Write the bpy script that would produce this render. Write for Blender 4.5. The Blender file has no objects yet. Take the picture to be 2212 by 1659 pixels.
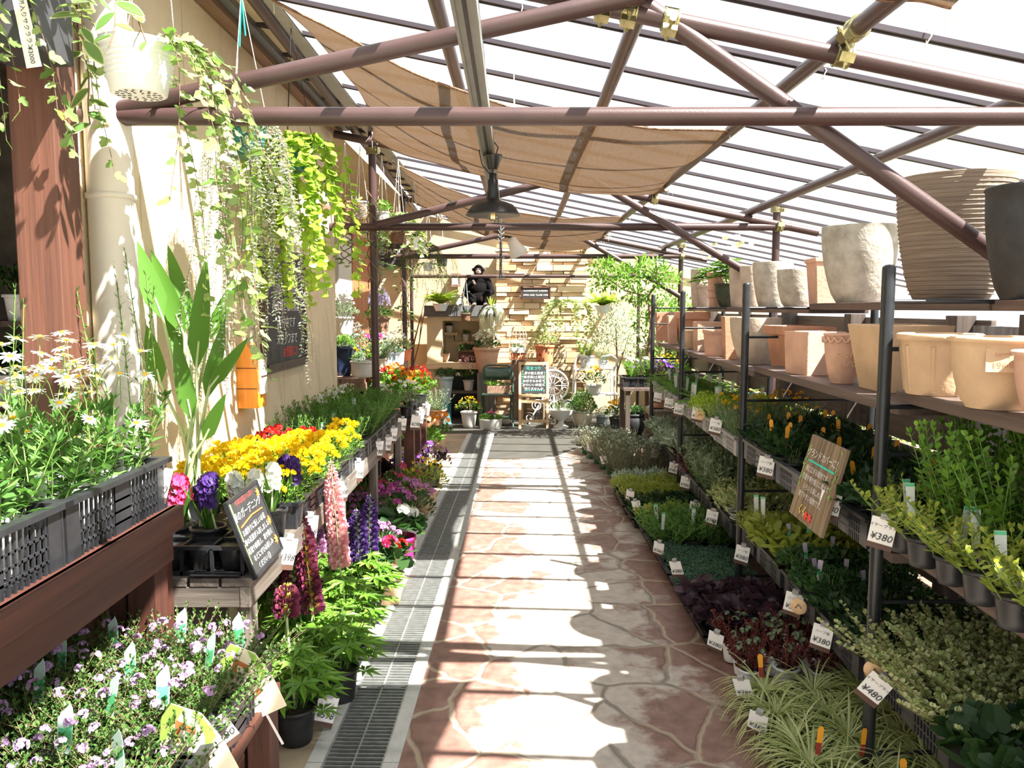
import bpy, bmesh, math, random
from mathutils import Vector, Matrix, Euler
R_ = math.radians
PI = math.pi
scene = bpy.context.scene
COL = scene.collection

# ---------------------------------------------------------------- camera, sky, sun, exposure
F_PX, W_PX, H_PX = 1720.0, 2212.0, 1659.0
PITCH = R_(5.45)
CAM_H = 1.6
cd = bpy.data.cameras.new('camera')
cd.sensor_width = 36.0
cd.lens = F_PX / W_PX * 36.0
cd.clip_start = 0.05
cam = bpy.data.objects.new('camera', cd)
COL.objects.link(cam)
cam.location = (0, 0, CAM_H)
cam.rotation_euler = (PI / 2 - PITCH, 0, 0)
scene.camera = cam

world = bpy.data.worlds.new('sky')
scene.world = world
world.use_nodes = True
wt = world.node_tree
wt.nodes.clear()
w_out = wt.nodes.new('ShaderNodeOutputWorld')
w_bg = wt.nodes.new('ShaderNodeBackground')
w_tc = wt.nodes.new('ShaderNodeTexCoord')
w_map = wt.nodes.new('ShaderNodeMapping')
w_map.inputs['Scale'].default_value = (1.6, 1.6, 4.0)
w_ns = wt.nodes.new('ShaderNodeTexNoise')
w_ns.inputs['Scale'].default_value = 2.4
w_ns.inputs['Detail'].default_value = 6
w_rp = wt.nodes.new('ShaderNodeValToRGB')
w_rp.color_ramp.elements[0].position = 0.30
w_rp.color_ramp.elements[0].color = (0.62, 0.80, 1.0, 1)
w_rp.color_ramp.elements[1].position = 0.52
w_rp.color_ramp.elements[1].color = (1.0, 0.985, 0.96, 1)
wt.links.new(w_tc.outputs['Generated'], w_map.inputs['Vector'])
wt.links.new(w_map.outputs['Vector'], w_ns.inputs['Vector'])
wt.links.new(w_ns.outputs['Fac'], w_rp.inputs['Fac'])
wt.links.new(w_rp.outputs['Color'], w_bg.inputs['Color'])
w_bg.inputs['Strength'].default_value = 0.88
wt.links.new(w_bg.outputs['Background'], w_out.inputs['Surface'])

sd = bpy.data.lights.new('sun', 'SUN')
sd.energy = 16.0
sd.color = (1.0, 0.95, 0.86)
sd.angle = R_(0.6)
sun = bpy.data.objects.new('sun', sd)
COL.objects.link(sun)
SUN_DIR = Vector((-0.58, 0.38, -1.0)).normalized()
sun.rotation_euler = SUN_DIR.to_track_quat('-Z', 'Y').to_euler()
sun.location = (4, -2, 8)

vs = scene.view_settings
vs.view_transform = 'Standard'
vs.look = 'None'
vs.gamma = 1.0
vs.use_curve_mapping = False
vs.exposure = 0.95
scene.cycles.max_bounces = 8
scene.cycles.transparent_max_bounces = 24

# ---------------------------------------------------------------- picture point -> place
CF = Vector((0, math.cos(PITCH), -math.sin(PITCH)))
CU = Vector((0, math.sin(PITCH), math.cos(PITCH)))
def ray(px, py):
    return CF + Vector((1, 0, 0)) * ((px - W_PX / 2) / F_PX) + CU * ((H_PX / 2 - py) / F_PX)
CO = Vector((0, 0, CAM_H))
def atZ(px, py, z=0.0):
    d = ray(px, py)
    return CO + d * ((z - CAM_H) / d.z)
def atY(px, py, y):
    d = ray(px, py)
    return CO + d * (y / d.y)
def atX(px, py, x):
    d = ray(px, py)
    return CO + d * (x / d.x)
# ---------------------------------------------------------------- helpers
rnd = random.Random(7)
def V(*a): return Vector(a)
def rv(r=rnd):
    while True:
        v = Vector((r.uniform(-1, 1), r.uniform(-1, 1), r.uniform(-1, 1)))
        if 0.05 < v.length < 1: return v.normalized()

def frame(d):
    d = d.normalized()
    a = Vector((0, 0, 1)) if abs(d.z) < 0.95 else Vector((1, 0, 0))
    s = d.cross(a).normalized()
    return d, s, s.cross(d).normalized()

class MB:
    def __init__(self):
        self.v = []; self.f = []; self.m = []; self.mi = 0; self.s = []
        self.smooth = False
    def add(self, vs, fs, smooth=None):
        b = len(self.v)
        self.v.extend([tuple(p) for p in vs])
        for q in fs:
            self.f.append(tuple(b + i for i in q)); self.m.append(self.mi)
            self.s.append(self.smooth if smooth is None else smooth)
        return self
    def box(self, c, size, rot=None):
        x, y, z = (k / 2 for k in size)
        vs = [Vector((sx * x, sy * y, sz * z)) for sx in (-1, 1) for sy in (-1, 1) for sz in (-1, 1)]
        if rot is not None:
            Mx = rot if isinstance(rot, Matrix) else Euler(rot).to_matrix()
            vs = [Mx @ p for p in vs]
        c = Vector(c)
        return self.add([p + c for p in vs], [(0, 1, 3, 2), (4, 6, 7, 5), (0, 4, 5, 1), (2, 3, 7, 6), (0, 2, 6, 4), (1, 5, 7, 3)], False)
    def bar(self, p0, p1, w, h, up=None):
        p0 = Vector(p0); p1 = Vector(p1)
        d = p1 - p0
        if up is None: _, s, u = frame(d)
        else:
            s = d.cross(Vector(up)).normalized(); u = s.cross(d).normalized()
        s = s * w / 2; u = u * h / 2
        return self.add([p0 - s - u, p0 + s - u, p0 + s + u, p0 - s + u, p1 - s - u, p1 + s - u, p1 + s + u, p1 - s + u],
                        [(3, 2, 1, 0), (4, 5, 6, 7), (0, 1, 5, 4), (1, 2, 6, 5), (2, 3, 7, 6), (3, 0, 4, 7)], False)
    def tube(self, pts, r, n=10, caps=True, r1=None):
        pts = [Vector(p) for p in pts]
        k = len(pts)
        vs = []; fs = []
        ps = None
        for i, p in enumerate(pts):
            d = (pts[min(i + 1, k - 1)] - pts[max(i - 1, 0)])
            if d.length < 1e-9: d = Vector((0, 0, 1))
            d.normalize()
            if ps is None: _, s, u = frame(d)
            else:
                s = ps - d * ps.dot(d)
                if s.length < 1e-6: _, s, u = frame(d)
                s.normalize(); u = s.cross(d).normalized()
            ps = s
            rr = r if r1 is None else r + (r1 - r) * i / (k - 1)
            for j in range(n):
                a = 2 * PI * j / n
                vs.append(p + s * (rr * math.cos(a)) + u * (rr * math.sin(a)))
        for i in range(k - 1):
            for j in range(n):
                j2 = (j + 1) % n
                fs.append((i * n + j, i * n + j2, (i + 1) * n + j2, (i + 1) * n + j))
        self.add(vs, fs, True)
        if caps and n > 3:
            self.add(vs[:n], [tuple(range(n - 1, -1, -1))], False)
            self.add(vs[-n:], [tuple(range(n))], False)
        return self
    def lathe(self, prof, n=24, c=(0, 0, 0), sx=1.0, sy=1.0, sq=0.0, smooth=True):
        # prof: (r, z) list; sq > 0 pulls the plan towards a square
        c = Vector(c); k = len(prof); vs = []; fs = []
        for (r, z) in prof:
            for j in range(n):
                a = 2 * PI * (j + 0.5) / n
                x, y = math.cos(a), math.sin(a)
                if sq:
                    m = 1.0 / max(abs(x), abs(y)); m = 1 + (m - 1) * sq
                    x *= m; y *= m
                vs.append(c + Vector((x * r * sx, y * r * sy, z)))
        for i in range(k - 1):
            for j in range(n):
                j2 = (j + 1) % n
                fs.append((i * n + j, i * n + j2, (i + 1) * n + j2, (i + 1) * n + j))
        self.add(vs, fs, smooth)
        if prof[0][0] > 1e-5: self.add(vs[:n], [tuple(range(n - 1, -1, -1))], False)
        if prof[-1][0] > 1e-5: self.add(vs[-n:], [tuple(range(n))], False)
        return self
    def ball(self, c, r, nu=10, nv=6, sc=(1, 1, 1), rot=None):
        c = Vector(c); vs = []; fs = []
        Mx = None if rot is None else (rot if isinstance(rot, Matrix) else Euler(rot).to_matrix())
        def pt(a, b):
            p = Vector((math.cos(a) * math.sin(b) * sc[0], math.sin(a) * math.sin(b) * sc[1], math.cos(b) * sc[2])) * r
            if Mx is not None: p = Mx @ p
            return p + c
        vs.append(pt(0, 0))
        for i in range(1, nv):
            for j in range(nu): vs.append(pt(2 * PI * j / nu, PI * i / nv))
        vs.append(pt(0, PI))
        for j in range(nu):
            j2 = (j + 1) % nu
            fs.append((0, 1 + j, 1 + j2))
            for i in range(nv - 2):
                a = 1 + i * nu
                fs.append((a + j, a + nu + j, a + nu + j2, a + j2))
            a = 1 + (nv - 2) * nu
            fs.append((a + j, len(vs) - 1, a + j2))
        return self.add(vs, fs, True)
    def prism(self, poly, t, mat=None):
        # 2D polygon (x, z) extruded by t along y
        n = len(poly)
        vs = [Vector((x, -t / 2, z)) for x, z in poly] + [Vector((x, t / 2, z)) for x, z in poly]
        if mat is not None: vs = [mat @ p for p in vs]
        fs = [tuple(range(n)), tuple(range(2 * n - 1, n - 1, -1))] + [(i, i + n, (i + 1) % n + n, (i + 1) % n) for i in range(n)]
        return self.add(vs, fs, False)
    def leaf(self, b, d, n, L, W, seg=1, droop=0.0, shape=None, fold=0.18):
        b = Vector(b); d = Vector(d).normalized()
        s = d.cross(n)
        if s.length < 1e-4: s = d.cross(Vector((0.3, 0.8, 0.5)))
        s.normalize(); n = s.cross(d).normalized()
        if seg == 1:
            l = n * (W * fold)
            m = b + d * L * 0.45
            dd = (d - Vector((0, 0, droop))).normalized()
            return self.add([b, m - s * W / 2 + l, m + dd * L * 0.55, m + s * W / 2 + l], [(0, 1, 2), (0, 2, 3)], False)
        vs = []; fs = []
        p = b.copy(); st = L / seg
        for i in range(seg + 1):
            t = i / seg
            w = W / 2 * (shape(t) if shape else math.sin(PI * min(1, max(0, t * 0.93 + 0.05))) ** 0.8)
            vs += [p - s * w + n * (w * fold), p.copy(), p + s * w + n * (w * fold)]
            d = (d - Vector((0, 0, droop / seg))).normalized()
            n = s.cross(d).normalized()
            p = p + d * st
        for i in range(seg):
            a = i * 3
            fs += [(a, a + 3, a + 4, a + 1), (a + 1, a + 4, a + 5, a + 2)]
        return self.add(vs, fs, True)
    def poly_leaf(self, b, d, n, size, pts):
        # flat lobed leaf: pts (along, across) outline around the base, fanned from the centre
        b = Vector(b); d = Vector(d).normalized(); s = d.cross(n)
        if s.length < 1e-4: s = d.cross(Vector((0.3, 0.8, 0.5)))
        s.normalize(); n = s.cross(d).normalized()
        c = b + d * size * 0.42
        vs = [c] + [b + d * (u * size) + s * (w * size) + n * (abs(w) * size * 0.15) for u, w in pts]
        k = len(pts)
        return self.add(vs, [(0, 1 + i, 1 + (i + 1) % k) for i in range(k)], False)
    def mesh(self, name, mats):
        me = bpy.data.meshes.new(name)
        me.from_pydata(self.v, [], self.f)
        if not isinstance(mats, (list, tuple)): mats = [mats]
        for m in mats: me.materials.append(m)
        me.polygons.foreach_set('material_index', self.m)
        me.polygons.foreach_set('use_smooth', self.s)
        me.update()
        return me
    def build(self, name, mats, parent=None, bevel=0, loc=None, rot=None):
        return link(name, self.mesh(name, mats), parent, bevel, loc, rot)

def link(name, data, parent=None, bevel=0, loc=None, rot=None):
    o = bpy.data.objects.new(name, data)
    COL.objects.link(o)
    if parent is not None: o.parent = parent
    if loc is not None: o.location = loc
    if rot is not None: o.rotation_euler = rot
    if bevel:
        b = o.modifiers.new('bevel', 'BEVEL'); b.width = bevel; b.segments = 2; b.limit_method = 'ANGLE'
    return o

def thing(name, label, cat, loc=(0, 0, 0), rz=0.0, group=None, scale=None):
    o = bpy.data.objects.new(name, None)
    COL.objects.link(o)
    o.empty_display_size = 0.05
    o.location = loc
    o.rotation_euler = rz if isinstance(rz, (tuple, list, Euler)) else (0, 0, rz)
    if scale is not None: o.scale = (scale,) * 3 if isinstance(scale, (int, float)) else scale
    o['label'] = label; o['category'] = cat
    if group: o['group'] = group
    return o
def tag(o, label, cat, group=None, kind=None):
    o['label'] = label; o['category'] = cat
    if group: o['group'] = group
    if kind: o['kind'] = kind
    return o
def struct(o):
    o['kind'] = 'structure'
    return o
ORD = ['first', 'second', 'third', 'fourth', 'fifth', 'sixth', 'seventh', 'eighth', 'ninth', 'tenth', 'eleventh', 'twelfth', 'thirteenth', 'fourteenth',
       'fifteenth', 'sixteenth', 'seventeenth', 'eighteenth', 'nineteenth', 'twentieth', 'twenty-first', 'twenty-second', 'twenty-third', 'twenty-fourth', 'twenty-fifth', 'twenty-sixth', 'twenty-seventh', 'twenty-eighth']

# ---------------------------------------------------------------- materials
def nt(name):
    m = bpy.data.materials.new(name); m.use_nodes = True
    t = m.node_tree; t.nodes.clear()
    out = t.nodes.new('ShaderNodeOutputMaterial')
    return m, t, out
def N(t, kind, **kw):
    n = t.nodes.new(kind)
    for k, v in kw.items(): n.inputs[k.replace('_', ' ')].default_value = v
    return n
def c4(c): return (c[0], c[1], c[2], 1)
def ramp(t, e):
    r = t.nodes.new('ShaderNodeValToRGB')
    while len(r.color_ramp.elements) < len(e): r.color_ramp.elements.new(0.5)
    for el, (p, c) in zip(r.color_ramp.elements, e): el.position = p; el.color = c4(c)
    return r
def mat(name, c, rough=0.6, metal=0.0, var=0.15, scale=12.0, bump=0.0, bscale=80.0, stretch=(1, 1, 1), c2=None, spec=0.5, alpha=None):
    m, t, out = nt(name)
    p = t.nodes.new('ShaderNodeBsdfPrincipled')
    p.inputs['Roughness'].default_value = rough
    p.inputs['Metallic'].default_value = metal
    p.inputs['Specular IOR Level'].default_value = spec
    tc = t.nodes.new('ShaderNodeTexCoord'); mp = t.nodes.new('ShaderNodeMapping')
    mp.inputs['Scale'].default_value = stretch
    t.links.new(tc.outputs['Object'], mp.inputs['Vector'])
    ns = N(t, 'ShaderNodeTexNoise', Scale=scale, Detail=5.0, Roughness=0.6)
    t.links.new(mp.outputs['Vector'], ns.inputs['Vector'])
    if c2 is None:
        a = tuple(max(0, k * (1 - var)) for k in c); b = tuple(min(1, k * (1 + var)) for k in c)
    else: a, b = c, c2
    rp = ramp(t, [(0.32, a), (0.68, b)])
    t.links.new(ns.outputs['Fac'], rp.inputs['Fac'])
    t.links.new(rp.outputs['Color'], p.inputs['Base Color'])
    if bump:
        n2 = N(t, 'ShaderNodeTexNoise', Scale=bscale, Detail=3.0)
        t.links.new(mp.outputs['Vector'], n2.inputs['Vector'])
        bp = N(t, 'ShaderNodeBump', Strength=bump, Distance=0.01)
        t.links.new(n2.outputs['Fac'], bp.inputs['Height'])
        t.links.new(bp.outputs['Normal'], p.inputs['Normal'])
    t.links.new(p.outputs['BSDF'], out.inputs['Surface'])
    return m
def wood(name, a, b, axis='Y', rough=0.6, scale=6.0, bump=0.25):
    st = {'X': (0.25, 5, 5), 'Y': (5, 0.25, 5), 'Z': (5, 5, 0.25)}[axis]
    return mat(name, a, rough, scale=scale, stretch=st, c2=b, bump=bump, bscale=14)
def leafm(name, a, b, trans=0.4, rough=0.45, c=None):
    m, t, out = nt(name)
    p = t.nodes.new('ShaderNodeBsdfPrincipled')
    p.inputs['Roughness'].default_value = rough
    p.inputs['Specular IOR Level'].default_value = 0.35
    g = t.nodes.new('ShaderNodeNewGeometry')
    e = [(0.0, a), (1.0, b)] if c is None else [(0.0, a), (0.5, b), (1.0, c)]
    rp = ramp(t, e)
    t.links.new(g.outputs['Random Per Island'], rp.inputs['Fac'])
    t.links.new(rp.outputs['Color'], p.inputs['Base Color'])
    tr = t.nodes.new('ShaderNodeBsdfTranslucent')
    mx = t.nodes.new('ShaderNodeMixRGB'); mx.blend_type = 'MULTIPLY'
    mx.inputs['Fac'].default_value = 1; mx.inputs['Color2'].default_value = (0.92, 1.0, 0.6, 1)
    t.links.new(rp.outputs['Color'], mx.inputs['Color1'])
    t.links.new(mx.outputs['Color'], tr.inputs['Color'])
    ms = t.nodes.new('ShaderNodeMixShader'); ms.inputs['Fac'].default_value = trans
    t.links.new(p.outputs['BSDF'], ms.inputs[1]); t.links.new(tr.outputs['BSDF'], ms.inputs[2])
    t.links.new(ms.outputs['Shader'], out.inputs['Surface'])
    return m
def petal(name, a, b, trans=0.3, c=None):
    return leafm(name, a, b, trans, 0.6, c)

M = {}
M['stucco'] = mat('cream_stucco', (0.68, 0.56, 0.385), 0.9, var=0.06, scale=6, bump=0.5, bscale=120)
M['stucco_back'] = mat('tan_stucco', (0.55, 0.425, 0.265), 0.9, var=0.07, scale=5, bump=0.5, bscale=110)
M['pipe'] = mat('brown_painted_pipe', (0.056, 0.030, 0.029), 0.38, var=0.12, scale=9, bump=0.06, bscale=160)
M['zinc'] = mat('yellow_zinc', (0.36, 0.33, 0.17), 0.35, 0.85, var=0.3, scale=30)
M['alu'] = mat('grey_aluminium', (0.30, 0.31, 0.29), 0.4, 0.6, var=0.1)
M['galv'] = mat('galvanised_steel', (0.30, 0.31, 0.30), 0.45, 0.55, var=0.2, scale=25)
M['bar'] = mat('bronze_glazing_bar', (0.055, 0.045, 0.055), 0.4, 0.3, var=0.1)
M['barlight'] = mat('grey_seal_strip', (0.35, 0.33, 0.36), 0.5, var=0.1)
M['black'] = mat('black_plastic', (0.017, 0.018, 0.021), 0.42, var=0.3, scale=20)
M['blackmetal'] = mat('black_enamel', (0.016, 0.018, 0.021), 0.35, var=0.25, scale=30)
M['dgrey'] = mat('dark_grey_plastic', (0.075, 0.075, 0.08), 0.5, var=0.2)
M['grey'] = mat('grey_plastic', (0.30, 0.30, 0.30), 0.5, var=0.15)
M['white'] = mat('white_plastic', (0.78, 0.79, 0.80), 0.45, var=0.04)
M['pvc'] = mat('cream_drain_pipe', (0.66, 0.61, 0.52), 0.5, var=0.06, scale=4)
M['paper'] = mat('white_card', (0.80, 0.79, 0.77), 0.6, var=0.03)
M['papergrey'] = mat('pale_tag', (0.62, 0.66, 0.62), 0.5, var=0.08)
M['brownstrip'] = mat('brown_print', (0.09, 0.045, 0.03), 0.6)
M['ink'] = mat('black_ink', (0.012, 0.012, 0.014), 0.6)
M['redwood'] = wood('red_stained_wood', (0.040, 0.013, 0.009), (0.085, 0.026, 0.015), 'Y')
M['redwoodz'] = wood('red_stained_wood_post', (0.042, 0.014, 0.010), (0.085, 0.027, 0.016), 'Z')
M['redpost'] = wood('reddish_timber', (0.085, 0.032, 0.020), (0.135, 0.053, 0.032), 'Z')
M['greywood'] = wood('weathered_grey_wood', (0.075, 0.060, 0.050), (0.18, 0.155, 0.13), 'Y')
M['greywoodz'] = wood('weathered_grey_post', (0.085, 0.068, 0.058), (0.20, 0.175, 0.15), 'Z')
M['greywoodx'] = wood('weathered_grey_rail', (0.075, 0.060, 0.050), (0.18, 0.155, 0.13), 'X')
M['shelf'] = wood('dark_brown_board', (0.060, 0.040, 0.034), (0.125, 0.085, 0.070), 'Y')
M['fence'] = wood('fence_board', (0.07, 0.05, 0.04), (0.16, 0.12, 0.09), 'Y')
M['fencez'] = wood('fence_post', (0.045, 0.032, 0.027), (0.10, 0.075, 0.06), 'Z')
M['counter'] = wood('worn_brown_timber', (0.16, 0.09, 0.06), (0.31, 0.19, 0.13), 'Y')
M['lightwood'] = wood('pale_wood', (0.60, 0.38, 0.20), (0.74, 0.52, 0.31), 'Z', bump=0.1)
M['lightwoodx'] = wood('pale_wood_shelf', (0.50, 0.36, 0.20), (0.66, 0.50, 0.32), 'X', bump=0.1)
M['doorwood'] = wood('orange_brown_door', (0.33, 0.10, 0.04), (0.45, 0.16, 0.065), 'Z')
M['doorwhite'] = mat('white_door', (0.62, 0.63, 0.62), 0.5, var=0.05)
M['slab'] = mat('grey_slab', (0.10, 0.10, 0.10), 0.6, var=0.2, bump=0.2)
M['soil'] = mat('potting_soil', (0.035, 0.024, 0.018), 0.95, var=0.4, scale=60, bump=0.8, bscale=90)
M['terra'] = mat('terracotta', (0.52, 0.255, 0.155), 0.85, var=0.12, scale=9, bump=0.25, bscale=60)
M['terrapink'] = mat('pale_pink_terracotta', (0.58, 0.345, 0.245), 0.85, var=0.12, scale=8, bump=0.25, bscale=60)
M['terracream'] = mat('cream_terracotta', (0.57, 0.385, 0.235), 0.85, var=0.12, scale=7, bump=0.25, bscale=50)
M['terraorange'] = mat('orange_terracotta', (0.62, 0.20, 0.09), 0.8, var=0.1, bump=0.15)
M['stonepot'] = mat('grey_stone_pot', (0.30, 0.275, 0.225), 0.9, scale=14, c2=(0.50, 0.47, 0.41), bump=0.4, bscale=40)
M['beigepot'] = mat('beige_stone_pot', (0.40, 0.32, 0.25), 0.9, scale=12, c2=(0.56, 0.47, 0.38), bump=0.3, bscale=40)
M['ribpot'] = mat('ribbed_brown_pot', (0.17, 0.125, 0.095), 0.9, scale=10, c2=(0.30, 0.235, 0.18), stretch=(0.4, 0.4, 9), bump=0.6, bscale=12)
M['blackpot'] = mat('black_clay_pot', (0.022, 0.023, 0.026), 0.6, var=0.4, scale=14, bump=0.2)
M['mosspot'] = mat('mossy_dark_pot', (0.045, 0.055, 0.03), 0.85, var=0.4, bump=0.4)
M['concretepot'] = mat('concrete_planter', (0.30, 0.255, 0.205), 0.9, var=0.1, bump=0.3)
M['whitepot'] = mat('white_glazed_pot', (0.72, 0.71, 0.68), 0.4, var=0.07, scale=10)
M['creampot'] = mat('cream_glazed_pot', (0.62, 0.55, 0.42), 0.45, var=0.08)
M['bluepot'] = mat('navy_glazed_pot', (0.022, 0.035, 0.085), 0.2, var=0.25)
M['tinpot'] = mat('pale_blue_tin', (0.36, 0.42, 0.46), 0.4, 0.35, var=0.15)
M['greytin'] = mat('grey_tin', (0.17, 0.175, 0.17), 0.45, 0.4, var=0.15)
M['pinkpot'] = mat('hot_pink_pot', (0.66, 0.025, 0.19), 0.4, var=0.05)
M['greenpot'] = mat('dark_green_pot', (0.006, 0.10, 0.075), 0.35, var=0.15)
M['greenpoly'] = mat('green_plastic_pot', (0.02, 0.16, 0.06), 0.4, var=0.15)
M['wicker'] = mat('brown_wicker', (0.10, 0.05, 0.028), 0.7, scale=40, c2=(0.26, 0.14, 0.08), bump=1.0, bscale=70)
M['whiteiron'] = mat('white_painted_iron', (0.80, 0.78, 0.75), 0.45, var=0.03)
M['chairgreen'] = mat('worn_green_enamel', (0.015, 0.05, 0.038), 0.3, scale=7, c2=(0.07, 0.11, 0.085))
M['cord'] = mat('white_cord', (0.75, 0.74, 0.70), 0.8)
M['blackcord'] = mat('black_cord', (0.015, 0.015, 0.017), 0.7)
M['teal'] = mat('teal_tie', (0.0, 0.30, 0.24), 0.6)
M['stem'] = mat('green_stem', (0.14, 0.24, 0.05), 0.6)
M['brownstem'] = mat('brown_stem', (0.16, 0.10, 0.06), 0.8)
M['palestem'] = mat('pale_stalk', (0.45, 0.56, 0.28), 0.5)
M['glassblock'] = mat('pale_glass', (0.6, 0.62, 0.6), 0.15)
M['orangewood'] = wood('orange_varnished_wood', (0.66, 0.21, 0.015), (0.82, 0.33, 0.035), 'Z', rough=0.35)
M['chalk'] = mat('black_chalkboard', (0.022, 0.022, 0.022), 0.75, var=0.35, scale=8)
M['chalkgrey'] = mat('grey_chalkboard', (0.05, 0.05, 0.055), 0.75, var=0.3, scale=8)
M['chalkwhite'] = mat('white_chalk', (0.75, 0.75, 0.74), 0.9, var=0.05)
M['chalkred'] = mat('red_chalk', (0.75, 0.06, 0.05), 0.9)
M['chalkpink'] = mat('pink_chalk', (0.75, 0.20, 0.25), 0.9)
M['chalkorange'] = mat('orange_chalk', (0.75, 0.16, 0.03), 0.9)
M['chalkteal'] = mat('turquoise_chalk', (0.04, 0.50, 0.40), 0.9)
M['chalkgreen'] = mat('green_chalk', (0.25, 0.45, 0.10), 0.9)
M['chalkyellow'] = mat('yellow_chalk', (0.70, 0.50, 0.08), 0.9)
# leaves
LF = {
 'green': ((0.045, 0.115, 0.016), (0.135, 0.26, 0.035)),
 'thyme': ((0.035, 0.10, 0.018), (0.11, 0.21, 0.045)),
 'mid': ((0.055, 0.15, 0.03), (0.15, 0.30, 0.07)),
 'bright': ((0.095, 0.23, 0.025), (0.21, 0.38, 0.055)),
 'lime': ((0.30, 0.45, 0.03), (0.50, 0.62, 0.08)),
 'dark': ((0.014, 0.040, 0.014), (0.045, 0.095, 0.03)),
 'deep': ((0.022, 0.07, 0.022), (0.07, 0.15, 0.045)),
 'bluegreen': ((0.05, 0.13, 0.09), (0.14, 0.26, 0.17)),
 'silver': ((0.24, 0.31, 0.25), (0.50, 0.57, 0.47)),
 'greygreen': ((0.13, 0.19, 0.12), (0.30, 0.36, 0.24)),
 'cream': ((0.18, 0.27, 0.07), (0.62, 0.62, 0.36)),
 'purple': ((0.030, 0.018, 0.028), (0.085, 0.045, 0.065)),
 'redleaf': ((0.10, 0.018, 0.022), (0.24, 0.05, 0.05)),
 'yellowgreen': ((0.24, 0.30, 0.04), (0.42, 0.45, 0.09)),
 'hosta': ((0.20, 0.36, 0.05), (0.55, 0.62, 0.30)),
 'blade': ((0.05, 0.15, 0.02), (0.125, 0.28, 0.04)),
 'grassy': ((0.34, 0.42, 0.14), (0.66, 0.68, 0.38)),
 'ivy': ((0.12, 0.24, 0.05), (0.38, 0.47, 0.20)),
 'air': ((0.55, 0.57, 0.54), (0.78, 0.79, 0.75)),
 'dry': ((0.20, 0.12, 0.05), (0.38, 0.25, 0.12)),
}
for k, (a, b) in LF.items(): M['l_' + k] = leafm('leaf_' + k, a, b)
PT = {
 'white': ((0.72, 0.72, 0.70), (0.86, 0.86, 0.84)), 'yellow': ((0.84, 0.55, 0.0), (0.92, 0.74, 0.03)),
 'deepyellow': ((0.82, 0.36, 0.0), (0.88, 0.52, 0.01)), 'orange': ((0.75, 0.17, 0.01), (0.85, 0.34, 0.02)), 'red': ((0.48, 0.015, 0.02), (0.70, 0.05, 0.03)),
 'hotpink': ((0.62, 0.03, 0.15), (0.80, 0.10, 0.27)), 'pink': ((0.70, 0.25, 0.34), (0.85, 0.50, 0.55)), 'palepink': ((0.76, 0.52, 0.54), (0.86, 0.70, 0.70)),
 'magenta': ((0.50, 0.05, 0.36), (0.68, 0.20, 0.52)), 'lilac': ((0.42, 0.23, 0.50), (0.64, 0.44, 0.70)), 'mauve': ((0.42, 0.16, 0.40), (0.60, 0.30, 0.55)),
 'violet': ((0.10, 0.03, 0.30), (0.24, 0.08, 0.48)), 'deepviolet': ((0.035, 0.012, 0.11), (0.085, 0.03, 0.21)), 'lavender': ((0.42, 0.38, 0.66), (0.60, 0.55, 0.80)),
 'bicolour': ((0.10, 0.015, 0.05), (0.70, 0.46, 0.04)), 'wine': ((0.10, 0.012, 0.06), (0.26, 0.05, 0.10)), 'gold': ((0.50, 0.28, 0.02), (0.74, 0.50, 0.06)), 'cream': ((0.75, 0.68, 0.45), (0.84, 0.80, 0.62)), 'peach': ((0.80, 0.40, 0.25), (0.86, 0.62, 0.45)),
}
for k, (a, b) in PT.items(): M['p_' + k] = petal('petal_' + k, a, b)
M['eye'] = mat('flower_eye', (0.80, 0.48, 0.01), 0.7)
# ---------------------------------------------------------------- plants
IVY = [(0, 0), (0.02, 0.26), (0.28, 0.50), (0.36, 0.24), (0.66, 0.30), (1, 0), (0.66, -0.30), (0.36, -0.24), (0.28, -0.50), (0.02, -0.26)]
RND = [(0, 0), (0.12, 0.30), (0.42, 0.46), (0.75, 0.36), (1, 0), (0.75, -0.36), (0.42, -0.46), (0.12, -0.30)]
OVL = [(0, 0), (0.18, 0.20), (0.45, 0.29), (0.75, 0.21), (1, 0), (0.75, -0.21), (0.45, -0.29), (0.18, -0.20)]
SCAL = [(0, 0), (-0.05, 0.3), (0.15, 0.52), (0.38, 0.44), (0.55, 0.52), (0.76, 0.34), (0.95, 0.22), (0.92, 0), (0.95, -0.22), (0.76, -0.34), (0.55, -0.52), (0.38, -0.44), (0.15, -0.52), (-0.05, -0.3)]
LOBES = {'ivy': IVY, 'round': RND, 'oval': OVL, 'scallop': SCAL}

def put_leaf(mb, b, d, n, L, W, shape):
    if shape in LOBES: mb.poly_leaf(b, d, n, L, LOBES[shape])
    elif shape == 'palm':
        dd, s, u = frame(d)
        n0 = (Vector((0, 0, 1)) + d * 0.2).normalized()
        s = d.cross(n0).normalized(); f = n0.cross(s).normalized()
        for k in range(8):
            a = -2.5 + 5.0 * k / 7
            q = (f * math.cos(a) + s * math.sin(a)) + n0 * 0.12
            mb.leaf(b, q, n0, L * (0.75 + 0.25 * math.cos(a)), L * 0.22, 1, 0.25)
    elif isinstance(shape, int): mb.leaf(b, d, n, L, W, shape, 0.5)
    else: mb.leaf(b, d, n, L, W)

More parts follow.
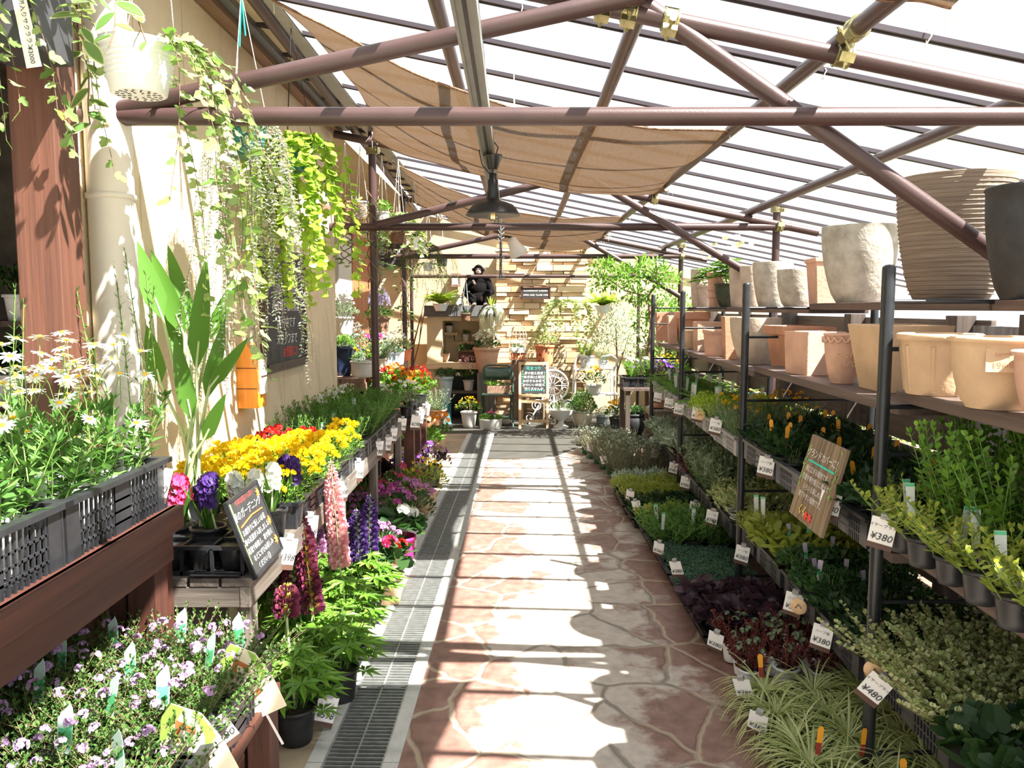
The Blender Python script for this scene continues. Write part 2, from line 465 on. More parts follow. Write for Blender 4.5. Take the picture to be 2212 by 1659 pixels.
def dome(n, R, H, L, W, seed=0, shape='d', z0=0.0, up=0.5, stems=8, flat=0.6, fill=0.35, jit=0.6, z1=None):
    r = random.Random(seed); mb = MB()
    for i in range(n):
        a = r.uniform(0, 2 * PI); q = math.sqrt(r.random())
        h = H * (1 - flat * q * q) * (fill + (1 - fill) * r.random() ** 0.6)
        p = Vector((math.cos(a) * q * R, math.sin(a) * q * R, z0 + h))
        o = Vector((math.cos(a) * q, math.sin(a) * q, 0))
        d = (o * 0.9 + Vector((0, 0, up)) + rv(r) * jit).normalized()
        nn = (Vector((0, 0, 1)) + o * 0.6 + rv(r) * 0.45).normalized()
        k = r.uniform(0.7, 1.15)
        put_leaf(mb, p - d * L * k * 0.4, d, nn, L * k, W * k, shape)
    mb.mi = 1
    for i in range(stems):
        a = r.uniform(0, 2 * PI); q = math.sqrt(r.random()) * 0.85
        e = Vector((math.cos(a) * q * R, math.sin(a) * q * R, z0 + H * (1 - flat * q * q) * 0.92))
        b = Vector((math.cos(a) * q * R * 0.25, math.sin(a) * q * R * 0.25, z0))
        mb.tube([b, (b + e) / 2 + Vector((0, 0, 0.1 * H)), e], max(0.0011, R * 0.012), 3)
    mb.mi = 0
    return mb

def leafy_stems(ns, R, H, L, W, seed=0, z0=0.0, shape='d', pairs=9, lean=0.35, start=0.1, sr=0.0016):
    # upright stems with pairs of leaves, as in mint, oregano, daisies
    r = random.Random(seed); mb = MB()
    for i in range(ns):
        a = r.uniform(0, 2 * PI); q = math.sqrt(r.random())
        b = Vector((math.cos(a) * q * R * 0.5, math.sin(a) * q * R * 0.5, z0))
        h = H * r.uniform(0.7, 1.0)
        e = b + Vector((math.cos(a) * q * R * (0.5 + lean), math.sin(a) * q * R * (0.5 + lean), h))
        m = (b + e) / 2 + rv(r) * (h * 0.06)
        mb.mi = 1; mb.tube([b, m, e], sr, 4, False); mb.mi = 0
        for j in range(pairs):
            t = start + (1 - start) * (j + r.random() * 0.5) / pairs
            t = min(t, 1)
            p = b * (1 - t) ** 2 + m * (2 * t * (1 - t)) + e * t * t
            ang = r.uniform(0, 2 * PI)
            for sgn in (0, PI):
                o = Vector((math.cos(ang + sgn), math.sin(ang + sgn), 0.35 + 0.8 * t * t))
                k = (1.1 - 0.45 * t) * r.uniform(0.8, 1.15)
                put_leaf(mb, p, (o + rv(r) * 0.25).normalized(), (Vector((0, 0, 1)) + rv(r) * 0.35).normalized(), L * k, W * k, shape)
        if True:
            for q2 in range(3): put_leaf(mb, e, (Vector((0, 0, 1)) + rv(r) * 0.7).normalized(), rv(r), L * 0.6, W * 0.6, shape)
    return mb

def blades(n, L, W, seed=0, z0=0.0, droop=1.3, R=0.02, spread=0.75, seg=5):
    r = random.Random(seed); mb = MB()
    for i in range(n):
        a = r.uniform(0, 2 * PI); q = r.random()
        o = Vector((math.cos(a), math.sin(a), 0))
        d = (o * (spread * r.uniform(0.3, 1.0)) + Vector((0, 0, 1))).normalized()
        nn = (Vector((0, 0, 1)) - d * d.z + o * -0.2).normalized()
        mb.leaf(Vector((0, 0, z0)) + o * (R * q), d, nn, L * r.uniform(0.65, 1.1), W, seg, droop * r.uniform(0.6, 1.3), lambda t: min(1, (1 - t) * 2.2) * min(1, 0.5 + t * 3))
    return mb

def fronds(n, L, seed=0, z0=0.0, leaflet=0.03, pairs=14, droop=1.4, W=0.009):
    r = random.Random(seed); mb = MB()
    for i in range(n):
        a = 2 * PI * i / n + r.uniform(-0.3, 0.3)
        o = Vector((math.cos(a), math.sin(a), 0))
        d = (o * r.uniform(0.45, 1.1) + Vector((0, 0, 1))).normalized()
        p = Vector((0, 0, z0)); LL = L * r.uniform(0.7, 1.05); st = LL / pairs
        pts = [p.copy()]
        for j in range(pairs):
            d = (d - Vector((0, 0, droop / pairs * r.uniform(0.8, 1.2)))).normalized()
            p = p + d * st; pts.append(p.copy())
            s = d.cross(Vector((0, 0, 1)))
            if s.length < 1e-3: s = o.cross(Vector((0, 0, 1)))
            s.normalize(); t = j / pairs
            k = leaflet * math.sin(PI * (0.12 + 0.85 * t)) ** 0.7
            for sg in (-1, 1):
                mb.leaf(p, (s * sg + d * 0.45).normalized(), Vector((0, 0, 1)), k, W, 1, 0.2)
        mb.mi = 1; mb.tube(pts, 0.0014, 3, False); mb.mi = 0
    return mb

def trails(n, R, lens, L, W, seed=0, z0=0.0, shape='d', step=0.02, wander=0.25, sr=0.0012, out=0.5, per=2, start=0.0, az=None):
    # hanging strands with leaves
    r = random.Random(seed); mb = MB()
    for i in range(n):
        a = r.uniform(0, 2 * PI) if az is None else r.uniform(*az)
        o = Vector((math.cos(a), math.sin(a), 0))
        p = Vector((0, 0, z0)) + o * R * r.uniform(0.4, 1.0)
        d = (o * out + Vector((0, 0, 0.5))).normalized()
        total = r.uniform(*lens); pts = [p.copy()]; q = 0; k = 0
        dr = Vector((0, 0, 0))
        while q < total:
            dr = dr * 0.8 + rv(r) * wander * 0.35
            d = (d * 0.72 + Vector((0, 0, -0.30)) + dr * 0.35 + o * 0.03).normalized() if q > R else (d + Vector((0, 0, -0.25)) + o * 0.1).normalized()
            p = p + d * step; q += step; pts.append(p.copy()); k += 1
            for j in range(per):
                ang = r.uniform(0, 2 * PI)
                dd = (Vector((math.cos(ang), math.sin(ang), r.uniform(-0.6, 0.3))) + d * 0.3).normalized()
                kk = r.uniform(0.6, 1.15)
                put_leaf(mb, p, dd, (Vector((0, 0, 0.6)) + o * 0.8 + rv(r) * 0.5).normalized(), L * kk, W * kk, shape)
        mb.mi = 1; mb.tube(pts, sr, 3, False); mb.mi = 0
    return mb

# ---- flower heads, each facing +Z at the origin
def h_daisy(s, r, mb=None):
    mb = mb or MB()
    n = 13
    for k in range(n):
        a = 2 * PI * k / n + r.uniform(-0.08, 0.08)
        d = Vector((math.cos(a), math.sin(a), r.uniform(-0.15, 0.15)))
        mb.leaf(d * s * 0.12, d, Vector((0, 0, 1)), s * 0.42, s * 0.14, 2, 0.15, lambda t: 0.6 + 0.4 * math.sin(PI * t) if t < 0.95 else 0.35)
    mb.mi = 1; mb.ball((0, 0, s * 0.03), s * 0.14, 8, 5, (1, 1, 0.6)); mb.mi = 0
    return mb
def h_five(s, r, mb=None, c=(0, 0, 0), d=Vector((0, 0, 1)), n=5):
    mb = mb or MB()
    c = Vector(c); dd, u, v = frame(d)
    a0 = r.uniform(0, 2 * PI)
    for k in range(n):
        a = a0 + 2 * PI * k / n
        q = u * math.cos(a) + v * math.sin(a)
        mb.poly_leaf(c, (q + dd * 0.35).normalized(), dd, s * 0.55, [(0, 0.05), (0.55, 0.42), (0.95, 0.22), (0.95, -0.22), (0.55, -0.42), (0, -0.05)])
    return mb
def h_cluster(s, r, n=14, fs=0.42):
    mb = MB()
    for k in range(n):
        d = rv(r); d.z = abs(d.z) * 0.9 - 0.1
        h_five(s * fs, r, mb, d * s * 0.38 + Vector((0, 0, 0.0)), d.normalized())
    return mb
def h_ruffle(s, r, n=22):
    mb = MB()
    for k in range(n):
        d = rv(r); d.z = abs(d.z) - 0.15
        q = rv(r)
        mb.poly_leaf(d * s * 0.18, (d + q * 0.35).normalized(), q, s * 0.36, [(0, 0.1), (0.5, 0.45), (0.9, 0.4), (1.0, 0.0), (0.9, -0.4), (0.5, -0.45), (0, -0.1)])
    return mb
def h_lupin(h, r, w=0.045):
    mb = MB()
    n = int(h / 0.0165)
    for i in range(n):
        t = i / n
        ww = w * (1 - 0.25 * t) * (1 if t < 0.72 else 1 - (t - 0.72) / 0.28 * 0.72)
        m = 6 if t < 0.8 else 5
        for k in range(m):
            a = 2 * PI * (k + 0.5 * (i % 2)) / m + r.uniform(-0.2, 0.2)
            o = Vector((math.cos(a), math.sin(a), 0))
            p = o * ww * 0.30 + Vector((0, 0, h * t + r.uniform(-0.002, 0.002)))
            q = (o + Vector((0, 0, 0.25))).normalized()
            s = q.cross(Vector((0, 0, 1))).normalized()
            sz = ww * r.uniform(0.55, 0.68)
            mb.mi = 0
            for sg in (-1, 1):
                mb.poly_leaf(p, (q + s * 0.30 * sg).normalized(), s * sg, sz, [(0, 0.08), (0.4, 0.42), (0.85, 0.30), (1.0, 0), (0.85, -0.22), (0.4, -0.28), (0, -0.08)])
            mb.mi = 1
            mb.poly_leaf(p + o * sz * 0.25, (o * 0.55 + Vector((0, 0, 1))).normalized(), o, sz * 0.66, [(0, 0.1), (0.5, 0.55), (0.95, 0.3), (0.95, -0.3), (0.5, -0.55), (0, -0.1)])
    mb.mi = 2; mb.tube([(0, 0, -0.10), (0, 0, h)], 0.004, 5, True, 0.0015); mb.mi = 0
    return mb
def h_hyacinth(h, r, w=0.055):
    mb = MB()
    for i in range(int(h / 0.015)):
        t = i * 0.015 / h
        for k in range(3):
            a = i * 1.1 + 2 * PI * k / 3
            o = Vector((math.cos(a), math.sin(a), 0.15 + 0.6 * t * t))
            h_five(w * 0.95, r, mb, o * w * 0.34 * (1 - 0.4 * t * t) + Vector((0, 0, h * t)), o.normalized(), 6)
    mb.mi = 1; mb.tube([(0, 0, -0.12), (0, 0, h)], 0.005, 5); mb.mi = 0
    return mb
def h_viola(s, r):
    mb = MB()
    for k, a in enumerate((PI / 2 + 0.5, PI / 2 - 0.5, PI - 0.05, 0.05, -PI / 2)):
        q = Vector((math.cos(a), math.sin(a), 0.12))
        mb.poly_leaf((0, 0, 0.002 * k), q, Vector((0, 0, 1)), s * 0.52, [(0, 0.05), (0.5, 0.5), (0.9, 0.4), (1, 0), (0.9, -0.4), (0.5, -0.5), (0, -0.05)])
    mb.mi = 1; mb.ball((0, 0, s * 0.03), s * 0.08, 6, 4); mb.mi = 0
    return mb

CACHE = {}
def cached(key, fn):
    if key not in CACHE: CACHE[key] = fn()
    return CACHE[key]

def pot_mesh(rt, rb, h, mt, rim=0.006, rh=None, sq=0.0, n=20, soil=True, bulge=0.0, thick=None, sx=1.0, flute=0):
    th = thick or max(0.003, rt * 0.06); rh = rh if rh is not None else h * 0.12
    pr = [(rb * 0.96, 0), (rb, h * 0.02)]
    for t in (0.2, 0.4, 0.6, 0.8):
        pr.append((rb + (rt - rb) * t + bulge * math.sin(PI * t), h * t))
    pr += [(rt - (rt - rb) * rh / h, h - rh), (rt + rim, h - rh * 0.9), (rt + rim, h * 0.995), (rt + rim * 0.5, h), (rt - th, h), (rt - th, h * 0.88)]
    pr = [p for i, p in enumerate(pr) if i < 2 or p[1] <= h and not (i in (2, 3, 4, 5) and p[1] > h - rh)]
    mb = MB(); mb.lathe(pr, n, sx=sx, sq=sq, smooth=(n > 10))
    if soil:
        mb.mi = 1
        mb.lathe([(rt - th * 0.9, h * 0.86), (rt * 0.6, h * 0.90), (0.0001, h * 0.91)], n, sx=sx, sq=sq)
    me = mb.mesh('pot', [mt, M['soil']])
    return me

POTS = {
 'black': (0.046, 0.036, 0.085, 'black'), 'white': (0.046, 0.036, 0.085, 'white'), 'green': (0.046, 0.036, 0.085, 'greenpoly'), 'grey': (0.046, 0.036, 0.085, 'dgrey'),
 'bigwhite': (0.06, 0.047, 0.115, 'white'), 'bigblack': (0.075, 0.058, 0.14, 'black'), 'tanpot': (0.072, 0.056, 0.13, 'terracream'), 'pink': (0.075, 0.06, 0.14, 'pinkpot'),
 'terra': (0.075, 0.055, 0.13, 'terra'),
}
def pot(kind):
    a = POTS[kind]
    return cached(('pot', kind), lambda: pot_mesh(a[0], a[1], a[2], M[a[3]]))

# kind: (foliage builder, leaf material, stem material, heads)   heads: (maker, materials, count, spread R, z low, z high, variants, as children)
K = {}
def kind(name, fol, lm, sm='stem', heads=None, nv=2):
    K[name] = dict(fol=fol, lm=lm, sm=sm, heads=heads, nv=nv)

def heads_on(kd, seed):
    maker, mats_, count, R, zl, zh, tilt = kd['heads'][:7]
    r = random.Random(seed * 13 + 5); out = []
    for i in range(count):
        a = 2.4 * i + r.uniform(-0.5, 0.5); q = math.sqrt((i + 0.5) / count) * r.uniform(0.85, 1.1)
        z = zh - (zh - zl) * q * q * r.uniform(0.6, 1.2)
        out.append((Vector((math.cos(a) * q * R, math.sin(a) * q * R, z)), Euler((r.uniform(-tilt, tilt) + tilt * 0.7 * math.sin(a) * -1 * q, r.uniform(-tilt, tilt) + tilt * 0.7 * math.cos(a) * q, r.uniform(0, 6.28))), r.uniform(0.8, 1.15)))
    return out

def plant(name, label, cat, loc, kd, potk='black', s=1.0, group=None, seed=None, pot_h=None, flower='flower', rz=None, foliage_z=None, child_heads=True, plabel=None, nametag=None):
    k = K[kd]
    sd_ = rnd.randrange(k['nv']) if seed is None else seed % k['nv']
    t = thing(name, label, cat, loc, rnd.uniform(0, 6.28) if rz is None else rz, group, s * rnd.uniform(0.93, 1.08))
    z0 = 0.0
    if potk:
        link('pot', pot(potk), t)
        z0 = POTS[potk][2] * 0.88
    if foliage_z is not None: z0 = foliage_z
    fm = cached(('fol', kd, sd_), lambda: k['fol'](sd_ + 11).mesh(kd, [M[k['lm']], M[k['sm']]]))
    link('foliage', fm, t, loc=(0, 0, z0))
    if k['heads']:
        maker, mats_ = k['heads'][0], k['heads'][1]
        pl = heads_on(k, sd_)
        if child_heads:
            hm = [cached(('head', kd, v), lambda v=v: maker(random.Random(v)).mesh(flower, [M[m] for m in mats_])) for v in range(2)]
            for i, (p, e, q) in enumerate(pl):
                o = link(flower, hm[i % 2], t, loc=p + Vector((0, 0, z0)), rot=e); o.scale = (q,) * 3
        else:
            def mk():
                big = MB(); src = maker(random.Random(1))
                for p, e, q in pl:
                    Mx = e.to_matrix(); b = len(big.v)
                    big.v.extend([tuple(Mx @ Vector(w) * q + p) for w in src.v])
                    big.f.extend([tuple(b + i for i in f) for f in src.f]); big.m.extend(src.m); big.s.extend(src.s)
                return big.mesh('blossoms', [M[m] for m in mats_])
            link('blossoms', cached(('heads', kd, sd_), mk), t, loc=(0, 0, z0))
    if nametag:
        o = link('name_stick', nametag_mesh(nametag), t, loc=(rnd.uniform(-0.02, 0.02), -0.03, z0 + {'mint': 0.07, 'round': 0.02, 'orange': 0.055, 'pale': 0.05, 'purple': 0.05}[nametag] * s), rot=(rnd.uniform(-0.2, 0.1), rnd.uniform(-0.12, 0.12), -t.rotation_euler.z + rnd.uniform(-0.7, 0.3)))
        o.scale = (1 / t.scale.x,) * 3
    return t

def nametag_mesh(kind_):
    def mk():
        mb = MB()
        if kind_ == 'mint':      # wavy-topped green printed tag
            pts = [(-0.014, 0), (0.014, 0), (0.016, 0.075), (0.013, 0.095), (0.008, 0.105), (0.004, 0.098), (-0.006, 0.088), (-0.015, 0.076)]
            mb.prism(pts, 0.0008); mb.mi = 1
            mb.prism([(-0.012, 0.012), (0.012, 0.012), (0.014, 0.058), (0.0, 0.052), (-0.013, 0.056)], 0.0014)
            return mb.mesh('name_stick', [M['tagmint'], M['taggreen']])
        if kind_ == 'round':
            pts = [(-0.018, 0), (0.018, 0), (0.020, 0.06)] + [(0.02 * math.cos(a * PI / 6), 0.06 + 0.02 * math.sin(a * PI / 6)) for a in range(1, 6)] + [(-0.02, 0.06)]
            mb.prism(pts, 0.0008); mb.mi = 1
            mb.prism([(-0.015, 0.045), (-0.004, 0.036), (0.002, 0.055), (-0.006, 0.068), (-0.014, 0.062)], 0.0014)
            return mb.mesh('name_stick', [M['paper'], M['taggreen']])
        if kind_ == 'orange':
            pts = [(-0.008, 0), (0.008, 0), (0.010, 0.085), (0.006, 0.095), (-0.006, 0.095), (-0.010, 0.085)]
            mb.prism(pts, 0.0008); mb.mi = 1
            mb.prism([(-0.0085, 0.0), (0.0085, 0.0), (0.0095, 0.04), (-0.0095, 0.04)], 0.0014)
            return mb.mesh('name_stick', [M['tagorange'], M['redleafprint']])
        if kind_ == 'pale':
            mb.prism([(-0.010, 0), (0.010, 0), (0.013, 0.11), (-0.013, 0.11)], 0.0008)
            mb.mi = 1; mb.prism([(-0.0125, 0.100), (0.0125, 0.100), (0.0129, 0.109), (-0.0129, 0.109)], 0.0013)
            return mb.mesh('name_stick', [M['papergrey'], M['taggreen']])
        if kind_ == 'purple':
            mb.prism([(-0.008, 0), (0.008, 0), (0.010, 0.085), (-0.010, 0.085)], 0.0008)
            mb.mi = 1; mb.prism([(-0.0085, 0.02), (0.0085, 0.02), (0.009, 0.045), (-0.009, 0.045)], 0.0013)
            return mb.mesh('name_stick', [M['taglilac'], M['taggreen']])
    return cached(('tag', kind_), mk)
M['tagmint'] = mat('pale_mint_tag', (0.50, 0.66, 0.58), 0.4, var=0.12, scale=30)
M['taggreen'] = mat('green_print', (0.10, 0.50, 0.22), 0.45, var=0.2, scale=40)
M['tagorange'] = mat('orange_tag', (0.80, 0.34, 0.02), 0.5, var=0.08)
M['redleafprint'] = mat('dark_red_print', (0.28, 0.03, 0.02), 0.5)
M['taglilac'] = mat('lilac_tag', (0.42, 0.36, 0.46), 0.5, var=0.1)

# -- kinds
kind('daisy', lambda s: leafy_stems(9, 0.085, 0.22, 0.055, 0.024, s, pairs=8, lean=0.7), 'l_mid')
kind('thyme', lambda s: leafy_stems(60, 0.125, 0.13, 0.017, 0.010, s, pairs=9, lean=0.7, sr=0.0008), 'l_thyme', 'brownstem', (lambda r: h_cluster(0.030, r, 14, 0.36), ['p_lilac'], 9, 0.095, 0.07, 0.145, 0.4))
kind('wallflower', lambda s: dome(420, 0.105, 0.14, 0.026, 0.007, s, flat=0.5), 'l_bright', 'stem', (lambda r: h_ruffle(0.052, r), ['p_yellow'], 12, 0.10, 0.10, 0.17, 0.4))
kind('wallflower_red', lambda s: dome(420, 0.10, 0.13, 0.026, 0.008, s, flat=0.5), 'l_green', 'stem', (lambda r: h_ruffle(0.045, r), ['p_red'], 9, 0.09, 0.10, 0.16, 0.4))
kind('greens', lambda s: leafy_stems(16, 0.09, 0.19, 0.042, 0.012, s, pairs=9, lean=0.6), 'l_mid')
kind('greens_white', lambda s: leafy_stems(16, 0.09, 0.18, 0.040, 0.013, s, pairs=9, lean=0.6), 'l_bright', 'stem', (lambda r: h_cluster(0.032, r, 10, 0.5), ['p_white'], 7, 0.07, 0.15, 0.20, 0.4))
kind('grassgreen', lambda s: blades(70, 0.22, 0.008, s, droop=0.9, R=0.04), 'l_bright')
kind('nasturtium', lambda s: dome(120, 0.17, 0.24, 0.055, 0.05, s, 'round', flat=0.5), 'l_bright', 'stem', (lambda r: h_ruffle(0.06, r, 12), ['p_orange'], 14, 0.16, 0.16, 0.28, 0.5))
kind('nasturtium_red', lambda s: dome(120, 0.17, 0.24, 0.055, 0.05, s, 'round', flat=0.5), 'l_bright', 'stem', (lambda r: h_ruffle(0.06, r, 12), ['p_red'], 14, 0.16, 0.16, 0.28, 0.5))
kind('geranium', lambda s: dome(70, 0.12, 0.18, 0.06, 0.05, s, 'scallop', flat=0.5), 'l_deep')
kind('pinkbush', lambda s: dome(240, 0.13, 0.17, 0.032, 0.014, s), 'l_mid', 'stem', (lambda r: h_cluster(0.045, r, 14, 0.42), ['p_magenta'], 16, 0.125, 0.12, 0.21, 0.5))
kind('mauvebush', lambda s: dome(240, 0.13, 0.15, 0.032, 0.014, s), 'l_deep', 'stem', (lambda r: h_cluster(0.042, r, 14, 0.40), ['p_mauve'], 18, 0.13, 0.10, 0.19, 0.5))
kind('violetbush', lambda s: dome(260, 0.14, 0.14, 0.035, 0.02, s), 'l_purple', 'stem', (lambda r: h_viola(0.045, r), ['p_violet', 'eye'], 16, 0.14, 0.08, 0.16, 0.7))
kind('darkheuchera', lambda s: dome(110, 0.14, 0.12, 0.06, 0.05, s, 'scallop'), 'l_purple')
kind('yellowgreenbush', lambda s: dome(330, 0.15, 0.20, 0.036, 0.013, s), 'l_yellowgreen', 'stem', (lambda r: h_cluster(0.03, r, 8, 0.45), ['p_yellow'], 10, 0.13, 0.14, 0.22, 0.5))
kind('lotus', lambda s: dome(300, 0.16, 0.18, 0.04, 0.01, s), 'l_green', 'stem', (lambda r: h_ruffle(0.045, r, 10), ['p_hotpink'], 9, 0.14, 0.08, 0.19, 0.5))
kind('peachbegonia', lambda s: dome(150, 0.14, 0.17, 0.06, 0.03, s), 'l_green', 'stem', (lambda r: h_ruffle(0.06, r), ['p_peach'], 10, 0.12, 0.14, 0.22, 0.5))
kind('yellowmum', lambda s: dome(150, 0.14, 0.15, 0.05, 0.02, s), 'l_green', 'stem', (lambda r: h_ruffle(0.05, r), ['p_deepyellow'], 14, 0.13, 0.13, 0.20, 0.5))
kind('orangeviola', lambda s: dome(150, 0.13, 0.15, 0.045, 0.02, s), 'l_green', 'stem', (lambda r: h_viola(0.06, r), ['p_orange', 'eye'], 10, 0.12, 0.13, 0.22, 0.7))
kind('yellowviola', lambda s: dome(170, 0.14, 0.17, 0.045, 0.02, s), 'l_green', 'stem', (lambda r: h_viola(0.055, r), ['p_deepyellow', 'p_violet'], 14, 0.13, 0.12, 0.21, 0.8))
kind('lupinleaf', lambda s: dome(34, 0.16, 0.30, 0.105, 0.03, s, 'palm', flat=0.5, stems=16, fill=0.15), 'l_bright')
kind('silverbush', lambda s: leafy_stems(44, 0.15, 0.33, 0.020, 0.008, s, pairs=16, lean=0.6), 'l_greygreen', 'brownstem', (lambda r: h_cluster(0.03, r, 12, 0.35), ['l_silver'], 22, 0.15, 0.22, 0.34, 0.4))
kind('silverleaf', lambda s: dome(90, 0.11, 0.13, 0.065, 0.026, s, flat=0.4), 'l_silver')
kind('silverfine', lambda s: leafy_stems(36, 0.11, 0.19, 0.026, 0.006, s, pairs=12, lean=0.6), 'l_silver')
kind('sedum', lambda s: dome(620, 0.11, 0.09, 0.016, 0.006, s, flat=0.35), 'l_yellowgreen')
kind('lowgreen', lambda s: dome(640, 0.105, 0.045, 0.014, 0.008, s, flat=0.15), 'l_bluegreen')
kind('darkbush', lambda s: dome(170, 0.105, 0.10, 0.040, 0.022, s, flat=0.4), 'l_dark')
kind('deepbush', lambda s: dome(220, 0.105, 0.11, 0.032, 0.017, s, flat=0.4), 'l_deep')
kind('hostalime', lambda s: dome(85, 0.11, 0.11, 0.055, 0.05, s, 'oval', flat=0.4), 'l_yellowgreen')
kind('parsley', lambda s: leafy_stems(24, 0.11, 0.13, 0.034, 0.012, s, pairs=8, lean=0.7), 'l_mid')
kind('ferngreen', lambda s: fronds(16, 0.19, s, leaflet=0.024, W=0.006), 'l_bright')
kind('limebush', lambda s: dome(420, 0.11, 0.12, 0.022, 0.007, s, flat=0.5), 'l_lime')
kind('creambush', lambda s: dome(330, 0.12, 0.16, 0.022, 0.018, s, 'oval', flat=0.4), 'l_cream')
kind('mintvar', lambda s: leafy_stems(15, 0.11, 0.21, 0.034, 0.026, s, pairs=9, shape='oval'), 'l_greygreen')
kind('heuchera_red', lambda s: blades(60, 0.17, 0.014, s, droop=1.8, R=0.03), 'l_redleaf')
kind('greyyellow', lambda s: leafy_stems(34, 0.10, 0.15, 0.028, 0.006, s, pairs=10), 'l_greygreen', 'stem', (lambda r: h_ruffle(0.022, r, 9), ['p_deepyellow'], 5, 0.09, 0.15, 0.20, 0.3))
kind('darktag', lambda s: dome(90, 0.10, 0.12, 0.055, 0.03, s, flat=0.4), 'l_dark')
kind('oregano', lambda s: leafy_stems(15, 0.12, 0.34, 0.034, 0.024, s, pairs=13, shape='oval', lean=0.55), 'l_bright')
kind('oreganolow', lambda s: leafy_stems(16, 0.11, 0.15, 0.028, 0.020, s, pairs=8, shape='oval', lean=0.8), 'l_yellowgreen')
kind('purplebush', lambda s: dome(120, 0.11, 0.10, 0.055, 0.04, s, 'scallop', flat=0.4), 'l_purple')
kind('redstem', lambda s: leafy_stems(17, 0.085, 0.13, 0.024, 0.018, s, pairs=9, shape='oval'), 'l_redleaf', 'brownstem', (lambda r: h_cluster(0.03, r, 6, 0.55), ['l_greygreen'], 6, 0.07, 0.09, 0.14, 0.3))
kind('sedge', lambda s: blades(150, 0.25, 0.0060, s, droop=2.3, R=0.03, spread=1.35, seg=6), 'l_grassy')
kind('wireplant', lambda s: leafy_stems(40, 0.13, 0.12, 0.017, 0.014, s, pairs=12, shape='round', lean=0.9, sr=0.0008), 'l_cream', 'brownstem')
kind('darkround', lambda s: dome(80, 0.13, 0.11, 0.062, 0.055, s, 'scallop', flat=0.4), 'l_dark')
kind('fern', lambda s: fronds(60, 0.31, s, leaflet=0.055, pairs=13, droop=1.15, W=0.020), 'l_lime')
kind('ball', lambda s: dome(1500, 0.20, 0.34, 0.045, 0.015, s, flat=0.75, fill=0.1), 'l_mid')
kind('ballbright', lambda s: dome(500, 0.16, 0.24, 0.035, 0.010, s, flat=0.7, fill=0.1), 'l_mid')
kind('whitepetunia', lambda s: dome(260, 0.20, 0.20, 0.045, 0.02, s), 'l_deep', 'stem', (lambda r: h_ruffle(0.055, r, 14), ['p_white'], 44, 0.21, 0.13, 0.29, 0.6))
kind('pinkpetunia', lambda s: dome(260, 0.21, 0.24, 0.05, 0.022, s), 'l_green', 'stem', (lambda r: h_ruffle(0.06, r, 12), ['p_palepink'], 40, 0.22, 0.14, 0.34, 0.6))
kind('bronze', lambda s: dome(300, 0.20, 0.22, 0.035, 0.015, s), 'l_green', 'brownstem', (lambda r: h_ruffle(0.03, r, 8), ['p_deepyellow'], 40, 0.20, 0.08, 0.24, 0.6))
kind('leucothoe', lambda s: dome(120, 0.16, 0.22, 0.07, 0.03, s), 'l_cream')
kind('variegated', lambda s: dome(200, 0.17, 0.26, 0.06, 0.025, s, flat=0.6), 'l_cream')
kind('greytree', lambda s: leafy_stems(34, 0.22, 0.55, 0.03, 0.008, s, pairs=18, lean=0.7), 'l_greygreen', 'brownstem')
kind('lavendermix', lambda s: dome(180, 0.16, 0.16, 0.05, 0.02, s), 'l_mid', 'stem', (lambda r: h_lupin(0.16, r, 0.03), ['p_lavender', 'p_lilac', 'stem'], 9, 0.13, 0.10, 0.22, 0.2))
kind('pinkmix', lambda s: dome(160, 0.11, 0.15, 0.04, 0.02, s), 'l_greygreen', 'stem', (lambda r: h_ruffle(0.07, r, 30), ['p_magenta'], 4, 0.09, 0.15, 0.22, 0.4))
kind('mixwhite', lambda s: dome(180, 0.12, 0.15, 0.035, 0.016, s), 'l_greygreen', 'stem', (lambda r: h_cluster(0.035, r, 8, 0.5), ['p_white'], 12, 0.11, 0.12, 0.20, 0.5))
kind('limecup', lambda s: dome(240, 0.10, 0.14, 0.03, 0.018, s), 'l_bright')
kind('mixyellow', lambda s: dome(200, 0.10, 0.11, 0.03, 0.012, s), 'l_bright', 'stem', (lambda r: h_viola(0.035, r), ['p_yellow', 'eye'], 7, 0.09, 0.08, 0.14, 0.5))
kind('succulent', lambda s: dome(150, 0.12, 0.09, 0.045, 0.018, s, flat=0.5), 'l_bluegreen')
kind('hellebore', lambda s: dome(26, 0.20, 0.26, 0.14, 0.03, s, 'palm', flat=0.5, stems=12), 'l_green', 'stem', (lambda r: h_five(0.06, r), ['p_cream'], 9, 0.18, 0.26, 0.40, 0.8))
kind('smallgreen', lambda s: dome(90, 0.055, 0.06, 0.022, 0.012, s), 'l_deep')
kind('bigleaf', lambda s: dome(40, 0.10, 0.12, 0.06, 0.035, s), 'l_mid')
# ---------------------------------------------------------------- setting: floor, drain, walls, roof
def slab(name, poly, z0, z1, m, parent=None):
    mb = MB(); n = len(poly)
    mb.add([Vector((x, y, z0)) for x, y in poly] + [Vector((x, y, z1)) for x, y in poly],
           [tuple(range(n - 1, -1, -1)), tuple(range(n, 2 * n))] + [(i, (i + 1) % n, (i + 1) % n + n, i + n) for i in range(n)], False)
    return mb.build(name, m, parent)

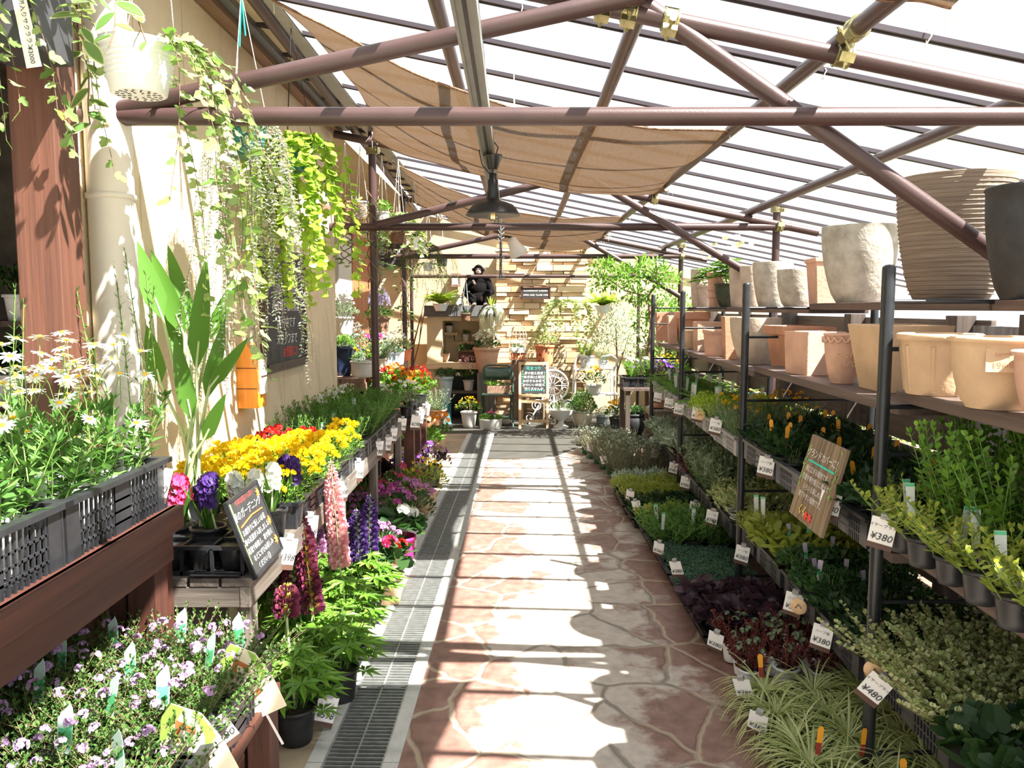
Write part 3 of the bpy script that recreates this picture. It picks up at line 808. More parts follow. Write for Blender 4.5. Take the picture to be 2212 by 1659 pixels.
def flagstone():
    m, t, out = nt('flagstone_paving')
    L = t.links.new
    p = t.nodes.new('ShaderNodeBsdfPrincipled'); p.inputs['Roughness'].default_value = 0.55
    tc = t.nodes.new('ShaderNodeTexCoord')
    wob = N(t, 'ShaderNodeTexNoise', Scale=2.3, Detail=3.0)
    L(tc.outputs['Object'], wob.inputs['Vector'])
    sub = t.nodes.new('ShaderNodeVectorMath'); sub.operation = 'SUBTRACT'; sub.inputs[1].default_value = (0.5, 0.5, 0.5)
    L(wob.outputs['Color'], sub.inputs[0])
    sc = t.nodes.new('ShaderNodeVectorMath'); sc.operation = 'SCALE'; sc.inputs['Scale'].default_value = 0.22
    L(sub.outputs['Vector'], sc.inputs[0])
    ad = t.nodes.new('ShaderNodeVectorMath'); ad.operation = 'ADD'
    L(tc.outputs['Object'], ad.inputs[0]); L(sc.outputs['Vector'], ad.inputs[1])
    ed = t.nodes.new('ShaderNodeTexVoronoi'); ed.voronoi_dimensions = '2D'; ed.feature = 'DISTANCE_TO_EDGE'; ed.inputs['Scale'].default_value = 2.7
    ce = t.nodes.new('ShaderNodeTexVoronoi'); ce.voronoi_dimensions = '2D'; ce.feature = 'F1'; ce.inputs['Scale'].default_value = 2.7
    L(ad.outputs['Vector'], ed.inputs['Vector']); L(ad.outputs['Vector'], ce.inputs['Vector'])
    # wear: worn to grey down the middle of the walk, red brown towards its edges
    sx = t.nodes.new('ShaderNodeSeparateXYZ'); L(tc.outputs['Object'], sx.inputs[0])
    m1 = t.nodes.new('ShaderNodeMath'); m1.operation = 'SUBTRACT'; m1.inputs[1].default_value = 0.34; L(sx.outputs['X'], m1.inputs[0])
    m2 = t.nodes.new('ShaderNodeMath'); m2.operation = 'ABSOLUTE'; L(m1.outputs[0], m2.inputs[0])
    wn = N(t, 'ShaderNodeTexNoise', Scale=2.6, Detail=5.0, Roughness=0.62); L(tc.outputs['Object'], wn.inputs['Vector'])
    m3 = t.nodes.new('ShaderNodeMath'); m3.operation = 'MULTIPLY_ADD'; m3.inputs[1].default_value = -1.05; L(m2.outputs[0], m3.inputs[0])
    m4 = t.nodes.new('ShaderNodeMath'); m4.operation = 'MULTIPLY_ADD'; m4.inputs[1].default_value = 1.9; m4.inputs[2].default_value = -0.40; L(wn.outputs['Fac'], m4.inputs[0]); 
    L(m4.outputs[0], m3.inputs[2])
    # each stone keeps some of its own colour
    sepc = t.nodes.new('ShaderNodeSeparateColor'); L(ce.outputs['Color'], sepc.inputs[0])
    m5 = t.nodes.new('ShaderNodeMath'); m5.operation = 'MULTIPLY_ADD'; m5.inputs[1].default_value = 0.30; m5.inputs[2].default_value = -0.10; L(sepc.outputs[0], m5.inputs[0])
    m6 = t.nodes.new('ShaderNodeMath'); m6.operation = 'ADD'; L(m3.outputs[0], m6.inputs[0]); L(m5.outputs[0], m6.inputs[1])
    wr = ramp(t, [(0.16, (0, 0, 0)), (0.34, (1, 1, 1))]); L(m6.outputs[0], wr.inputs['Fac'])
    fn = N(t, 'ShaderNodeTexNoise', Scale=16.0, Detail=5.0); L(tc.outputs['Object'], fn.inputs['Vector'])
    red = ramp(t, [(0.3, (0.150, 0.076, 0.060)), (0.7, (0.245, 0.140, 0.112))]); L(fn.outputs['Fac'], red.inputs['Fac'])
    gry = ramp(t, [(0.3, (0.36, 0.31, 0.27)), (0.7, (0.50, 0.45, 0.40))]); L(fn.outputs['Fac'], gry.inputs['Fac'])
    mx = t.nodes.new('ShaderNodeMixRGB'); L(wr.outputs['Color'], mx.inputs['Fac']); L(red.outputs['Color'], mx.inputs['Color1']); L(gry.outputs['Color'], mx.inputs['Color2'])
    gr = ramp(t, [(0.018, (1, 1, 1)), (0.040, (0, 0, 0))]); L(ed.outputs['Distance'], gr.inputs['Fac'])
    # joint: paler mortar in the red stones, darker in the worn ones
    jc = t.nodes.new('ShaderNodeMixRGB'); jc.inputs['Color1'].default_value = (0.34, 0.27, 0.20, 1); jc.inputs['Color2'].default_value = (0.21, 0.185, 0.155, 1)
    L(wr.outputs['Color'], jc.inputs['Fac'])
    m7 = t.nodes.new('ShaderNodeMixRGB'); L(gr.outputs['Color'], m7.inputs['Fac']); L(mx.outputs['Color'], m7.inputs['Color1']); L(jc.outputs['Color'], m7.inputs['Color2'])
    L(m7.outputs['Color'], p.inputs['Base Color'])
    hh = ramp(t, [(0.0, (0, 0, 0)), (0.06, (1, 1, 1))]); L(ed.outputs['Distance'], hh.inputs['Fac'])
    bp = N(t, 'ShaderNodeBump', Strength=0.5, Distance=0.012); L(hh.outputs['Color'], bp.inputs['Height'])
    b2 = N(t, 'ShaderNodeBump', Strength=0.25, Distance=0.01); L(fn.outputs['Fac'], b2.inputs['Height']); L(bp.outputs['Normal'], b2.inputs['Normal'])
    L(b2.outputs['Normal'], p.inputs['Normal'])
    L(p.outputs['BSDF'], out.inputs['Surface'])
    return m
M['flag'] = flagstone()
M['concrete'] = mat('tan_concrete', (0.30, 0.235, 0.16), 0.85, var=0.2, scale=3, bump=0.25, bscale=60)
M['asphalt'] = mat('grey_green_screed', (0.042, 0.040, 0.033), 0.85, var=0.2, scale=5, bump=0.35, bscale=90)
M['ground'] = mat('outside_ground', (0.34, 0.31, 0.24), 0.95, var=0.2)
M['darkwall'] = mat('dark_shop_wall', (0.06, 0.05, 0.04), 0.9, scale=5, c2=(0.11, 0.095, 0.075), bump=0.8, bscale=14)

def xy(px, py):
    p = atZ(px, py, 0); return Vector((p.x, p.y))
DL0, DL1, DR0, DR1 = xy(660, 1655), xy(1010, 937), xy(860, 1655), xy(1068, 937)
def along(a, b, y): return a.x + (b.x - a.x) * (y - a.y) / (b.y - a.y)
def dl(y): return along(DL0, DL1, y)
def dr(y): return along(DR0, DR1, y)
YE = DL1.y
fb = [xy(1062, 991), xy(1163, 991), xy(1205, 984), xy(1262, 962)]
floor = slab('floor', [(dr(0.2), 0.2), (4.2, 0.2), (4.2, fb[3].y + 0.25)] + [(p.x, p.y) for p in reversed(fb)] + [(dr(fb[0].y), fb[0].y)], -0.12, 0.0, M['flag']); struct(floor)
fs = slab('floor_strip', [(-3.4, 0.2), (dl(0.2), 0.2), (dl(YE), YE), (-3.4, YE)], -0.12, 0.0, M['concrete']); struct(fs)
ff = slab('floor_far', [(dr(fb[0].y), fb[0].y)] + [(p.x, p.y) for p in fb] + [(4.2, fb[3].y + 0.25), (4.2, 13.0), (-3.4, 13.0), (-3.4, YE), (dr(YE), YE)], -0.12, 0.0, M['asphalt']); struct(ff)
g = slab('ground', [(-30, -14), (34, -14), (34, 60), (-30, 60)], -0.30, -0.14, M['ground']); struct(g)
dbed = slab('drain_channel', [(dl(0.2), 0.2), (dr(0.2), 0.2), (dr(YE), YE), (dl(YE), YE)], -0.13, -0.09, M['black']); struct(dbed)
for nm, fa, sg in (('trim_drain_left', dl, 1), ('trim_drain_right', dr, -1)):
    w = 0.055 * sg
    mb = MB()
    for k in range(8):
        y0, y1 = 0.2 + (YE - 0.2) * k / 8 + 0.004, 0.2 + (YE - 0.2) * (k + 1) / 8
        mb.add([(fa(y0), y0, -0.09), (fa(y0) + w, y0, -0.09), (fa(y0) + w, y0, 0.004), (fa(y0), y0, 0.004),
                (fa(y1), y1, -0.09), (fa(y1) + w, y1, -0.09), (fa(y1) + w, y1, 0.004), (fa(y1), y1, 0.004)],
               [(0, 1, 2, 3), (7, 6, 5, 4), (0, 4, 5, 1), (1, 5, 6, 2), (2, 6, 7, 3), (3, 7, 4, 0)])
    struct(mb.build(nm, M['kerb'] if 'kerb' in M else mat('pale_kerb', (0.40, 0.40, 0.38), 0.8, var=0.12, bump=0.2)))
# grates: one per metre
ga = math.atan2((DL1 - DL0).x, (DL1 - DL0).y)
GW = (dr(5) - dl(5)) - 0.115
def grate_mesh():
    mb = MB(); n = 38; L = 0.992
    for k in range(n):
        y = -L / 2 + (k + 0.5) * L / n
        mb.box((0, y, -0.006), (GW, 0.0060, 0.010))
    for x in (-GW / 2 + 0.004, 0, GW / 2 - 0.004): mb.box((x, 0, -0.011), (0.007, L, 0.022))
    return mb.mesh('bars', M['galv'])
gm = grate_mesh(); k = 0
yc = 0.75
gl = []
while yc < YE - 0.45:
    xc = (dl(yc) + dr(yc)) / 2
    o = link('drain_grate', gm, None, loc=(xc, yc, 0.0), rot=(0, 0, -ga)); gl.append(o); yc += 1.0 * math.cos(ga)
yr = yc - 0.5 * math.cos(ga)
if YE - yr > 0.1:
    yc = (yr + YE) / 2; o = link('drain_grate', gm, None, loc=((dl(yc) + dr(yc)) / 2, yc, 0.0), rot=(0, 0, -ga)); o.scale = (1, (YE - yr) * 0.99, 1); gl.append(o)
for i, o in enumerate(gl):
    tag(o, f'steel slotted drain grate in the gutter beside the aisle, {ORD[i]} length from the near end', 'grate', 'drain grates')

# walls
WX = -1.40
mb = MB(); y = 2.60
while y < 6.33:
    y1 = min(y + 0.455, 6.36)
    mb.box((WX - 0.05, (y + y1 - 0.006) / 2, 1.478), (0.10, y1 - y - 0.006, 2.956)); y = y1
mb.mi = 1; mb.box((WX - 0.075, 4.48, 1.475), (0.12, 3.75, 2.945))
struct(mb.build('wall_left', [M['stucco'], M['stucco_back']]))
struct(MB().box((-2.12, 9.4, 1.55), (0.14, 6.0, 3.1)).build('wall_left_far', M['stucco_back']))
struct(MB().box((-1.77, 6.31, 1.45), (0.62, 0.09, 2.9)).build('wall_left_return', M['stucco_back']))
BY = 12.2
mb = MB()
def rz_(x): return 2.75 - 0.2 * x
mb.add([(-2.2, BY, -0.1), (3.9, BY, -0.1), (3.9, BY, rz_(3.9) - 0.02), (-2.2, BY, rz_(-2.2) - 0.02), (-2.2, BY + 0.15, -0.1), (3.9, BY + 0.15, -0.1), (3.9, BY + 0.15, rz_(3.9) - 0.02), (-2.2, BY + 0.15, rz_(-2.2) - 0.02)],
       [(0, 1, 2, 3), (7, 6, 5, 4), (0, 4, 5, 1), (1, 5, 6, 2), (2, 6, 7, 3), (3, 7, 4, 0)])
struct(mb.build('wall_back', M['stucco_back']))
# split-face stone cladding
M['ledge'] = leafm('honey_ledgestone', (0.42, 0.26, 0.14), (0.66, 0.52, 0.36), 0.0, 0.9, (0.56, 0.36, 0.20))
mb = MB(); r = random.Random(3); z = 0.0
SX0, SX1, SYF = -0.22, 1.10, 11.95
while z < 2.48:
    h = r.choice((0.045, 0.06, 0.075, 0.09)); x = SX0 - r.uniform(0, 0.05)
    while x < SX1:
        l = r.uniform(0.14, 0.42); x1 = min(x + l, SX1 + r.uniform(0, 0.03))
        pr = r.uniform(0.0, 0.055)
        mb.box(((x + x1) / 2, SYF - pr / 2 + 0.06, z + h / 2), (x1 - x - 0.006, 0.14 + pr, h - 0.006), (r.uniform(-0.03, 0.03), r.uniform(-0.012, 0.012), r.uniform(-0.03, 0.03)))
        x = x1
    z += h
struct(mb.build('wall_back_stone', M['ledge'], bevel=0.006))
struct(MB().box(((SX0 + SX1) / 2, SYF + 0.16, 1.24), (SX1 - SX0 - 0.04, 0.2, 2.48)).build('wall_back_core', M['stucco_back']))
# shop front at the far left: dark inside behind the timber post
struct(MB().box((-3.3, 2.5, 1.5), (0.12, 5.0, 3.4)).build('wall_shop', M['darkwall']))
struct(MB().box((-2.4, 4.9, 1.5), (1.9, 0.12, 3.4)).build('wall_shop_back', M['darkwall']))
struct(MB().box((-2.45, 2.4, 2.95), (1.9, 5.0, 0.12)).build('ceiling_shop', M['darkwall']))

# right boundary: fence of boards with gaps, concrete panels near the middle
FX = 2.42
fence = thing('board_fence', 'dark brown board fence with gaps behind the right hand racks', 'fence', (FX, 7.6, 0))
mb = MB()
for z in (0.14, 0.40, 0.66, 0.90, 1.17, 1.43): mb.box((0, 0.46, z), (0.025, 8.1, 0.215 if z != 1.17 else 0.20))
mb.build('boards', M['fence'], fence)
for k in range(7):
    MB().box((-0.06, -3.4 + k * 1.3, 0.78), (0.10, 0.11, 1.56)).build('post', M['fencez'], fence)
fence2 = thing('panel_fence', 'weathered pale concrete panel fence behind the nearest rack', 'fence', (FX, 2.4, 0))
M['panel'] = mat('streaked_concrete_panel', (0.16, 0.15, 0.145), 0.9, scale=7, c2=(0.33, 0.32, 0.31), stretch=(1, 3, 0.5), bump=0.3, bscale=20)
for k in range(6):
    MB().box((0, -1.75 + k * 0.66, 0.75), (0.05, 0.56, 1.52)).build('panel', M['panel'], fence2)
    MB().box((-0.05, -2.08 + k * 0.66, 0.78), (0.09, 0.08, 1.58)).build('post', M['fencez'], fence2)

# hedge and trees outside the fence
M['hedge'] = leafm('hedge_leaf', (0.10, 0.20, 0.03), (0.34, 0.46, 0.10))
for i, (yy, hh) in enumerate(((2.6, 1.25), (4.4, 1.2), (6.4, 1.3), (8.6, 1.25), (10.8, 1.3))):
    o = dome(700, 0.75, hh, 0.11, 0.06, 40 + i, flat=0.35, fill=0.05, stems=8)
    ob = o.build('hedge_shrub', [M['hedge'], M['brownstem']], None, loc=(3.65, yy, -0.14))
    tag(ob, f'bright green shrub seen through the fence gaps, {ORD[i]} from the near end', 'shrub', 'shrubs outside the fence')

# ---------------------------------------------------------------- roof
def roofmat():
    m, t, out = nt('clear_roof_sheet')
    tr = t.nodes.new('ShaderNodeBsdfTransparent'); tr.inputs['Color'].default_value = (0.965, 0.975, 0.985, 1)
    gl_ = t.nodes.new('ShaderNodeBsdfGlossy'); gl_.inputs['Roughness'].default_value = 0.12
    tl = t.nodes.new('ShaderNodeBsdfTranslucent'); tl.inputs['Color'].default_value = (0.9, 0.93, 0.95, 1)
    a = t.nodes.new('ShaderNodeMixShader'); a.inputs['Fac'].default_value = 0.05
    b = t.nodes.new('ShaderNodeMixShader'); b.inputs['Fac'].default_value = 0.04
    t.links.new(tr.outputs[0], a.inputs[1]); t.links.new(tl.outputs[0], a.inputs[2])
    t.links.new(a.outputs[0], b.inputs[1]); t.links.new(gl_.outputs[0], b.inputs[2])
    t.links.new(b.outputs[0], out.inputs['Surface'])
    return m
M['roof'] = roofmat()
RX0, RX1 = -1.32, 4.6
mb = MB()
for yy in (0.2,):
    a = 0.035
    mb.add([(RX0, 0.1, rz_(RX0) + a), (RX1, 0.1, rz_(RX1) + a), (RX1, 12.35, rz_(RX1) + a), (RX0, 12.35, rz_(RX0) + a)], [(0, 1, 2, 3)])
struct(mb.build('roof', M['roof']))
def barmesh():
    mb = MB()
    for dy in (-0.013, 0.013): mb.bar((RX0, dy, rz_(RX0) + 0.008), (RX1, dy, rz_(RX1) + 0.008), 0.009, 0.018, (0, 0, 1))
    mb.mi = 1; mb.bar((RX0, 0, rz_(RX0) + 0.012), (RX1, 0, rz_(RX1) + 0.012), 0.016, 0.006, (0, 0, 1))
    return mb.mesh('glazing_bar', [M['bar'], M['barlight']])
bm_ = barmesh()
for k in range(25):
    o = link('glazing_bar', bm_, None, loc=(0, 0.84 + 0.47 * k, 0))
    tag(o, f'thin dark glazing bar across the clear roof, {ORD[k]} from the near end', 'roof bar', 'roof glazing bars')

# scaffold pipes
PR = 0.0295
def pipe(name, label, a, b, r=PR, cat='pipe', group='brown roof pipes'):
    a = Vector(a); b = Vector(b)
    o = MB().tube([a, b], r, 18).build(name, M['pipe'])
    return tag(o, label, cat, group)
FR = [2.66, 6.2, 9.7]
near = ['nearest', 'middle', 'farthest']
for i, y in enumerate(FR):
    w = near[i]
    x0 = (-1.42, -1.40, -1.40)[i]
    pipe('tie_pipe', f'level brown pipe spanning the aisle in the {w} roof frame', (x0, y, 2.22), (2.14, y, 2.22))
    pole_x = (-1.304, -1.075, -1.31)[i]
    pipe('pole', f'upright brown pole beside the left wall in the {w} roof frame', (pole_x, y + 0.06, 0.0), (pole_x, y + 0.06, rz_(pole_x) - 0.02), cat='pole')
    pipe('post', f'upright brown pole behind the right hand racks in the {w} roof frame', (2.05, y + 0.06, 0.0), (2.05, y + 0.06, 2.40 if i else 2.3), cat='pole')
    pipe('chord_pipe', f'brown pipe sloping with the roof in the {w} roof frame', (-1.35, y + (0.0 if i else 0.06), 2.565 + 0.2 * 1.75), (2.35, y + (0.0 if i else 0.06), 2.565 - 0.2 * 1.95))
    if i == 0:
        pipe('brace_pipe', 'brown brace rising from the left pole to the roof in the nearest roof frame', (-1.36, y + 0.0, 2.225), (0.42, y - 0.0, 2.60))
        pipe('brace_pipe', 'brown brace falling steeply to the right past the big ribbed pot', (0.42, y + 0.06, 2.60), (2.05, y + 0.06, 1.50))
    else:
        pipe('brace_pipe', f'brown brace rising from the left pole to the roof in the {w} roof frame', (pole_x + 0.05, y - 0.06, 2.23), (0.40, y - 0.06, 2.58))
        pipe('brace_pipe', f'brown brace falling steeply to the right in the {w} roof frame', (0.62, y - 0.06, 2.56), (2.02, y - 0.06, 1.74))
BP = 11.2
pipe('rail_pipe', 'level brown pipe low in front of the back wall, ferns hang from it', (-1.42, BP, 2.04), (1.85, BP, 2.04), 0.024)
pipe('post', 'upright brown pole at the right end of the back rail', (1.78, BP + 0.05, 0), (1.78, BP + 0.05, 2.30), 0.024, 'pole')
pipe('post', 'thin brown pole at the left end of the back rail', (-1.41, BP + 0.05, 0), (-1.41, BP + 0.05, 2.4), 0.024, 'pole')
LG = [(-1.06, -1.36, 2.95, 'along the gutter'), (-0.30, -0.20, 2.73, 'left of the lighting track'), (0.42, 0.55, 2.62, 'right of the lighting track'), (1.09, 1.09, 2.48, 'at the right edges of the shade cloths'), (1.80, 1.86, 2.335, 'over the right hand racks')]
for x0, x1, z, w in LG:
    pipe('long_pipe', f'brown pipe running lengthwise under the roof {w}', (x0, 1.0, z), (x1, 12.0, z))

# clamps
def clamp_proto():
    mb = MB(); mb.lathe([(PR + 0.0005, -0.026), (PR + 0.006, -0.026), (PR + 0.006, 0.026), (PR + 0.0005, 0.026)], 16, smooth=False)
    for z in (-0.021, 0.021): mb.lathe([(PR + 0.0055, z - 0.004), (PR + 0.0085, z - 0.002), (PR + 0.0085, z + 0.002), (PR + 0.0055, z + 0.004)], 16)
    mb.box((PR + 0.018, 0, 0), (0.026, 0.030, 0.048)); mb.box((-PR - 0.008, 0, 0), (0.016, 0.034, 0.05))
    b = MB(); b.tube([(PR + 0.020, -0.042, 0), (PR + 0.020, 0.036, 0)], 0.0055, 8); b.tube([(PR + 0.020, -0.046, 0), (PR + 0.020, -0.030, 0)], 0.0115, 6); b.tube([(PR + 0.020, 0.016, 0), (PR + 0.020, 0.024, 0)], 0.011, 6)
    return mb.mesh('collar', M['zinc']), b.mesh('bolt', M['zinc'])
CL = clamp_proto()
def clamp(p, axis, side, lab):
    z = Vector(axis).normalized(); x = Vector(side); x = (x - z * x.dot(z)).normalized(); y = z.cross(x)
    t = thing('pipe_clamp', lab, 'clamp', p, Matrix((x, y, z)).transposed().to_euler(), 'zinc pipe clamps')
    link('collar', CL[0], t); link('bolt', CL[1], t)
    return t
YF = FR[0] + 0.06; SL = (1, 0, -0.2); UPZ = (0, 0, 1); DN = (0.3, -0.6, -1)
def cz(x): return 2.565 - 0.2 * (x - 0.4)
clamp((-1.304, YF, 2.285), UPZ, (0.5, -1, 0), 'brassy clamp on the left pole above the level pipe beside the white hanging pot')
clamp((-1.315, FR[0], 2.22), (1, 0, 0), (0, -0.6, -0.7), 'brassy clamp around the level pipe end under the white hanging pot')
for x, lab in ((0.30, 'brassy clamp at the top of the picture, left of three'), (0.385, 'brassy clamp at the top of the picture, middle of three'), (0.52, 'brassy clamp at the head of the steep right brace')):
    clamp((x, YF, cz(x)), SL, DN, lab)
clamp((1.09, YF, cz(1.09)), SL, (0.2, -1, -0.4), 'brassy clamp on the sloping pipe under the near shade cloth')
clamp((1.09, YF - 0.11, 2.48), (0, 1, 0), (-1, 0, -0.6), 'brassy clamp on the lengthwise pipe right of the near shade cloth')
clamp((2.05, FR[1], 2.22), (1, 0, 0), (0, -1, 0.2), 'brassy clamp on the level pipe at the middle right pole')
clamp((2.05, FR[1] + 0.06, 2.36), UPZ, (1, -0.8, 0), 'brassy clamp at the top of the middle right pole')
clamp((2.05, FR[2], 2.22), (1, 0, 0), (0, -1, 0.2), 'brassy clamp on the level pipe at the farthest right pole')
clamp((2.05, FR[2] + 0.06, 2.35), UPZ, (1, -0.8, 0), 'brassy clamp at the top of the farthest right pole')
clamp((1.09, FR[1], cz(1.09)), SL, (0, -1, -0.3), 'brassy clamp at the far right corner of the largest shade cloth')
clamp((-1.075, FR[1] + 0.06, 2.80), UPZ, (1, -0.5, 0), 'brassy clamp at the top of the middle left pole')

# gutter and fascia along the left wall
mb = MB(); mb.box((WX + 0.03, 4.45, 2.972), (0.09, 3.9, 0.05)); tr1 = mb.build('trim_1', M['counter'])
struct(tr1)
mb = MB(); mb.box((WX + 0.10, 4.45, 3.01), (0.05, 3.9, 0.06)); struct(mb.build('trim_2', mat('blue_grey_metal', (0.16, 0.18, 0.21), 0.4, 0.3), bevel=0.004))
mb = MB(); mb.box((WX + 0.185, 6.6, 3.025), (0.14, 11.2, 0.02)); struct(mb.build('trim_3', M['stucco']))
mb = MB()
mb.box((WX + 0.27, 6.6, 3.00), (0.012, 11.2, 0.09)); mb.box((WX + 0.31, 6.6, 2.96), (0.08, 11.2, 0.012)); mb.box((WX + 0.35, 6.6, 2.99), (0.012, 11.2, 0.06))
struct(mb.build('trim_4', M['alu']))
mb = MB(); mb.box((-1.85, 9.3, 3.02), (0.9, 6.0, 0.05)); struct(mb.build('trim_5', M['stucco_back']))

# lighting track and lamps
tk = thing('lighting_track', 'grey metal lighting track running down the roof above the aisle', 'lighting track', (-0.13, 5.0, 2.44))
mb = MB(); mb.box((0, 0, 0.028), (0.070, 8.4, 0.012)); mb.box((-0.030, 0, 0), (0.010, 8.4, 0.06)); mb.box((0.030, 0, 0), (0.010, 8.4, 0.06)); mb.box((0, 0, -0.006), (0.05, 8.4, 0.02))
mb.build('channel', M['alu'], tk)
mb = MB(); mb.box((0, 0, -0.018), (0.012, 8.4, 0.006)); mb.build('slot', M['black'], tk)
for yy in (-3.4, -1.2, 1.2, 3.6): MB().tube([(0, yy, 0.03), (0, yy, 0.33)], 0.006, 6).build('hanger', M['alu'], tk)
lp = thing('pendant_lamp', 'black enamel warehouse pendant lamp with a glowing filament bulb', 'lamp', (-0.103, 4.36, 2.095), scale=0.815)
MB().lathe([(0.178, 0.0), (0.181, 0.004), (0.176, 0.012), (0.160, 0.040), (0.135, 0.070), (0.090, 0.088), (0.050, 0.100), (0.042, 0.115), (0.040, 0.15), (0.034, 0.175), (0.033, 0.23), (0.026, 0.235), (0.024, 0.275), (0.004, 0.28)], 40).build('shade', M['blackmetal'], lp)
MB().lathe([(0.176, 0.002), (0.157, 0.036), (0.131, 0.066), (0.088, 0.083), (0.03, 0.092), (0.001, 0.092)], 40).build('shade_lining', mat('cream_enamel', (0.78, 0.76, 0.66), 0.4), lp)
def glassmat():
    m, t, out = nt('bulb_glass')
    a = t.nodes.new('ShaderNodeBsdfTransparent'); b = t.nodes.new('ShaderNodeBsdfGlossy'); b.inputs['Roughness'].default_value = 0.03
    f = t.nodes.new('ShaderNodeMixShader'); f.inputs['Fac'].default_value = 0.14
    t.links.new(a.outputs[0], f.inputs[1]); t.links.new(b.outputs[0], f.inputs[2]); t.links.new(f.outputs[0], out.inputs['Surface'])
    return m
M['bulb'] = glassmat()
def emit(name, c, s):
    m, t, out = nt(name); e = t.nodes.new('ShaderNodeEmission'); e.inputs['Color'].default_value = c4(c); e.inputs['Strength'].default_value = s
    t.links.new(e.outputs[0], out.inputs['Surface']); return m
M['filament'] = emit('warm_filament', (1.0, 0.55, 0.12), 3.0)
bulb = MB().lathe([(0.001, -0.04), (0.022, -0.032), (0.032, -0.012), (0.030, 0.010), (0.018, 0.035), (0.013, 0.05), (0.013, 0.085)], 18).build('bulb', M['bulb'], lp)
mb = MB()
for k in range(6):
    a = k * PI / 3; mb.tube([(0.005 * math.cos(a), 0.005 * math.sin(a), 0.03), (0.012 * math.cos(a), 0.012 * math.sin(a), -0.02)], 0.0022, 5)
mb.build('filament', M['filament'], bulb)
MB().lathe([(0.030, 0.30), (0.034, 0.305), (0.062, 0.385), (0.064, 0.392), (0.030, 0.395)], 24).build('ceiling_cup', M['blackmetal'], lp)
mb = MB(); mb.tube([(0, 0, 0.27), (0, 0, 0.31)], 0.005, 6)
mb.tube([(-0.02, 0, 0.27), (-0.07, 0, 0.33), (-0.09, 0, 0.42), (-0.05, -0.03, 0.47), (0.0, -0.05, 0.44)], 0.004, 6)
mb.tube([(0.02, 0, 0.39), (0.035, -0.02, 0.44), (0.01, -0.03, 0.47)], 0.004, 6)
mb.build('cord', M['blackcord'], lp)
sp = thing('spot_lamp', 'small white cone spotlight on the track beyond the pendant lamp', 'lamp', (0.03, 8.85, 2.28))
MB().lathe([(0.03, 0.10), (0.055, 0.08), (0.062, 0.02), (0.105, -0.10), (0.10, -0.10)], 24).build('shade', M['white'], sp, rot=(0.35, -0.5, 0))
mb = MB(); mb.tube([(-0.03, 0, 0.10), (-0.15, 0, 0.10), (-0.16, 0, 0.14)], 0.012, 8); mb.ball((-0.05, 0, 0.11), 0.035); mb.build('arm', M['blackmetal'], sp)
sb = thing('bulb_string', 'string of clear glass globes hanging on black cord from the middle roof pipe', 'bulb string', (-0.088, 6.13, 2.2))
MB().tube([(0, 0.07, 0.03), (0, 0.0, 0.0), (0.004, 0, -0.12), (0, 0, -0.38)], 0.010, 8).build('cord', M['blackcord'], sb)
for z in (-0.16, -0.23, -0.29, -0.35):
    MB().ball((0, 0, z), 0.034, 16, 10).build('globe', M['bulb'], sb)
mb = MB()
for k in range(9): mb.tube([(0, 0, -0.02 - 0.01 * k), (0.03 * math.cos(k * 2.1), 0.03 * math.sin(k * 2.1), 0.01 - 0.012 * k)], 0.002, 4)
mb.build('twine', M['cord'], sb)

# shade cloths
def clothmat():
    m, t, out = nt('brown_shade_cloth')
    L = t.links.new
    tc = t.nodes.new('ShaderNodeTexCoord')
    wv = t.nodes.new('ShaderNodeTexWave'); wv.wave_type = 'BANDS'; wv.bands_direction = 'X'; wv.inputs['Scale'].default_value = 26; wv.inputs['Distortion'].default_value = 1.5; wv.inputs['Detail'].default_value = 2
    L(tc.outputs['UV'], wv.inputs['Vector'])
    ns = N(t, 'ShaderNodeTexNoise', Scale=70.0, Detail=3.0); mp = t.nodes.new('ShaderNodeMapping'); mp.inputs['Scale'].default_value = (4, 0.6, 1)
    L(tc.outputs['UV'], mp.inputs['Vector']); L(mp.outputs['Vector'], ns.inputs['Vector'])
    rp = ramp(t, [(0.3, (0.150, 0.098, 0.060)), (0.7, (0.29, 0.205, 0.135))]); L(ns.outputs['Fac'], rp.inputs['Fac'])
    d = t.nodes.new('ShaderNodeBsdfDiffuse'); L(rp.outputs['Color'], d.inputs['Color'])
    tl = t.nodes.new('ShaderNodeBsdfTranslucent'); L(rp.outputs['Color'], tl.inputs['Color'])
    a = t.nodes.new('ShaderNodeMixShader'); a.inputs['Fac'].default_value = 0.5; L(d.outputs[0], a.inputs[1]); L(tl.outputs[0], a.inputs[2])
    tr = t.nodes.new('ShaderNodeBsdfTransparent')
    hr = ramp(t, [(0.35, (0.22, 0.22, 0.22)), (0.75, (0.03, 0.03, 0.03))]); L(ns.outputs['Fac'], hr.inputs['Fac'])
    b = t.nodes.new('ShaderNodeMixShader'); L(hr.outputs['Color'], b.inputs['Fac']); L(a.outputs[0], b.inputs[1]); L(tr.outputs[0], b.inputs[2])
    L(b.outputs[0], out.inputs['Surface'])
    return m
M['cloth'] = clothmat()
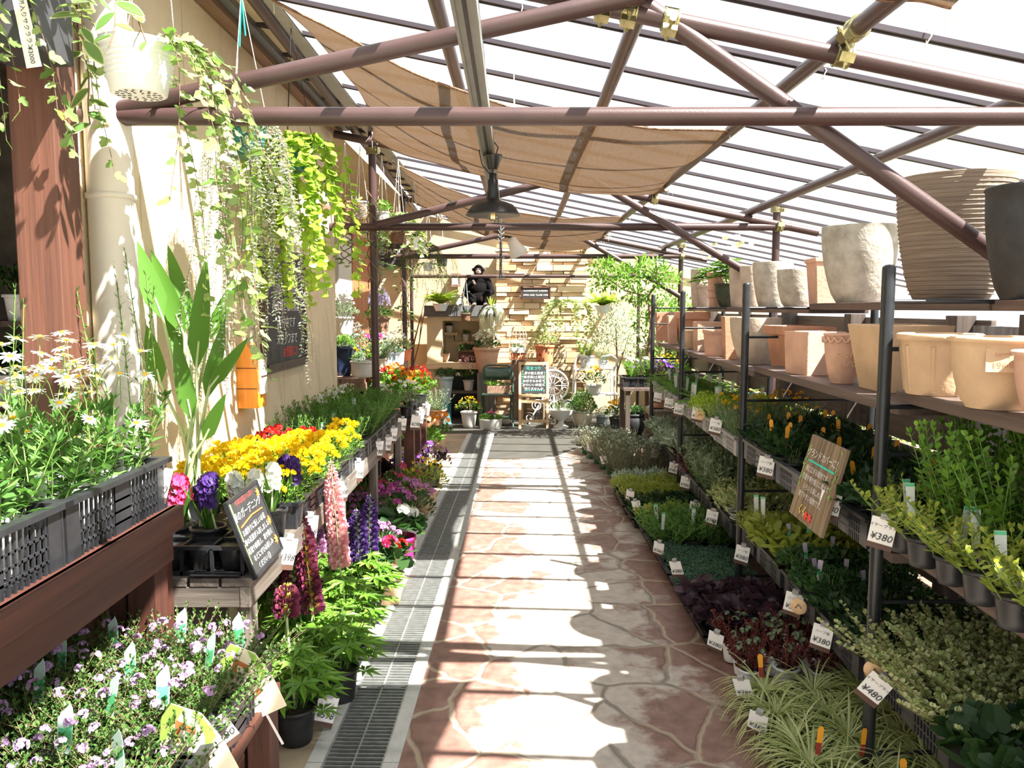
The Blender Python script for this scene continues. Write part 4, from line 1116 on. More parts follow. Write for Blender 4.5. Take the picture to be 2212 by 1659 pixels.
def cloth(label, c00, c10, c11, c01, sag, seed, wr=0.012, edge=0.10):
    # corners: near left, near right, far right, far left
    c00, c10, c11, c01 = map(Vector, (c00, c10, c11, c01)); r = random.Random(seed)
    t = thing('shade_cloth', label, 'shade cloth', c00, group='brown shade cloths')
    nu, nv = 56, 30; vs = []; fs = []; uv = []
    ph = [r.uniform(0, 6.28) for _ in range(6)]
    for j in range(nv + 1):
        v = j / nv
        for i in range(nu + 1):
            u = i / nu
            p = (c00 * (1 - u) + c10 * u) * (1 - v) + (c01 * (1 - u) + c11 * u) * v
            bu, bv = 4 * u * (1 - u), 4 * v * (1 - v)
            p.z -= sag * (bu * (0.72 + 0.28 * bv)) + 0.05 * bv
            # edges pull in between the tied corners
            p.y += edge * bu * (1 - 2 * v)
            p.x += 0.15 * bv * (1 - 2 * u)
            p.z += wr * (math.sin(u * 9 + v * 3 + ph[0]) + 0.7 * math.sin(v * 17 + u * 2.5 + ph[1]) + 0.5 * math.sin(u * 23 + ph[2] + v * 4) * abs(1 - 2 * v))
            vs.append(p - c00); uv.append((u, v))
    for j in range(nv):
        for i in range(nu):
            a = j * (nu + 1) + i; fs.append((a, a + 1, a + nu + 2, a + nu + 1))
    mb = MB(); mb.add(vs, fs, True)
    o = mb.build('fabric', M['cloth'], t)
    ul = o.data.uv_layers.new(name='uv')
    for lp_ in o.data.loops: ul.data[lp_.index].uv = uv[lp_.vertex_index]
    sm = o.modifiers.new('thickness', 'SOLIDIFY'); sm.thickness = 0.002
    edge_pts = [vs[i] for i in range(nu + 1)]
    MB().tube(edge_pts, 0.006, 6).build('hem', M['wicker'], t)
    MB().tube([vs[nv * (nu + 1) + i] for i in range(nu + 1)], 0.006, 6).build('hem', M['wicker'], t)
    mb = MB()
    for q in (0, nu, nv * (nu + 1), nv * (nu + 1) + nu):
        c = vs[q]
        mb.tube([c, c + Vector((0.01, 0, 0.03)), c + Vector((0.0, 0.02, 0.06))], 0.004, 5)
        for k in range(4): mb.tube([c + Vector((0.02 * math.sin(k * 2), 0.02, 0.03)), c + Vector((0.05 * math.sin(k * 2.3), 0.03, -0.05 + 0.02 * k))], 0.0018, 4)
    mb.build('ties', M['cord'], t)
    return t
cloth('largest brown shade cloth slung under the roof behind the nearest level pipe', (-1.06, 3.66, 2.96), (1.08, 4.02, 2.46), (1.16, 6.0, 2.46), (-1.05, 6.1, 2.86), 0.20, 1)
cloth('brown shade cloth slung behind the pendant lamp, second from the near end', (-1.10, 7.45, 2.93), (1.10, 7.75, 2.46), (1.14, 9.5, 2.44), (-1.2, 9.4, 2.86), 0.24, 2)
cloth('farthest brown shade cloth, in front of the stone wall', (-0.9, 10.1, 2.80), (1.10, 9.9, 2.44), (1.14, 10.8, 2.42), (-1.0, 10.8, 2.82), 0.16, 3)
cloth('dark brown shade cloth whose edge shows at the top right', (0.40, 0.6, 2.63), (1.22, 0.5, 2.44), (1.25, 2.36, 2.44), (0.40, 2.28, 2.64), 0.03, 4, edge=0.02)
mb = MB()
for (px, py, y) in ((1110, 200, 3.86),):
    p = atY(px, py, y); mb.tube([p, p + Vector((0.0, -0.02, 0.14))], 0.003, 5); mb.tube([p, p + Vector((0.004, -0.01, -0.13))], 0.004, 5)
tag(mb.build('cable_tie', M['cord']), 'white tie holding up the middle of the largest shade cloth', 'tie')
for i, (x, y) in enumerate(((0.02, 2.70), (0.03, 3.19), (1.20, 3.19), (1.35, 2.70))):
    mb = MB(); z = rz_(x); mb.tube([(x, y, z - 0.03), (x + 0.01, y - 0.025, z), (x + 0.006, y, z + 0.03)], 0.0025, 5); mb.tube([(x + 0.006, y, z + 0.03), (x + 0.02, y + 0.03, z - 0.02)], 0.002, 5)
    tag(mb.build('cable_tie', M['cord']), 'white cable tie around a roof glazing bar', 'tie', 'ties on the roof bars')
# ---------------------------------------------------------------- left side
def crate_mesh(L=0.54, W=0.36, H=0.14, m='black', nb=20):
    # slotted plastic crate, long side along Y
    a = MB(); b = MB()
    for sx in (-1, 1):
        x = sx * (W / 2 - 0.005)
        for k in range(nb + 1):
            y = -L / 2 + 0.05 + (L - 0.10) * k / nb
            if abs(k - nb / 2) < 1.6: continue
            a.bar((x, y, 0.0), (x, y + 0.006, H), 0.006, 0.006)
        a.box((x, 0, H / 2), (0.006, 0.085, H))
        for z in (0.03, 0.06, 0.09): a.box((x, 0, z), (0.006, L - 0.06, 0.006))
        for sy in (-1, 1): a.box((x, sy * (L / 2 - 0.03), H / 2), (0.008, 0.06, H))
    for sy in (-1, 1):
        y = sy * (L / 2 - 0.005)
        n2 = int(nb * W / L)
        for k in range(n2 + 1):
            x = -W / 2 + 0.05 + (W - 0.10) * k / n2; a.bar((x, y, 0), (x, y, H), 0.006, 0.006)
        for z in (0.03, 0.06, 0.09): a.box((0, y, z), (W - 0.06, 0.006, 0.006))
        for sx in (-1, 1): a.box((sx * (W / 2 - 0.03), y, H / 2), (0.06, 0.008, H))
    a.box((0, 0, 0.004), (W - 0.02, L - 0.02, 0.008))
    for sx in (-1, 1): b.box((sx * (W / 2), 0, H + 0.004), (0.026, L + 0.026, 0.014))
    for sy in (-1, 1): b.box((0, sy * (L / 2), H + 0.004), (W + 0.026, 0.026, 0.0138))
    return a.mesh('basket', M[m]), b.mesh('rim', M[m])
def crate(label, p, rz=0.0, L=0.54, W=0.36, H=0.14, m='black', cat='crate'):
    me = cached(('crate', L, W, H, m), lambda: crate_mesh(L, W, H, m))
    t = thing('crate', label, cat, p, rz, 'plastic plant crates')
    link('basket', me[0], t); link('rim', me[1], t)
    return t
def tray_mesh(L, W, H, m):
    mb = MB()
    for sx in (-1, 1): mb.add([(sx * W / 2, -L / 2, H), (sx * W / 2, L / 2, H), (sx * (W / 2 - 0.02), L / 2 - 0.02, 0), (sx * (W / 2 - 0.02), -L / 2 + 0.02, 0)], [(0, 1, 2, 3)])
    for sy in (-1, 1): mb.add([(-W / 2, sy * L / 2, H), (W / 2, sy * L / 2, H), (W / 2 - 0.02, sy * (L / 2 - 0.02), 0), (-W / 2 + 0.02, sy * (L / 2 - 0.02), 0)], [(0, 1, 2, 3)])
    mb.box((0, 0, 0.004), (W - 0.03, L - 0.03, 0.008))
    r2 = MB()
    for sx in (-1, 1): r2.box((sx * (W / 2 + 0.004), 0, H), (0.022, L + 0.03, 0.012))
    for sy in (-1, 1): r2.box((0, sy * (L / 2 + 0.004), H), (W + 0.03, 0.022, 0.0118))
    return mb.mesh('basin', M[m]), r2.mesh('rim', M[m])
def tray(label, p, rz=0.0, L=0.42, W=0.36, H=0.07, m='black'):
    me = cached(('tray', L, W, H, m), lambda: tray_mesh(L, W, H, m))
    t = thing('tray', label, 'tray', p, rz, 'plastic plant trays')
    link('basin', me[0], t); link('rim', me[1], t)
    return t

FONT_C = {}
def lettering(body, size, m, parent, loc, rot, name='lettering', align='CENTER', shear=0.0, sp=1.0, off=0.0):
    key = (body, size, m, align, shear)
    if key not in FONT_C:
        cu = bpy.data.curves.new('lettering', 'FONT')
        cu.body = body; cu.size = size; cu.align_x = align; cu.align_y = 'CENTER'; cu.shear = shear; cu.offset = off; cu.space_line = sp
        cu.materials.append(M[m]); cu.resolution_u = 3
        tmp = bpy.data.objects.new('lettering', cu); COL.objects.link(tmp)
        me = bpy.data.meshes.new_from_object(tmp)
        bpy.data.objects.remove(tmp); bpy.data.curves.remove(cu)
        if not me.materials: me.materials.append(M[m])
        FONT_C[key] = me
    return link(name, FONT_C[key], parent, loc=loc, rot=rot)

# price tag: hangs from its top edge; card face looks along local -Y
def pricetag_mesh():
    a = MB(); a.add([(-0.028, 0, 0), (0.028, 0, 0), (0.028, -0.002, -0.078), (-0.028, -0.002, -0.078), (-0.028, 0.0015, 0), (0.028, 0.0015, 0), (0.028, 0.0, -0.078), (-0.028, 0, -0.078)],
                    [(3, 2, 1, 0), (4, 5, 6, 7), (0, 1, 5, 4), (2, 3, 7, 6), (1, 2, 6, 5), (3, 0, 4, 7)])
    b = MB(); b.box((0, -0.0012, -0.0715), (0.0565, 0.003, 0.0135))
    c = MB(); c.box((0, 0.004, 0.004), (0.02, 0.014, 0.014))
    return a.mesh('card', M['paper']), b.mesh('footer', M['brownstrip']), c.mesh('clip', M['grey'])
PTM = pricetag_mesh()
def pricetag(label, p, rot, num='380', s=1.0, line='ハーブ苗'):
    t = thing('price_tag', label, 'price tag', p, rot, 'price tags', s)
    link('card', PTM[0], t); link('footer', PTM[1], t); link('clip', PTM[2], t)
    lettering('¥' + num, 0.024, 'ink', t, (0, -0.0038, -0.048), (PI / 2, 0, 0), 'price', shear=0.2)
    if line: lettering(line, 0.010, 'ink', t, (0, -0.0028, -0.020), (PI / 2, 0, 0), 'lettering')
    return t

# --- timber post, downpipe
o = MB().box((-1.388, 2.425, 1.55), (0.13, 0.13, 3.1)).build('timber_post', M['redpost'], bevel=0.004); tag(o, 'square reddish brown timber post left of the cream downpipe', 'post')
dp = thing('downpipe', 'fat cream plastic downpipe between timber post and stucco wall', 'pipe', (-1.326, 2.68, 0))
MB().tube([(0, 0, 0), (0, 0, 3.0)], 0.072, 32).build('tube', M['pvc'], dp)
MB().lathe([(0.073, 1.955), (0.078, 1.958), (0.078, 1.972), (0.073, 1.975)], 32).build('band', M['pvc'], dp)

# --- red bench at the left with daisies
bt = 1.005
rb = thing('plant_bench', 'red stained timber bench carrying the daisy crates', 'bench', (-1.21, 1.55, 0))
def into(t, x, y, z=0): return Vector((x, y, z)) - t.location
for k in range(4): MB().box(into(rb, -1.06 - 0.105 * k, 1.5, bt - 0.018), (0.095, 1.74, 0.036)).build('top_board', M['redwood'], rb, bevel=0.003)
MB().box(into(rb, -1.015, 1.50, bt - 0.035), (0.03, 1.76, 0.07)).build('edge_board', M['redwood'], rb, bevel=0.003)
MB().box(into(rb, -1.035, 1.47, bt - 0.112), (0.05, 1.70, 0.085)).build('front_rail', M['redwood'], rb, bevel=0.003)
for x, y in ((-1.09, 2.315), (-1.36, 2.30), (-1.09, 0.8), (-1.36, 0.8)):
    MB().box(into(rb, x, y, (bt - 0.04) / 2), (0.085, 0.085, bt - 0.04)).build('leg', M['redwoodz'], rb, bevel=0.003)
MB().box(into(rb, -1.17, 2.315, 0.48), (0.05, 0.05, 0.90)).build('leg', M['redwoodz'], rb, bevel=0.003)
lat = thing('slat_screen', 'cream and brown slats standing under the daisy bench', 'screen', (-1.47, 1.9, 0))
M['creamslat'] = wood('cream_slat', (0.40, 0.28, 0.15), (0.56, 0.42, 0.25), 'Z')
for k in range(11):
    MB().box((0, -0.75 + k * 0.105, 0.47), (0.025, 0.075, 0.94)).build('slat', M['creamslat'] if k % 3 else M['redwoodz'], lat)
for z in (0.15, 0.8): MB().box((-0.03, -0.22, z), (0.03, 1.2, 0.06)).build('rail', M['redwood'], lat)

names = ['nearest', 'middle', 'farthest']
cy = [0.98, 1.53, 2.08]
def daisy_head(r):
    mb = h_daisy(0.054, r); mb.mi = 2
    mb.tube([(0, 0, -0.002), (0.006, 0.004, -0.06), (0.0, 0.0, -0.15)], 0.0014, 4, False); mb.mi = 0
    return mb
K['daisy']['heads'] = (daisy_head, ['p_white', 'eye', 'stem'], 11, 0.135, 0.15, 0.40, 0.40)
kind('stalks', lambda s: leafy_stems(6, 0.10, 0.70, 0.032, 0.005, s, pairs=26, lean=1.0, sr=0.0015), 'l_mid')
for i, y in enumerate(cy):
    crate(f'black slotted crate of white daisies on the red bench, {names[i]} of three', (-1.215, y, bt))
    for j, dx in enumerate((0.085, -0.085)):
        for k in range(3):
            yy = y - 0.17 + 0.17 * k
            row = 'front' if j == 0 else 'back'
            plant('daisy_plant', f'white daisies in ribbed white pot, {names[i]} bench crate, {row} row, {ORD[k]} from near end', 'potted plant', (-1.215 + dx, yy, bt + 0.012), 'daisy', 'bigwhite', 1.0, 'white daisies on the red bench', nametag='round' if j == 0 else None)
for i, (x, y, s) in enumerate(((-1.345, 1.72, 0.95), (-1.335, 2.12, 1.0), (-1.33, 1.38, 0.9))):
    plant('stalk_plant', f'wispy plant of tall thin green stalks rising behind the daisies, {ORD[i]} of three', 'potted plant', (x, y, bt + 0.015), 'stalks', 'white', s, 'wispy stalk plants')
plant('stalk_plant', 'wispy stalks in front of the brown pole beside the big strap leaf plant', 'potted plant', (-1.16, 2.46, 0.96), 'stalks', 'white', 1.2, 'wispy stalk plants', seed=1)
sb_ = thing('pot_stand', 'small dark stand under the wispy stalk plant at the bench end', 'stand', (-1.16, 2.46, 0))
MB().box((0, 0, 0.945), (0.14, 0.12, 0.03)).build('top', M['redwood'], sb_)
for sx in (-1, 1): MB().box((sx * 0.05, 0, 0.465), (0.03, 0.08, 0.93)).build('leg', M['redwoodz'], sb_)
pricetag('white price tag on the end of the daisy crate', (-1.045, 2.33, bt + 0.125), (0, 0.25, 0.35), '280', 1.35, 'マーガレット')

# --- thyme table
tz = 0.50
tb = thing('thyme_table', 'low red stained timber table under the flowering thyme', 'table', (-1.03, 1.7, 0))
for k in range(7): MB().box(into(tb, -1.33 + 0.1 * k, 1.68, tz - 0.015), (0.09, 1.16, 0.03)).build('top_board', M['redwood'], tb, bevel=0.002)
for x, y in ((-0.715, 2.18), (-0.79, 2.18), (-1.32, 2.18), (-0.715, 1.16), (-1.32, 1.16)):
    MB().box(into(tb, x, y, (tz - 0.03) / 2), (0.065, 0.085, tz - 0.03)).build('leg', M['redwoodz'], tb, bevel=0.003)
for i, (x, w) in enumerate(((-1.21, 'left'), (-0.86, 'right'))):
    for j, y in enumerate((1.40, 1.95)):
        crate(f'black crate of flowering thyme on the low table, {w} column, {"near" if j == 0 else "far"} one', (x, y, tz), W=0.33, H=0.10)
        for a, dx in enumerate((-0.08, 0.08)):
            for b in range(3):
                plant('thyme_plant', f'thyme with purple flowers, {w} {"near" if j == 0 else "far"} crate, {"left" if a == 0 else "right"} row, {ORD[b]} from near end', 'potted plant',
                      (x + dx, y - 0.17 + 0.17 * b, tz + 0.012), 'thyme', 'black', 1.0, 'flowering thyme in crates', nametag='mint')
# printed picture cards at the table edge
M['cardcream'] = mat('cream_print', (0.80, 0.74, 0.56), 0.6, var=0.06)
M['cardgreen'] = mat('leaf_green_print', (0.30, 0.52, 0.08), 0.6, var=0.15)
M['cardbrown'] = mat('roof_brown_print', (0.50, 0.16, 0.05), 0.6, var=0.2)
for i, (px, py, y, lab) in enumerate(((535, 1470, 2.05, 'farther illustrated garden card standing in the thyme beside the table post'), (418, 1610, 1.72, 'nearer illustrated garden card standing at the corner of the thyme table'))):
    c = atY(px, py, y)
    t = thing('picture_card', lab, 'card', c, (0.25, -0.35, 0.25), 'illustrated garden cards')
    h = 0.13; w = 0.058
    MB().prism([(-w, -h), (w, -h), (w * 1.05, -h * 0.2), (w * 0.85, h * 0.55), (w * 0.1, h), (-w * 0.45, h * 0.82), (-w, h * 0.35)], 0.002).build('card', M['cardcream'], t)
    mb = MB(); mb.prism([(-w * 0.98, h * 0.35), (-w * 0.45, h * 0.82), (w * 0.1, h), (w * 0.4, h * 0.8), (-w * 0.1, h * 0.62), (-w * 0.6, h * 0.4)], 0.003); mb.prism([(w * 0.2, -h * 0.3), (w * 0.9, 0), (w * 0.82, h * 0.5), (w * 0.6, h * 0.7), (w * 0.55, h * 0.1)], 0.003); mb.build('foliage_print', M['cardgreen'], t)
    mb = MB(); mb.prism([(-w * 0.5, h * 0.28), (-w * 0.05, h * 0.66), (w * 0.4, h * 0.3), (w * 0.25, h * 0.2), (-w * 0.05, h * 0.46), (-w * 0.38, h * 0.18)], 0.0032); mb.build('house_print', M['cardbrown'], t); MB().prism([(-w * 0.3, -h * 0.5), (w * 0.3, -h * 0.42), (w * 0.3, -h * 0.3), (-w * 0.3, -h * 0.36)], 0.0032).build('text_print', M['cardbrown'], t)
    MB().box((0, 0.004, -h - 0.05), (0.006, 0.004, 0.14)).build('stake', M['white'], t)
pricetag('white price tag hidden low behind the nearer garden card', atY(455, 1560, 1.80), (0.2, -0.5, 0.5), '280', 1.2, 'タイム')

# --- long grey bench
gz = 0.72
GX0, GX1, GY0, GY1 = -1.37, -0.86, 2.53, 6.30
gb = thing('long_bench', 'long weathered grey timber bench along the stucco wall', 'bench', (-1.1, 4.4, 0))
for k in range(5): MB().box(into(gb, GX0 + 0.05 + 0.104 * k, (GY0 + GY1) / 2, gz - 0.015), (0.095, GY1 - GY0, 0.03)).build('top_board', M['greywood'], gb, bevel=0.003)
MB().box(into(gb, GX1 - 0.015, (GY0 + GY1) / 2, gz - 0.065), (0.035, GY1 - GY0, 0.07)).build('front_rail', M['greywood'], gb, bevel=0.003)
MB().box(into(gb, (GX0 + GX1) / 2, GY0 + 0.02, gz - 0.065), (GX1 - GX0, 0.035, 0.07)).build('end_rail', M['greywoodx'], gb, bevel=0.003)
for i, y in enumerate((2.60, 4.05, 5.05, 6.15)):
    MB().bar(into(gb, GX1 - 0.03, y, 0), into(gb, GX1 - 0.03, y, gz - 0.03), 0.042, 0.075, (0, 1, 0)).build('leg', M['greywoodz'], gb, bevel=0.003)
    MB().bar(into(gb, GX0 + 0.05, y, 0), into(gb, GX0 + 0.05, y, gz - 0.03), 0.075, 0.042, (0, 1, 0)).build('leg', M['greywoodz'], gb, bevel=0.003)
    MB().bar(into(gb, GX1 - 0.075, y + 0.13, 0), into(gb, GX1 - 0.045, y + 0.05, gz - 0.1), 0.04, 0.07, (0, 1, 0)).build('strut', M['greywoodz'], gb, bevel=0.003)
    MB().box(into(gb, (GX0 + GX1) / 2, y, 0.16), (GX1 - GX0 - 0.1, 0.035, 0.06)).build('cross_rail', M['greywoodx'], gb, bevel=0.003)
bk = thing('boarding', 'grey boards closing the near end of the long bench underneath', 'panel', (-1.18, 2.72, 0))
for k in range(3): MB().box((-0.13 + 0.125 * k, 0, 0.32), (0.115, 0.025, 0.63)).build('board', M['greywoodz'], bk)

# pot carrier tray at the bench end, hyacinths
ct = thing('pot_carrier', 'black moulded pot carrier tray at the near end of the grey bench', 'tray', (-1.04, 2.66, gz))
mb = MB()
for zz in (0.0, 0.085):
    for a, b in (((-0.15, -0.10), (0.15, -0.10)), ((-0.15, 0.10), (0.15, 0.10)), ((-0.15, -0.10), (-0.15, 0.10)), ((0.15, -0.10), (0.15, 0.10)), ((-0.05, -0.10), (-0.05, 0.10)), ((0.05, -0.10), (0.05, 0.10)), ((-0.15, 0), (0.15, 0))):
        mb.bar((a[0], a[1], zz + 0.008), (b[0], b[1], zz + 0.008), 0.010, 0.014)
for x in (-0.15, -0.05, 0.05, 0.15):
    for y in (-0.10, 0, 0.10): mb.bar((x, y, 0), (x, y, 0.09), 0.010, 0.010)
mb.build('frame', M['black'], ct)
mb = MB()
for x in (-0.10, 0.0, 0.10):
    for y in (-0.05, 0.05): mb.lathe([(0.046, 0.088), (0.046, 0.08), (0.034, 0.012), (0.001, 0.010)], 10, (x, y, 0))
mb.build('cups', M['black'], ct)
MB().box((0.07, -0.115, 0.012), (0.16, 0.05, 0.006)).build('flap', M['black'], ct, bevel=0.002)
def hyacinth(label, p, pm, seed, n=2, pk='bigblack'):
    t = thing('hyacinth', label, 'potted plant', p, seed * 1.3, 'hyacinths on the bench end', 0.78)
    link('pot', pot(pk), t)
    z0 = POTS[pk][2] * 0.85
    link('leaves', cached(('hyleaf', seed % 2), lambda: blades(11, 0.24, 0.026, seed, droop=0.35, R=0.02, spread=0.42, seg=4).mesh('leaves', M['l_blade'])), t, loc=(0, 0, z0))
    for k in range(n):
        a = seed + k * 3.0
        o = link('flower_spike', cached(('hyspike', pm), lambda: h_hyacinth(0.115, random.Random(4), 0.062).mesh('flower_spike', [M[pm], M['palestem']])), t, loc=(0.035 * math.cos(a), 0.035 * math.sin(a), z0 + 0.13), rot=(0.2 * math.sin(a), 0.2 * math.cos(a), 0))
    return t
hyacinth('deep purple hyacinth in black pot on the carrier tray', (-1.06, 2.72, gz + 0.015), 'p_deepviolet', 1, 3)
hyacinth('pink hyacinth behind the carrier tray beside the strap leaf plant', (-1.19, 2.80, gz), 'p_hotpink', 2)
hyacinth('white hyacinth just left of the small chalk sign', (-0.975, 2.86, gz), 'p_white', 3)
hyacinth('purple hyacinth right of the chalk sign among green leaves', (-0.90, 3.16, gz), 'p_deepviolet', 4)
hyacinth('white hyacinth drooping over the bench edge right of the chalk sign', (-0.93, 3.02, gz), 'p_white', 5, 1)

# strap leaf plant
sp_ = thing('strap_leaf_plant', 'tall glossy strap leaf plant in black pot against the stucco wall', 'potted plant', (-1.235, 3.02, gz))
link('pot', pot_mesh(0.066, 0.056, 0.21, M['black'], rim=0.004), sp_)
LV = [((280, 500), (352, 690), 0.085, -0.05), ((326, 540), (398, 725), 0.075, 0.05), ((362, 528), (414, 722), 0.07, 0.12), ((446, 552), (424, 797), 0.078, -0.10), ((522, 586), (450, 735), 0.06, 0.05),
      ((486, 688), (446, 862), 0.062, -0.02), ((537, 728), (452, 838), 0.05, -0.10), ((488, 850), (440, 952), 0.058, -0.08), ((317, 702), (347, 828), 0.07, -0.04), ((377, 722), (414, 908), 0.07, -0.08),
      ((340, 610), (400, 800), 0.06, 0.14)]
for i, (tp, bp, w, dy) in enumerate(LV):
    y = 3.02 + dy
    T = atY(tp[0], tp[1], y) - sp_.location; B = atY(bp[0], bp[1], 3.02 + dy * 0.6) - sp_.location
    root = Vector((0.03 * math.cos(i * 2.4), 0.03 * math.sin(i * 2.4), 0.19))
    mid = root.lerp(B, 0.5) + Vector((0, 0, 0.04))
    lf = MB(); d = (T - B); L = d.length
    n = (Vector((0.35, -1, 0.25)) + rv(random.Random(i)) * 0.3).normalized()
    lf.leaf(B, d, n, L, w, 9, 0.0, lambda t: max(0.02, min(1, (0.10 + t * 4.0)) * (1 - t ** 3.0)), 0.20)
    b = lf.build('leaf', [M['l_blade'], M['palestem']], sp_)
    MB().tube([root, mid, B, B + d * 0.25], 0.0075, 6, True, 0.004).build('stalk', M['palestem'], sp_)

# small chalk sign leaning at the bench corner
cs = thing('chalk_sign', 'small black chalk sign with orange flowers at the corner of the grey bench', 'sign', (-0.842, 2.535, gz - 0.005), (0, 0, 0))
e1 = Vector((0.0, 1.0, 0.03)).normalized(); e2 = Vector((-0.34, -0.05, 1.0)).normalized(); nn = e1.cross(e2).normalized()
rotm = Matrix((e1, -nn, e2)).transposed()
cs.rotation_euler = rotm.to_euler()
W_, H_ = 0.30, 0.27
MB().box((W_ / 2, 0, H_ / 2), (W_, 0.008, H_)).build('board', M['chalk'], cs)
mb = MB()
for z in (0.004, H_ - 0.004): mb.box((W_ / 2, -0.001, z), (W_ + 0.008, 0.014, 0.010))
for x in (0.0, W_): mb.box((x, -0.001, H_ / 2), (0.010, 0.014, H_))
mb.build('frame', M['black'], cs)
fl = (-0.0055)
lettering('今年は花いっぱい', 0.022, 'chalkred', cs, (W_ * 0.48, fl, H_ * 0.91), (PI / 2, 0, 0))
lettering('春のガーデニング', 0.034, 'chalkwhite', cs, (W_ * 0.46, fl, H_ * 0.76), (PI / 2, 0, 0), shear=0.2)
for k, s in enumerate(('お庭作りに新しいお花', '春の花苗が入荷しました', '花壇や鉢植え、寄せ植え', 'などにぜひお楽しみ', 'ください ☺')):
    lettering(s, 0.023, 'chalkwhite', cs, (W_ * (0.48 if k < 4 else 0.40), fl, H_ * (0.545 - 0.115 * k)), (PI / 2, 0, 0))
mb = MB(); mb.tube([(W_ * 0.12, fl, H_ * 0.63), (W_ * 0.5, fl, H_ * 0.67), (W_ * 0.86, fl, H_ * 0.65)], 0.003, 5); mb.build('underline', M['chalkorange'], cs)
mb = MB()
for x, z in ((0.90, 0.86), (0.93, 0.45), (0.92, 0.18)):
    for k in range(7):
        a = 2 * PI * k / 7; mb.leaf((W_ * x, fl, H_ * z), (math.cos(a), 0, math.sin(a)), (0, -1, 0), 0.020, 0.010)
mb.build('drawn_flower', M['chalkorange'], cs)
mb = MB()
for x, z in ((0.03, 0.3), (0.04, 0.6), (0.05, 0.85)): mb.box((W_ * x, fl + 0.001, H_ * z), (0.014, 0.002, 0.07))
mb.build('drawn_border', M['chalkgreen'], cs)
pricetag('white price tag behind the small chalk sign on the bench edge', (-0.835, 2.92, gz + 0.02), (0, 0.30, 0.9), '398', 1.5, 'ヒヤシンス')

# wallflowers, then greens, in crates on the bench
cols = (-0.925, -1.10, -1.27); cw = ['front', 'middle', 'back']
for i in range(3):
    for j, x in enumerate((-0.985, -1.22)):
        pass
for i, y in enumerate((3.38, 3.93, 4.48, 5.03, 5.58, 6.02)):
    if i < 5: crate(f'black slotted crate on the grey bench front, {ORD[i]} from the near end', (-0.955, y, gz), W=0.19, H=0.10)
idx = 0
for i in range(7):
    y = 3.14 + 0.185 * i
    for j, x in enumerate(cols):
        red = (i == 6 and j > 0) or (i == 5 and j == 2)
        kd = 'wallflower_red' if red else 'wallflower'
        plant('wallflower_plant', f'{"red" if red else "yellow"} flowers on the grey bench, {cw[j]} row, {ORD[i]} from near end', 'potted plant', (x + rnd.uniform(-0.012, 0.012), y, gz + 0.012), kd, 'black', 1.0, 'yellow and red flowers on the bench')
for i in range(10):
    y = 4.46 + 0.185 * i
    for j, x in enumerate(cols):
        kd = 'greens' if (i < 4 or j == 0) else ('greens_white' if j == 2 else ('grassgreen' if i % 3 == 0 else 'greens'))
        plant('leafy_seedling', f'leafy green bedding plant on the grey bench, {cw[j]} row, {ORD[i]} from the near end', 'potted plant', (x + rnd.uniform(-0.012, 0.012), y, gz + 0.012), kd, 'black', 1.0, 'green bedding plants on the bench', nametag='pale' if j == 1 and i % 2 == 0 else None, child_heads=False)
for i, (y, dz) in enumerate(((3.28, 0.0), (3.92, 0.02), (4.33, 0.03), (5.0, 0.03), (5.35, 0.0), (5.62, 0.02), (6.12, 0.02))):
    pricetag(f'white price tag on the front edge of the grey bench, {ORD[i]} from the near end', (GX1 + 0.012, y, gz + dz + 0.01), (0.05, 0.14, 0.75), '198', 1.45, 'ストック')

# --- flowers on the floor along the bench
def lupin(label, px, py, stems, s=1.0, pk='bigblack', leaves=True):
    p = atZ(px, py, 0)
    t = thing('lupin', label, 'potted plant', p, 0, 'lupins in front of the bench', s)
    link('pot', pot(pk), t); z0 = POTS[pk][2] * 0.85
    sd_ = len(label) % 2
    link('foliage', cached(('fol', 'lupinleaf', sd_), lambda: K['lupinleaf']['fol'](sd_ + 11).mesh('lupinleaf', [M['l_bright'], M['stem']])), t, loc=(0, 0, z0))
    for k, (cn, h, dx, dy, dz) in enumerate(stems):
        cm = {'pink': ['p_pink', 'p_palepink', 'palestem'], 'gold': ['p_wine', 'p_bicolour', 'stem'], 'wine': ['p_wine', 'p_cream', 'stem'], 'violet': ['p_deepviolet', 'p_lavender', 'stem'], 'lilac': ['p_mauve', 'p_lilac', 'stem']}[cn]
        key = ('lup', cn, round(h, 2))
        o = link('flower_spike', cached(key, lambda: h_lupin(h, random.Random(k + 3), 0.060).mesh('flower_spike', [M[c] for c in cm])), t, loc=(dx, dy, z0 + dz), rot=(rnd.uniform(-0.08, 0.08), rnd.uniform(-0.1, 0.1), k))
        MB().tube([(0, 0, z0), (dx * 0.6, dy * 0.6, z0 + dz * 0.5), (dx, dy, z0 + dz)], 0.005, 5).build('stem', M['palestem'], t)
    return t
lupin('young lupin in a black pot beside the grate, nearest of the lupins', 640, 1600, [('gold', 0.12, -0.03, 0.02, 0.36)])
lupin('gold and wine lupin with two tall spikes left of the pink lupin', 662, 1480, [('wine', 0.42, -0.07, 0.05, 0.22), ('gold', 0.44, 0.04, -0.02, 0.22)])
lupin('pink lupin with one very tall spike in front of the bench leg', 752, 1420, [('pink', 0.50, -0.04, 0.05, 0.30)])
lupin('violet lupin with two short spikes beside the pink lupin', 795, 1345, [('violet', 0.26, -0.04, 0.0, 0.22), ('violet', 0.30, 0.0, 0.05, 0.24)])
lupin('leafy lupin with a gold spike further under the bench', 600, 1440, [('wine', 0.34, 0.0, 0.0, 0.25), ('wine', 0.30, -0.08, 0.06, 0.2)])
lupin('lupin with lilac spikes in the shade under the bench', 690, 1340, [('lilac', 0.3, 0, 0, 0.22), ('gold', 0.26, -0.09, 0.05, 0.22)])
lupin('leafy lupin without flowers between the young lupin and the pink one', 735, 1510, [])
